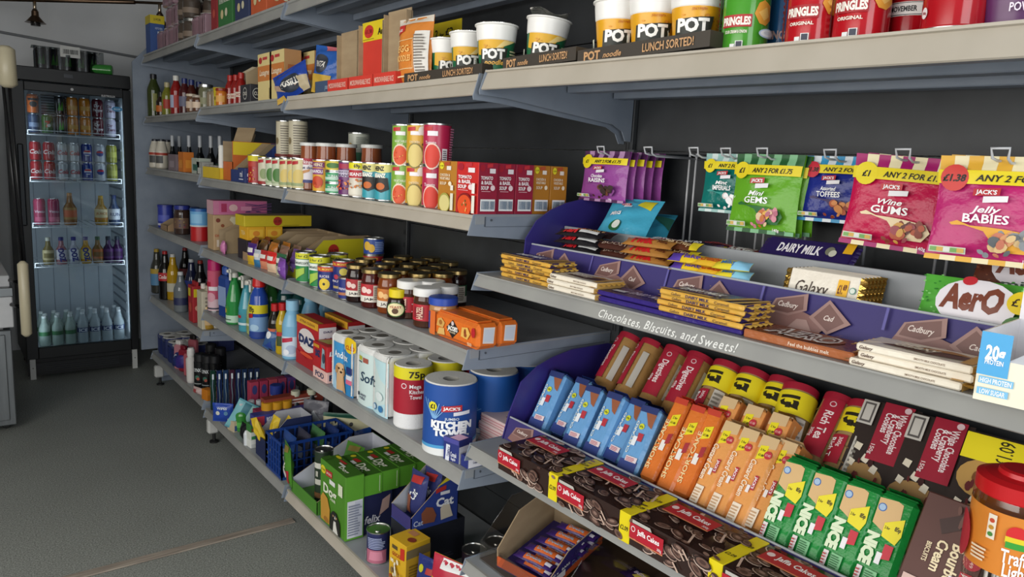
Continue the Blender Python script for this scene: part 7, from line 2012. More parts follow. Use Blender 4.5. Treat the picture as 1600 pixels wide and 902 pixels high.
for i, (px, x) in enumerate(((462, 1.22), (473, 1.26))):
    cyl_at('lotion_bottle', bottle(.028, .17, '#2a7a8a', '#c8c8b8', .014, .02, [('r', .2, .0, .8, .2, '#c8c8b0')]), px, x, z, .028, 'dark teal lotion bottle beyond the ochre caps, ' + ('left', 'right')[i], 'bottle', 'teal lotion bottles')
cream = [('r', .1, .1, .9, .9, '#a83a5a'), ('c', .5, .8, .3, '#3a3f7a', .12)]
for i in range(5):
    inst('toothpaste_carton', carton(.045, .04, .19, ('#b03a54', '#a83050', '#b84a5a', '#9a3a5a', '#5a3a7a')[i], None, cream, bev=.001), (1.12 + .045 * i, 3.40, z), 'tall rose toothpaste carton with dark disc, %s in the row behind the mouthwash' % ORD[i], 'carton', 'tall rose cartons', rz=-90)
inst('shampoo_bottle', bottle(.05, .20, '#8aa8c8', '#2a3a8a', .03, .04, None, k='plas'), (1.16, 3.24, z), 'wide pale blue bottle with a dark blue cap in the middle of the toiletries', 'bottle', rz=-60)
for i in range(3):
    inst('trimmed_bottle', bottle(.026, .22, '#2a2f34', '#c8c8b0', .02, .02, [('r', .1, .5, .9, .9, '#4a5a4a')], k='plas'), (1.20 + .07 * i, 3.06 - .01 * i, z), 'slim black bottle with a cream top behind the ochre caps, %s' % ORD[i], 'bottle', 'slim black bottles', rz=-50)
fb = carton(.05, .32, .05, '#3a3f8a', None, [('t', 'KITCHEN FOIL', .42, .5, .5, '#dfe0ee', {'w': .5, 'b': .04}), ('r', .02, .1, .14, .9, '#b8304a'), ('r', .8, .1, .98, .9, '#6a5ab0')], bev=.001)
fc = carton(.05, .30, .05, '#8a2a4a', None, [('t', 'CLING FILM', .5, .5, .5, '#e0d8e0', {'w': .5}), ('r', .0, .0, 1, .3, '#3a8a3a')], bev=.001)
inst('foil_carton', fb, (1.010, 3.030, z + .1075), 'long blue kitchen foil carton lying front to back', 'carton', rz=-90)
inst('foil_carton', fc, (1.040, 3.085, z + .1075), 'long plum and green film carton beside the foil one', 'carton', rz=-90)
inst('foil_carton', carton(.05, .30, .045, '#8a3a2a', None, rows(.1, .2, .9, .8, 2, '#d8c8c0')), (1.075, 3.085, z + .158), 'long rust coloured carton stacked on the plum and green one', 'carton', rz=-90)
for i in range(3):
    inst('battery_box', carton(.045, .035, .035, ('#3a7a3a', '#d8dcd0', '#e6e8e2')[i], None, [('r', .1, .1, .9, .5, ('#8a5a2a', '#3a8a4a', '#c8ccc8')[i])], bev=.001), (1.008, 3.07, z + .0355 * (2 - i)), 'small box in a little pile of three, ' + ('green and brown, top', 'green and white, middle', 'mostly white, bottom')[i], 'box', rz=-85)
inst('glue_tube', G().lathe([(.012, 0), (.013, .05), (.006, .065)], '#d8dce0:plas', 14, (0, .013)), (.997, 3.10, z), 'tiny white and blue tube at the edge beside the little boxes', 'tube', rz=-85)
inst('black_pouch', packet(.05, .08, .04, '#17171b', seed=3), (1.02, 3.16, z), 'small black pouch beside the little boxes', 'pouch', rz=-85)
inst('storage_carton', carton(.14, .20, .106, '#2a2a30'), (1.10, 3.06, z), 'dark low carton holding up the long foil cartons', 'carton', rz=-90)
# duster box with yellow cloths, blue crate
g = tray(.12, .20, .09, .17, '#1f2a54', M('#b8bac2'), side=.17, side_front=.09)
g.decals(fface(-.06, .06, 0, .2, 0, .17, 'r')[0], .2, .17, [('r', .02, .22, .16, .36, '#d8c81e'), ('p', [(.0, .05), (.3, .05), (.2, .5)], '#16204a')])
inst('duster_box', g, (1.012, 2.93, z), 'dark blue open box with a pale inside holding yellow cloths', 'box', rz=-90)
for i in range(3):
    inst('yellow_duster', packet(.045, .12, .03, '#d8b82a', seed=i + 2, wr=.5, k='card'), (1.03 + .03 * i, 2.935 + .012 * i, z + .055), 'bunched yellow cloth rising from the dark blue box, ' + ('front', 'middle', 'back')[i], 'cloth', 'yellow cloths', rz=-70, roll=(-22, 14, 30)[i], tilt=(-10, 5, 15)[i])
c = G()
BLU = M('#1c3f8a', 'plas')
cw, cd_, chh = .17, .30, .15
for (a, b, n_, ax) in (((-cw / 2, 0), (cw / 2, 0), 6, 0), ((cw / 2, 0), (cw / 2, cd_), 10, 1), ((-cw / 2, 0), (-cw / 2, cd_), 10, 1), ((-cw / 2, cd_), (cw / 2, cd_), 6, 0)):
    for zz in (0, chh - .012):
        c.box(min(a[0], b[0]) - .002, max(a[0], b[0]) + .002, min(a[1], b[1]) - .002, max(a[1], b[1]) + .002, zz, zz + .012, BLU)
    for i in range(n_ + 1):
        px_ = a[0] + (b[0] - a[0]) * i / n_
        py_ = a[1] + (b[1] - a[1]) * i / n_
        c.box(px_ - .003, px_ + .003, py_ - .003, py_ + .003, .01, chh - .01, BLU)
    for zz in (.04, .07, .10):
        c.box(min(a[0], b[0]) - .0015, max(a[0], b[0]) + .0015, min(a[1], b[1]) - .0015, max(a[1], b[1]) + .0015, zz, zz + .005, BLU)
c.box(-cw / 2, cw / 2, 0, cd_, 0, .003, BLU)
inst('plastic_crate', c, (1.004, 2.755, z), 'open mesh blue plastic crate on the bottom shelf', 'crate', rz=-90)
for i in range(4):
    inst('cloth_packet', packet(.13, .15, .04, ('#2a4a8a', '#3a3a4a', '#4a7a4a', '#24386e')[i], [('r', .2, .3, .8, .6, '#8a94a8')], seed=i, wr=.4), (1.05 + .06 * i, 2.755, z + .006), ('blue', 'grey', 'green', 'navy')[i] + ' packet inside the blue plastic crate', 'packet', rz=-90, tilt=8)
inst('cloth_packet', packet(.22, .16, .05, '#1f4a9a', [('p', [(0, .6), (.4, .7), (.7, .55), (1, .7), (1, .85), (0, .9)], '#c8c4a0'), ('p', [(0, .9), (1, .85), (1, 1), (0, 1)], '#2a5a4a'), ('c', .6, .72, .04, '#3a3a3a')], seed=6), (1.325, 2.79, z + .012), 'blue and cream packet leaning behind the crate', 'packet', rz=-40, tilt=20)
inst('cloth_packet', packet(.12, .2, .04, '#6a6a72', [('p', [(.1, .4), (.5, .8), (.9, .5), (.5, .3)], '#b8bcc0')], seed=7, wr=.5), (1.25, 2.95, z), 'crumpled grey transparent packet behind the yellow cloths', 'packet', rz=-50, tilt=8)

# ================================================================== farthest bay
z = ZS['L6A'] + .0006
inst('foil_carton', carton(.11, .075, .205, '#2f4f8c', [('r', 0, .78, 1, 1, '#c9b41e')], [('r', 0, .78, 1, 1, '#c9b41e'), ('t', '2 FOR', .5, .89, .06, '#3a3410', {'w': .5}), ('t', 'KITCHEN', .6, .66, .05, '#b8c4dc', {'w': .5}), ('r', .5, .38, .85, .58, '#c8ccd8'), ('r', .55, .42, .8, .54, '#2a3a6a')]), (1.005, 4.70, z), 'blue carton with a yellow top, alone at the left end of the top shelf', 'carton', rz=-90)
pn = multi(2, 3, 1, .055, .11, [('r', .1, .2, .9, .8, '#8a6a74')], '#9a7c86')
for i, (x, y_, lv) in enumerate(((1.03, 4.52, 0), (1.03, 4.29, 0), (1.05, 4.4, 1), (1.04, 4.42, 2))):
    inst('tissue_pack', pn, (x, y_, z + lv * .1135 + (0)), 'dusky pink film-wrapped tissue pack on the top shelf, ' + ('lowest, by the blue carton', 'lowest, nearer the wrapped jars', 'second layer', 'uppermost layer')[i], 'tissue pack', 'pink tissue packs', rz=-90)
sj = jar(.042, .11, '#4a4038', '#a8a8a4:metal', .015, [('r', .1, .1, .9, .6, '#7a6a5c')])
for i in range(4):
    inst('wrapped_jar', sj, (1.03 + .09 * (i % 2), 4.06 - .092 * (i // 2), z + .0), 'large dark jar with a steel lid in the wrapped block, ' + ('front left', 'back left', 'front right', 'back right')[i], 'jar', 'wrapped dark jars', rz=-40)
    inst('wrapped_jar', sj, (1.03 + .09 * (i % 2), 4.06 - .092 * (i // 2), z + .111), 'large dark jar with a steel lid in the upper layer, ' + ('front left', 'back left', 'front right', 'back right')[i], 'jar', 'wrapped dark jars upper layer', rz=-40)
inst('tissue_pack', pn, (1.04, 3.86, z), 'dusky film-wrapped pack beside the red carton on the top shelf', 'tissue pack', rz=-90)

z = ZS['L5A'] + .0006
SB = [(241, 1.04, .036, .24, '#3a4420', '#1f1f24', 'tall dark green oil bottle at the left end', [('r', .6, .0, .8, 1, '#8a8a4a')]), (252, 1.03, .026, .13, '#2a1810', '#1a1a1a', 'small dark bottle with an orange label', [('r', .1, .1, .9, .8, '#b8621e')]),
      (253, 1.12, .026, .19, '#1c1814', '#1f1f24', 'dark slim bottle behind the orange-labelled one', None), (262, 1.05, .03, .18, '#7a7a2a', '#b8ac84', 'olive bottle with a cream cap', [('r', .4, .2, .9, .9, '#a8301e')]),
      (276, 1.04, .03, .20, '#8a1c1a', '#d8d6ce', 'red sauce bottle with a white cap', [('r', .2, .1, .5, .9, '#a8b0c8'), ('r', .5, .1, .9, .9, '#a82a1e')]), (289, 1.05, .028, .18, '#4a1a1c', '#24306a', 'dark red bottle with a blue cap, left one of three', [('r', .2, .2, .8, .9, '#6a6a80')]),
      (300, 1.08, .028, .175, '#4a2018', '#24306a', 'dark red bottle with a blue cap, middle one of three', [('r', .2, .2, .8, .9, '#8a3a2a')]), (311, 1.12, .028, .17, '#3a201a', '#24306a', 'dark red bottle with a blue cap, right one of three', None), (322, 1.16, .028, .16, '#2a1a18', '#3a1a18', 'brown bottle with a dark cap behind the jars', None)]
for px, x, r_, h_, col, cap, lab, sp in SB:
    cyl_at('sauce_bottle', bottle(r_, h_, col, cap, r_ * .5, .022, sp), px, x, z, r_, lab + ' of the sauce shelf', 'bottle')
cyl_at('sauce_jar', jar(.026, .085, '#6a4a34', '#c8b8a0', .012, [('r', .1, .1, .9, .9, '#c8b09a')]), 300, 1.01, z, .026, 'small jar with a pale label before the blue-capped bottles', 'jar')
cyl_at('sauce_jar', jar(.024, .075, '#5a3a2a', '#a89a8a', .012, [('r', .1, .1, .9, .9, '#d8c0a8')]), 309, 1.01, z, .024, 'small jar with a cream label left of the silver-lidded jar', 'jar')
zb = ZS['L5B'] + .0006
cyl_at('sauce_jar', jar(.033, .11, '#6a6a50', '#c8c8c8:metal', .014, [('r', .2, .0, .8, .6, '#8a8a6a')]), 322, 1.045, zb, .033, 'grey green jar with a shiny silver lid', 'jar')
cyl_at('custard_tub', roundthing([(.026, 0), (.028, .07, '#b8a01e:plas'), (.030, .072), (.030, .082)], '#c8b41e', [('t', 'BIRD', .5, .5, .2, '#4a4a2a', {'w': .4})], .027, 0, .07), 344, 1.04, zb, .03, 'small bright yellow tub among the sauces', 'tub')
for i, px in enumerate((331, 337)):
    cyl_at('sauce_jar', jar(.022, .08, '#8a7a64', '#6a6a5a', .012, None), px, 1.03, zb, .022, 'tiny brown grey jar between the silver lid and the yellow tub, ' + ('left', 'right')[i], 'jar', 'tiny jars')

z = ZS['L4A'] + .0006
mk = bottle(.034, .165, '#cfc8b8', '#22242e', .018, .012, [('r', 0, .75, 1, .95, '#a83a2a'), ('r', .3, .1, .7, .7, '#4a4a4a')], k='plas', shoulder=.62, neck=.6)
for i, (px, x) in enumerate(((243, 1.04), (253, 1.045), (262, 1.12))):
    cyl_at('milk_bottle', mk, px, x, z, .034, 'white plastic bottle with a dark cap and red stripe, %s of three' % onth(i, 3), 'bottle', 'white plastic bottles')
vb = bottle(.022, .19, '#16181a', '#b8bcc0', .010, .06, [('r', .2, .1, .8, .5, '#2a4a3a')], shoulder=.55)
for i, (px, x) in enumerate(((296, 1.12), (313, 1.15), (330, 1.17), (344, 1.18), (270, 1.10), (281, 1.16))):
    cyl_at('vinegar_bottle', vb, px, x, z if yat(px, x, z) > 3.7 else ZS['L4B'] + .001, .022, 'black bottle with a silver neck, ' + ('leftmost of four silver necks', 'second of four silver necks', 'third of four silver necks', 'rightmost of four silver necks', 'low one behind the mauve carton', 'low one behind the orange carton')[i], 'bottle', 'black silver-necked bottles')
for i, (px, w_, h_, col, s2, lab) in enumerate(((269, .16, .085, '#7a6a70', '#9a8a90', 'mauve'), (283, .10, .10, '#c8701a', '#d88a2a', 'bright orange'), (299, .13, .075, '#a8b0a4', '#2a5a4a', 'white and green'), (312, .10, .07, '#9a9a94', '#b8b8b0', 'pale grey'))):
    zz = z if px < 305 else ZS['L4B'] + .0006
    inst('baking_carton', carton(w_, .05, h_, col, [('r', .2, .2, .8, .6, s2)], [('r', .2, .2, .8, .6, s2)], bev=.001), (1.003, yat(px, 1.003, zz) if px != 299 else 3.79, zz), 'small %s carton at the front edge near the white bottles' % lab, 'carton', rz=-90)

z = ZS['L3A'] + .0006
inst('biscuit_tin', carton(.50, .10, .10, '#20285a', None, None, bev=.004), (1.20, 4.42, z), 'wide dark blue box at the back behind the cocoa tubs', 'box', rz=-90)
for i, (px, w_, col) in enumerate(((285, .2, '#5a2030'), (312, .2, '#4a1a24'))):
    inst('biscuit_tin', carton(w_, .10, .10, col), (1.22, 4.02 - .22 * i, z), 'dark maroon box at the back, ' + ('beside the blue one', 'nearest the pink box')[i], 'box', rz=-90)
cyl_at('cocoa_tub', [('body', roundthing([(.042, 0), (.042, .12)], '#3440a0', [('r', .2, .3, .8, .6, '#5a64c0'), ('r', .2, .1, .8, .2, '#c8c8e0')], .042, 0, .12)), ('lid', G().lathe([(.044, .118), (.044, .13)], '#2a3490:plas', 24, (0, .042)))], 259, 1.06, z, .042, 'violet blue cocoa tub', 'tub')
inst('cardboard_tray', tray(.15, .12, .03, .05, '#a08260', MCARD, side=.06), (1.006, 4.46, z), 'low cardboard tray in front of the violet blue tub', 'tray', rz=-90)
cyl_at('coffee_jar', jar(.042, .155, '#3a2a24', '#2a3488', .022, [('r', .1, .1, .9, .9, '#6a5040')] + blobs(10, .2, .2, .8, .9, .05, ['#8a3a4a', '#3a2a5a', '#a08a5a'], 3)), 285, 1.05, z, .042, 'brown coffee jar with a dark blue lid', 'jar')
cyl_at('chocolate_tub', [('body', roundthing([(.046, 0), (.046, .15)], '#b81e22', [('r', 0, .5, 1, 1, '#6aa8d8'), ('r', 0, .0, .12, 1, '#c8ccd8'), ('r', .3, .6, .7, .9, '#8ac0e4'), ('r', 0, .48, 1, .53, '#c8ccd0')], .046, 0, .15)), ('lid', G().lathe([(.048, .148), (.048, .162)], '#2a62a8:plas', 24, (0, .046)))], 313, 1.055, z, .046, 'large half blue half red tub beside the beige chocolate carton', 'tub')
cyl_at('cocoa_tub', [('body', roundthing([(.04, 0), (.04, .12)], '#6a2a3a', None)), ('lid', G().lathe([(.042, .118), (.042, .13)], '#2a4490:plas', 24, (0, .04)))], 300, 1.16, z, .04, 'maroon tub with a blue lid behind the coffee jar', 'tub')

z = ZS['L2A'] + .0006
PB = [(246, 1.05, .036, .27, '#3a3a34', '#a88a2a', 'clear dark bottle with an ochre cap and blue label', [('r', 0, 0, 1, .7, '#5a8ab0'), ('r', 0, .7, 1, 1, '#b89a3a')]), (259, 1.045, .037, .285, '#14100f', '#a01c1e', 'cola bottle with a red cap and red label', [('r', 0, .55, 1, 1, '#b8242a'), ('t', 'Cola', .5, .78, .2, '#f0e6e0', {'w': .4, 'sh': .3})]),
      (271, 1.08, .036, .27, '#b8901e', '#c8c8c4', 'yellow drink bottle with a white cap', [('r', 0, 0, 1, .5, '#c8c4b0')]), (283, 1.03, .036, .22, '#6a7074', '#c8cacc', 'clear water bottle with a white cap', [('r', 0, 0, 1, .5, '#2a2f54')]), (300, 1.12, .036, .27, '#1f2340', '#b8babc', 'dark blue drink bottle with a grey cap', [('r', 0, .5, 1, 1, '#2a3a8a')]),
      (314, 1.15, .036, .27, '#141216', '#8a2a22', 'tall black cola bottle in the second row', [('r', 0, .4, 1, .8, '#8a5a3a')]), (327, 1.06, .036, .24, '#120e10', '#3a3a3a', 'black drink bottle with a pink and violet label', [('r', 0, .0, 1, .7, '#8a3a5a')])]
for px, x, r_, h_, col, cap, lab, sp in PB:
    y_ = yat(px, x, z + .05)
    cyl_at('drink_bottle', bottle(r_, h_, col, cap, .014, .018, sp, lz=(.2, .6), shoulder=.6), px, x, z, r_, lab + ' on the low far shelf', 'bottle')
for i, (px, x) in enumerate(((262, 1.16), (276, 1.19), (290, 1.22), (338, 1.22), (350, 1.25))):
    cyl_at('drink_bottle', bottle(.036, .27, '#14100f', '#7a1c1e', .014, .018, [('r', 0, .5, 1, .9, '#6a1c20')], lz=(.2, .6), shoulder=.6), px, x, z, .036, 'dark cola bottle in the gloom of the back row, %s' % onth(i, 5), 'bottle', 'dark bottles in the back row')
inst('drink_carton', [('body', carton(.085, .05, .19, '#a8242a', [('r', .1, .7, .6, .92, '#d8c01e'), ('c', .5, .4, .3, '#c8503a')], [('r', .1, .7, .8, .92, '#d8c01e'), ('c', .5, .4, .3, '#d8a08a')], bev=.002)), ('folded_top', G().box(-.04, .04, .02, .03, .19, .21, M('#a8242a')))], (1.008, yat(299, 1.01, z), z), 'red juice carton with a yellow price square', 'carton', rz=-90)
inst('drink_carton', [('body', carton(.085, .075, .19, '#c8c0aa', None, rows(.2, .3, .8, .9, 6, '#8a8476') + barcode(.3, .04, .85, .24), bev=.002)), ('folded_top', G().box(-.04, .04, .03, .045, .19, .215, M('#c8c0aa'))), ('cap', G().lathe([(.012, .2), (.012, .225)], '#d8d0c8:plas', 14, (0, .02)))], (1.006, yat(311, 1.01, z) - .03, z), 'cream juice carton showing its barcode side', 'carton', rz=-90)
inst('drink_bottle', bottle(.034, .17, '#a8822a', '#c8b01e', .02, .02, [('r', 0, 0, 1, .5, '#c8a878')], k='gloss'), (1.02, 3.735, z), 'amber bottle with a yellow band beside the pink aerosol', 'bottle', rz=-40)

z = ZS['L1A'] + .0006
nb = packet(.13, .12, .10, '#24306e', [('c', .3, .5, .2, '#c8ccd8', .3), ('c', .36, .5, .17, '#24306e', .26), ('r', .5, .2, .95, .8, '#3a2a7a')], seed=2)
tp_ = multi(2, 2, 1, .05, .115, [('r', 0, 0, 1, .8, '#26326e')], '#3a4272')
for i, (x, y_) in enumerate(((1.02, 4.68), (1.23, 4.68), (1.02, 4.46))):
    inst('toilet_roll_pack', tp_, (x, y_, z), 'small navy wrapped toilet roll pack on the far bottom shelf, ' + ('front and farthest', 'behind the farthest', 'front and nearer')[i], 'toilet rolls', 'navy roll packs', rz=-90)
inst('nappy_pack', nb, (1.05, 4.28, z), 'violet blue nappy pack bulging at the shelf edge', 'pack', rz=-70)
for i, (px, x, col, c2, h_) in enumerate(((277, 1.02, '#b87a84', '#d8d4d0', .17), (284, 1.03, '#8a2034', '#7a1a2a', .15), (292, 1.03, '#b8606a', '#8a2a3a', .15), (299, 1.10, '#a85a64', '#24201f', .19))):
    inst('shower_gel', [('body', G().box(-.03, .03, 0, .035, 0, h_ * .85, M(col, 'plas'), .010)), ('cap', G().box(-.018, .018, .006, .03, h_ * .85, h_, M(c2, 'plas'), .005))], (x, yat(px, x, z), z), ('pale pink', 'wine red', 'rose', 'dusky pink black-capped')[i] + ' flat bottle in the row of four by the nappy pack', 'bottle', rz=-60)
inst('lotion_bottle', [('body', G().lathe([(.02, 0), (.024, .01), (.026, .13), (.012, .145)], '#d8d4d0:plas', 20, (0, .026))), ('pump_cap', G().lathe([(.017, .14), (.020, .15), (.020, .175), (.014, .19)], '#dfdcd8:plas', 20, (0, .026)))], (1.004, yat(299, 1.03, z) - .03, z), 'white bottle standing out beside the black aerosols', 'bottle', rz=-60)
ly = aerosol(.030, .19, '#17181a', '#1c1c1e', [('t', 'LYNX', .5, .72, .12, '#d8dcdc', {'w': .4, 'b': .03}), ('c', .5, .45, .12, '#3a6a5a'), ('c', .55, .4, .08, '#a84a3a'), ('r', .3, .2, .7, .24, '#8a9090')])
for i, (px, x) in enumerate(((313, 1.035), (325, 1.06), (336, 1.09), (330, 1.14), (345, 1.16))):
    cyl_at('deodorant', ly, px, x, z if yat(px, x, z) > 3.71 else ZS['L1B'] + .001, .03, 'black deodorant aerosol, %s of the black group' % ('first', 'second', 'third', 'fourth', 'fifth')[i], 'aerosol', 'black deodorants', rz=-45)
inst('soap_packet', packet(.07, .035, .03, '#c8b0ac', [('r', .2, .2, .6, .8, '#a84a4a')], seed=3), (1.0, yat(309, 1.0, .25) , z), 'small crumpled white and red packet before the black aerosols', 'packet', rz=-70)
# ------------------------------------------------------------------ glass-door drinks fridge
BK = M('#0c0d0f', 'paint')
BK2 = M('#0b0c0e', 'gloss')
fx0, fx1, fy0, fy1, fh = .388, 1.012, 5.25, 5.86, 1.88
ix0, ix1 = .450, .968
g = G()
g.box(fx0, fx0 + .05, fy0 + .035, fy1, .10, 1.80, BK, .003)
g.box(fx1 - .04, fx1, fy0 + .035, fy1, .10, 1.80, BK, .003)
g.box(fx0, fx1, fy1 - .03, fy1, .10, 1.80, BK)
g.box(fx0 + .05, fx1 - .04, fy0 + .035, fy1 - .03, .10, .18, BK)
parts = [('cabinet', g)]
h = G().box(fx0 - .004, fx1, fy0 - .004, fy1, 1.80, fh, BK, .004)
h.box(.655, .70, fy0 - .006, fy0 - .004, 1.835, 1.855, M('#4a4b4d', 'metal'))
parts.append(('header', h))
ln = G()
IW = M('#d2d9df', 'plas')
ln.box(fx0 + .05, fx0 + .056, fy0 + .05, fy1 - .03, .18, 1.80, IW)
ln.box(fx1 - .046, fx1 - .04, fy0 + .05, fy1 - .03, .18, 1.80, IW)
ln.box(fx0 + .05, fx1 - .04, fy1 - .036, fy1 - .03, .18, 1.80, IW)
ln.box(fx0 + .05, fx1 - .04, fy0 + .05, fy1 - .03, .18, .186, IW)
for i in range(24):
    ln.box(fx1 - .05, fx1 - .046, fy0 + .10, fy1 - .08, .3 + i * .062, .312 + i * .062, M('#8f979f'))
for i in range(5):
    ln.box(fx0 + .13 + i * .09, fx0 + .134 + i * .09, fy1 - .038, fy1 - .036, .2, 1.5, M('#9aa2aa'))
parts.append(('liner', ln))
vt = G().box(.52, .86, fy1 - .12, fy1 - .037, 1.58, 1.78, M('#aeb6bd', 'plas'), .01)
for i in range(9):
    vt.box(.58, .74, fy1 - .122, fy1 - .12, 1.61 + i * .017, 1.618 + i * .017, M('#2a2d30'))
vt.lathe([(.012, -.002), (.012, 0)], '#2a2d30', 12, (0, 0), axis='y')
parts.append(('fan_cover', vt))
gr = G().box(fx0 + .03, fx1 - .03, fy0 + .02, fy1 - .05, .04, .10, BK)
for i in range(4):
    gr.box(fx0 + .10, fx1 - .12, fy0 + .016, fy0 + .021, .046 + i * .013, .052 + i * .013, M('#1f2023'))
gr.box(fx0 + .002, fx1 - .002, fy0 + .03, fy0 + .04, .02, .13, M('#0c0c0d'))
parts.append(('base_grille', gr))
for x0 in (.402, .972):
    f = G().box(x0, x0 + .03, fy0 + .01, fy0 + .03, .0, .13, M('#c8c8c4'), .001)
    f.box(x0 + .012, x0 + .018, fy0 + .008, fy0 + .01, .07, .075, '#333')
    parts.append(('levelling_foot', f))
for x0 in (.42, .97):
    parts.append(('rear_foot', G().box(x0 - .01, x0 + .02, fy1 - .08, fy1 - .05, 0, .10, BK)))
d = G()
d.box(fx0, ix0, fy0, fy0 + .033, .13, 1.795, BK, .003)
d.box(ix1, fx1, fy0, fy0 + .033, .13, 1.795, BK, .003)
d.box(ix0, ix1, fy0, fy0 + .033, .13, .20, BK, .003)
d.box(ix0, ix1, fy0, fy0 + .033, 1.745, 1.795, BK, .003)
d.decals(fplane((fx0, fy0, .13), (1, 0, 0), (0, 0, 1), (0, -1, 0)), fx1 - fx0, 1.665, [('c', .49, .985, .013, '#b8b8b8'), ('t', 'ELECTROLUX', .80, .972, .007, '#c8c8c8', {'w': .12})])
parts.append(('door_frame', d))
gp_ = G().box(ix0, ix1, fy0 + .012, fy0 + .016, .20, 1.745, M('#dfe6ea', 'glass'))
parts.append(('glass_pane', gp_, 'door_frame', 'clear glass pane'))
hd = G().box(.398, .428, fy0 - .03, fy0 - .002, .955, 1.435, BK2, .006)
parts.append(('door_handle', hd, 'door_frame'))
st = G()
st.decals(fplane((.905, fy0 + .011, 1.66), (1, 0, 0), (0, 0, 1), (0, -1, 0)), .06, .03, [('c', .5, .5, .5, '#3a86b8', .5), ('t', 'BLUE', .5, .5, .3, '#c8e0ee', {'w': .6})])
parts.append(('round_sticker', st, 'door_frame'))
fo = inst('drinks_fridge', parts, (0, 0, 0), 'tall black glass-door drinks fridge against the far wall', 'fridge', rz=0)
SH = [1.50, 1.222, .945, .700]
for i, zz in enumerate(SH):
    s_ = G()
    for k in range(14):
        x = ix0 + .012 + k * (ix1 - ix0 - .03) / 13
        s_.tube([(x, fy0 + .06, zz - .004), (x, fy1 - .10, zz - .004)], .002, '#d8dce0:plas', 6)
    for yy in (fy0 + .06, fy0 + .25, fy1 - .10):
        s_.tube([(ix0 + .008, yy, zz - .008), (ix1 - .012, yy, zz - .008)], .003, '#d8dce0:plas', 6)
    s_.tube([(ix0 + .012, fy0 + .055, zz + .018), (ix1 - .016, fy0 + .055, zz + .018)], .0025, '#d8dce0:plas', 6)
    for x in (ix0 + .012, (ix0 + ix1) / 2, ix1 - .016):
        s_.tube([(x, fy0 + .055, zz - .008), (x, fy0 + .055, zz + .018)], .0025, '#d8dce0:plas', 6)
    o = bpy.data.objects.new('wire_shelf', s_.build('wire_shelf'))
    COL.objects.link(o)
    o.parent = fo


def can(col, sp, r=.031, h=.115):
    g = G()
    g.lathe([(r * .75, 0, '#c8c8c8:metal'), (r * .95, .005, M(col, 'gloss')), (r, .012), (r, h - .016), (r * .82, h - .003, '#c8c8c8:metal'), (r * .82, h), (r * .76, h - .003)], M(col, 'gloss'), 24, (0, r))
    if sp:
        g.decals(fcyl(r, .012, (0, r), 3.14 * r), 3.14 * r, h - .03, sp, L=.009)
    return g


def canrow(zz, xs, kinds, y, lay, tag_, r=.031, h=.115):
    for i, (x, k_) in enumerate(zip(xs, kinds)):
        if k_ is None:
            continue
        nm, gg = k_
        inst('drink_can', gg, (x, y, zz + lay * (h + .0006)), '%s can, %s %s' % (nm, ('lower', 'upper')[lay] if tag_[1] else 'standing', tag_[0]) + ', ' + onth(i, len(xs)), 'can', 'cans on the ' + tag_[2], rz=0)


OR_ = can('#c8641e', [('c', .5, .5, .2, '#2a2420', .2), ('r', .2, .75, .8, .9, '#2a2420')])
BKC = can('#17181a', [('p', [(.35, .2), (.45, .8), (.5, .3), (.6, .85), (.62, .2)], '#4aa82a')])
GRN = can('#3a6a2a', [('t', '7', .5, .55, .4, '#c8401e', {'b': .06}), ('c', .55, .45, .1, '#e6e6dc')])
FAN = can('#c87a1e', [('r', .2, .3, .8, .6, '#d8a04a')])
DRP = can('#5a1a28', [('t', 'Dr', .42, .72, .2, '#e6e0e4', {'w': .3}), ('t', 'Pepper', .5, .42, .2, '#e6e0e4', {'w': .6})])
DRW = can('#a8a4b8', [('t', 'Dr', .42, .72, .2, '#5a1a38', {'w': .3}), ('t', 'Zero', .5, .42, .2, '#5a1a38', {'w': .5})])
SLV = can('#3a4a6a', [('r', .2, .3, .8, .6, '#8a9ab8')])
RED = can('#a8161e', [('t', 'Cola', .5, .5, .3, '#f0e6e0', {'w': .7, 'sh': .3, 'rot': 0})])
RSL = can('#b8bcc0', [('t', 'Cola', .5, .5, .3, '#b81a24', {'w': .6, 'sh': .3})])
PEP = can('#1a3a8a', [('c', .5, .55, .22, '#e6e6ea', .22), ('p', [(.3, .6), (.7, .6), (.66, .72), (.34, .72)], '#c81e2a'), ('p', [(.3, .5), (.7, .5), (.66, .4), (.34, .4)], '#2a4aa8')])
PEW = can('#b8bec8', [('c', .5, .55, .22, '#1a3a8a', .22), ('p', [(.3, .58), (.7, .58), (.66, .7), (.34, .7)], '#c81e2a')])
OLV = can('#8a8a3a', [('r', .2, .3, .8, .7, '#a8a850')])
y1_ = 5.335
X7 = [.500, .570, .640, .705, .772, .842, .912]
K = [[('pale blue', SLV), ('green and red', GRN), ('black and green', BKC), ('golden orange', FAN), ('golden orange', FAN), ('dark red lettered', DRP), ('mauve silver lettered', DRW)],
     [('copper', OR_), None, ('black and copper', BKC), ('golden orange', FAN), ('golden orange', FAN), ('dark red lettered', DRP), ('mauve silver lettered', DRW)]]
for lay in (0, 1):
    canrow(1.5005, X7, K[lay], y1_, lay, ('on the highest fridge shelf', True, 'highest fridge shelf'))
K2 = [('red cola', RED), ('red cola', RED), ('silver cola', RSL), ('silver and red', RSL), ('blue cola', PEP), ('silver and blue', PEW), ('olive yellow', OLV)]
for lay in (0, 1):
    canrow(1.2225, X7, K2, y1_, lay, ('on the second fridge shelf', True, 'second fridge shelf'))
pkc = can('#a83a5a', [('t', 'Vimto', .5, .55, .12, '#e0c8d0', {'w': .6, 'rot': 0}), ('r', .2, .1, .8, .3, '#c85a7a')], .032, .165)
for i, x in enumerate((.505, .580)):
    inst('drink_can', pkc, (x, y1_, .9455), 'tall rose pink can on the third fridge shelf, ' + ('left', 'right')[i], 'can', 'rose pink cans', rz=0)


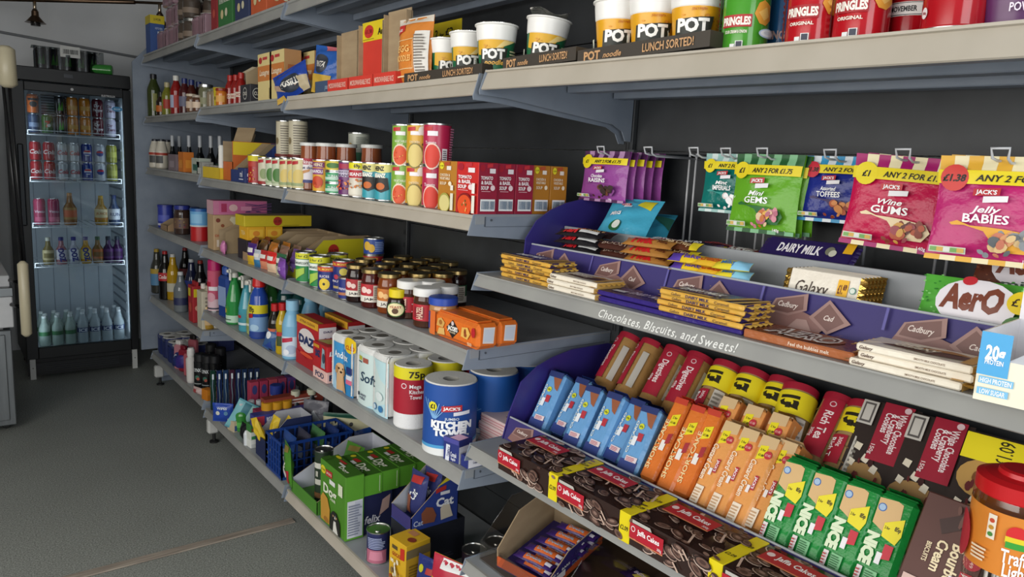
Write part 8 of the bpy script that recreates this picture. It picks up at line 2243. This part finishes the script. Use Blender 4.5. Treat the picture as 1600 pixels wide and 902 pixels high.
def fb_(x, zz, r_, h_, col, cap, sp, lab, y=5.335, nm='drink_bottle', k='gloss', neck=.4, waist=0):
    inst(nm, bottle(r_, h_, col, cap, .014, .018, sp, lz=(.2, .6), shoulder=.55, neck=neck, waist=waist, k=k), (x, y, zz), lab, 'bottle', rz=0)


fb_(.668, .9455, .037, .20, '#8a5a1e', '#b87a2a', [('r', 0, 0, 1, 1, '#a8823a'), ('r', .1, .2, .9, .8, '#c8602a')], 'amber juice bottle alone in the middle of the third fridge shelf')
fb_(.840, .9455, .037, .185, '#a8802a', '#c8a03a', [('r', 0, 0, 1, 1, '#d8c89a'), ('t', 'JUICE', .5, .6, .2, '#b8641e', {'w': .6}), ('r', 0, .0, 1, .2, '#b8782a')], 'golden juice bottle on the right of the third fridge shelf')
fb_(.915, .9455, .034, .19, '#3a4a6a', '#2a3a6a', [('r', 0, 0, 1, 1, '#c8ccd4'), ('t', 'RUN', .5, .5, .3, '#2a3a6a', {'w': .6})], 'navy and white bottle at the right end of the third fridge shelf')
for i, (x, col, c2, cap) in enumerate(((.540, '#7a6a34', '#c8b88a', '#c8c8b8'), (.610, '#a86a74', '#e0dce4', '#2a2a7a'), (.678, '#b8bac8', '#e6e6ee', '#2a2a8a'), (.745, '#c8962a', '#e0c86a', '#2a2a7a'), (.812, '#7a5a24', '#b8642a', '#2a5a3a'), (.872, '#3a1a4a', '#5a2a6a', '#1f2a3a'), (.925, '#341440', '#4a2460', '#1f2a3a'))):
    sp = [('r', 0, 0, 1, 1, c2)] + ([('t', 'OOZ', .5, .5, .5, '#2a2f8a', {'rot': -80, 'w': .9, 'b': .06})] if i in (1, 2, 3) else [('r', .2, .2, .8, .7, col)])
    fb_(x, .7005, .031, .17, col, cap, sp, ('olive glass', 'pink fruit', 'white fruit', 'yellow fruit', 'brown glass', 'left dark purple', 'right dark purple')[i] + ' bottle on the fourth fridge shelf', waist=.1 if i in (1, 2, 3) else 0)
wb = bottle(.032, .20, '#c9d6dc:pet', '#e9eff2', .013, .014, [('r', 0, .25, 1, .75, '#2a3f7a'), ('t', 'ICE', .5, .5, .34, '#e6ecf4', {'w': .5, 'b': .04})], lz=(.3, .62), k='pet', shoulder=.6)
wg = bottle(.032, .19, '#c0d4ca:pet', '#e9efec', .013, .014, [('r', 0, .25, 1, .7, '#3a7a4a')], lz=(.3, .62), k='pet', shoulder=.6)
n = 0
for row in range(3):
    for i in range(7):
        gg = wg if i < 3 else wb
        inst('water_bottle', gg, (.497 + i * .070 + .012 * (row % 2), 5.33 + row * .078, .1865), ('green' if i < 3 else 'blue') + '-labelled clear water bottle in the bottom of the fridge, %s row, %s' % (('front', 'middle', 'back')[row], onth(i, 7)), 'bottle', 'water bottles in the fridge', rz=0)

for lx, ang in ((.956, 28), (.458, -28)):  # unseen fill lights, added behind the door frame to brighten the lower bottles
    fl = bpy.data.lights.new('added_fridge_fill', 'AREA')
    fl.shape, fl.size, fl.size_y, fl.energy, fl.color = 'RECTANGLE',   .02, 1.45, .55, (.88, .95, 1)
    flo = bpy.data.objects.new('added_fridge_fill', fl)
    COL.objects.link(flo)
    flo.location = (lx, fy0 + .040, .97)
    flo.rotation_euler = (math.radians(90), 0, math.radians(ang))

# wrapped cans on the fridge roof
zt = fh + .0005
W1 = can('#17181a', [('p', [(.3, .2), (.42, .85), (.5, .3), (.6, .85), (.66, .2)], '#4aa82a')], .033, .13)
for r_ in range(2):
    for i in range(5):
        inst('drink_can', W1, (.56 + i * .069, 5.38 + r_ * .069, zt), 'wrapped black and green can on the fridge roof, %s row, %s' % (('front', 'back')[r_], onth(i, 5)), 'can', 'wrapped cans on the fridge roof', rz=0)
W2 = G().box(.525, .87, -.004, .14, 0, .004, M('#8a9090', 'acryl'))
W2.grid(lambda a, b: (.518 + .37 * a, .0 - .010 + .160 * b, .133 + .012 * math.sin(19 * a + 3 * b) * math.sin(3.1 * b)), 24, 8, M('#9aa0a0', 'acryl'))
W2.grid(lambda a, b: (.518 + .37 * a, -.010 + .006 * math.sin(23 * a), .002 + .133 * b), 24, 6, M('#9aa0a0', 'acryl'))
W2.box(.655, .76, -.014, -.010, .085, .15, M('#c8c8c4'))
W2.decals(fplane((.655, -.0145, .085), (1, 0, 0), (0, 0, 1), (0, -1, 0)), .105, .065, barcode(.1, .2, .95, .8, '#c8c8c4', '#2a2a2a', 16))
inst('shrink_wrap', W2, (0, 5.375, zt), 'clear shrink wrap with a barcode label round the cans on the fridge roof', 'wrap', rz=0)
g = G().lathe([(.026, 0), (.033, .006), (.033, .11), (.027, .12)], '#3a8a3a:gloss', 24, (0, 0), axis='y')
inst('drink_can', g, (.935, 5.36, zt + .034), 'green can lying on its side at the right of the fridge roof', 'can', rz=70)

# ------------------------------------------------------------------ spotlights on a rail
BR_ = M('#6a5646', 'metal')


def spot(x, y, ztop, lab):
    st_ = G().lathe([(.012, 0), (.012, -.05)], M('#b8a890', 'metal'), 14)
    st_ = G().tube([(0, 0, 0), (0, 0, -.055)], .009, M('#c8b8a0', 'metal'), 12)
    arm = G().tube([(.0, 0, -.045), (.0, 0, -.06)], .014, BR_, 12)
    sh = G().lathe([(.056, -.122), (.050, -.118), (.020, -.082), (.019, -.055), (.014, -.05)], BR_, 28)
    bl_ = G().lathe([(.024, -.140), (.026, -.138), (.026, -.112), (.02, -.11)], M('#1c1a18', 'gloss'), 20)
    return inst('spotlight', [('stem', st_), ('joint', arm), ('shade', sh), ('bulb', bl_)], (x, y, ztop), lab, 'spotlight', 'bronze spotlights', rz=0)


g = G()
g.tube([(-.02, 6.02, 2.285), (.385, 5.609, 2.285), (1.00, 4.985, 2.285)], .012, BR_, 10)
g.tube([(1.00, 4.985, 2.285), (1.235, 4.785, 2.285)], .008, BR_, 10)
g.box(.60, .62, 5.385, 5.405, 2.285, 2.62, BR_)
inst('ceiling_rail', g, (0, 0, 0), 'bronze rail running slantwise under the ceiling above the fridge', 'rail', rz=0)
spot(.545, 5.447, 2.275, 'bronze cone spotlight on the left, above the fridge')
spot(1.113, 4.889, 2.277, 'bronze cone spotlight on the right, before the top shelf')

# ------------------------------------------------------------------ left edge: counter, cabinet, padded panel
STL = mat_streak('brushed_steel', '#6f7274', '#8b8f91', .38, (8, 1, 1), 0, .6)
g = G()
g.box(-.55, .262, 4.34, 5.0, .03, .52, STL, .004)
parts = [('body', g)]
dr = G().box(-.50, .235, 4.33, 4.34, .06, .50, STL, .003)
parts.append(('door', dr))
for xx, yy in ((.22, 4.40), (-.5, 4.40), (.22, 4.94), (-.5, 4.94)):
    parts.append(('caster', G().lathe([(.015, -.012), (.018, -.01), (.018, .01), (.015, .012)], '#1a1a1a:plas', 16, (xx, .018), axis='y')))
    parts[-1][1].v = [(v[0], v[1] + yy, v[2]) for v in parts[-1][1].v]
inst('steel_cabinet', parts, (0, 0, 0), 'grey steel cabinet on black casters at the left edge', 'cabinet', rz=0)
g = G()
g.box(-.58, .272, 4.28, 5.02, .545, .70, M('#c9cacc'), .004)
g.box(-.58, .275, 4.27, 5.02, .70, .745, M('#8b8d8e', 'metal'), .003)
g.box(-.58, .265, 4.30, 5.02, .745, .80, M('#b9babc'), .003)
g.box(-.56, -.53, 4.36, 4.98, .522, .545, M('#999'))
g.box(.20, .23, 4.36, 4.98, .522, .545, M('#999'))
inst('serving_counter', g, (0, 0, 0), 'white counter with a grey metal band on top of the steel cabinet', 'counter', rz=0)


def netmat():
    m = mat_streak('foil_backed_net', '#8f8f8c', '#d6d6d2', .45, (9, 9, 5), .5, .25)
    return m


g = G().grid(lambda a, b: (-.55 + .78 * a - .05 * b * 0, 4.75 + .02 * math.sin(17 * a) + .012 * math.sin(9 * b + 4 * a), .802 + .93 * b), 40, 30, netmat())
g.grid(lambda a, b: (-.55 + .78 * a, 4.756 + .02 * math.sin(17 * a) + .012 * math.sin(9 * b + 4 * a), .802 + .93 * b), 40, 30, netmat(), flip=True)
inst('silver_sheet', g, (0, 0, 0), 'crinkled silver sheet standing above the white counter', 'sheet', rz=0)
CRM = M('#c9bfa2', 'plas')
g = G()
g.tube([(.318, 4.18, .885), (.318, 4.18, .87), (.318, 4.18, .53), (.318, 4.18, .515)], [.008, .023, .023, .008], CRM, 16)
g2 = G()
g2.tube([(.300, 4.18, 1.87), (.300, 4.18, 1.855), (.303, 4.18, 1.70), (.303, 4.18, 1.685)], [.018, .038, .038, .018], CRM, 16)
g3 = G()
for dx in (0, .022):
    g3.tube([(.285 + dx, 4.2, 1.70), (.315 + dx * .6, 4.2, .87)], .007, '#17171a:plas', 8)
g4 = G().tube([(.305, 4.19, .66), (.270, 4.275, .66)], .010, '#1c1c1e:metal', 8)
g4.tube([(.305, 4.19, .78), (.270, 4.275, .78)], .010, '#1c1c1e:metal', 8)
inst('folding_frame', [('lower_pad', g), ('upper_pad', g2), ('strap', g3), ('hinge_bars', g4)], (-.004, 0, 0), 'folded black frame with cream padded ends beside the fridge', 'frame', rz=0)
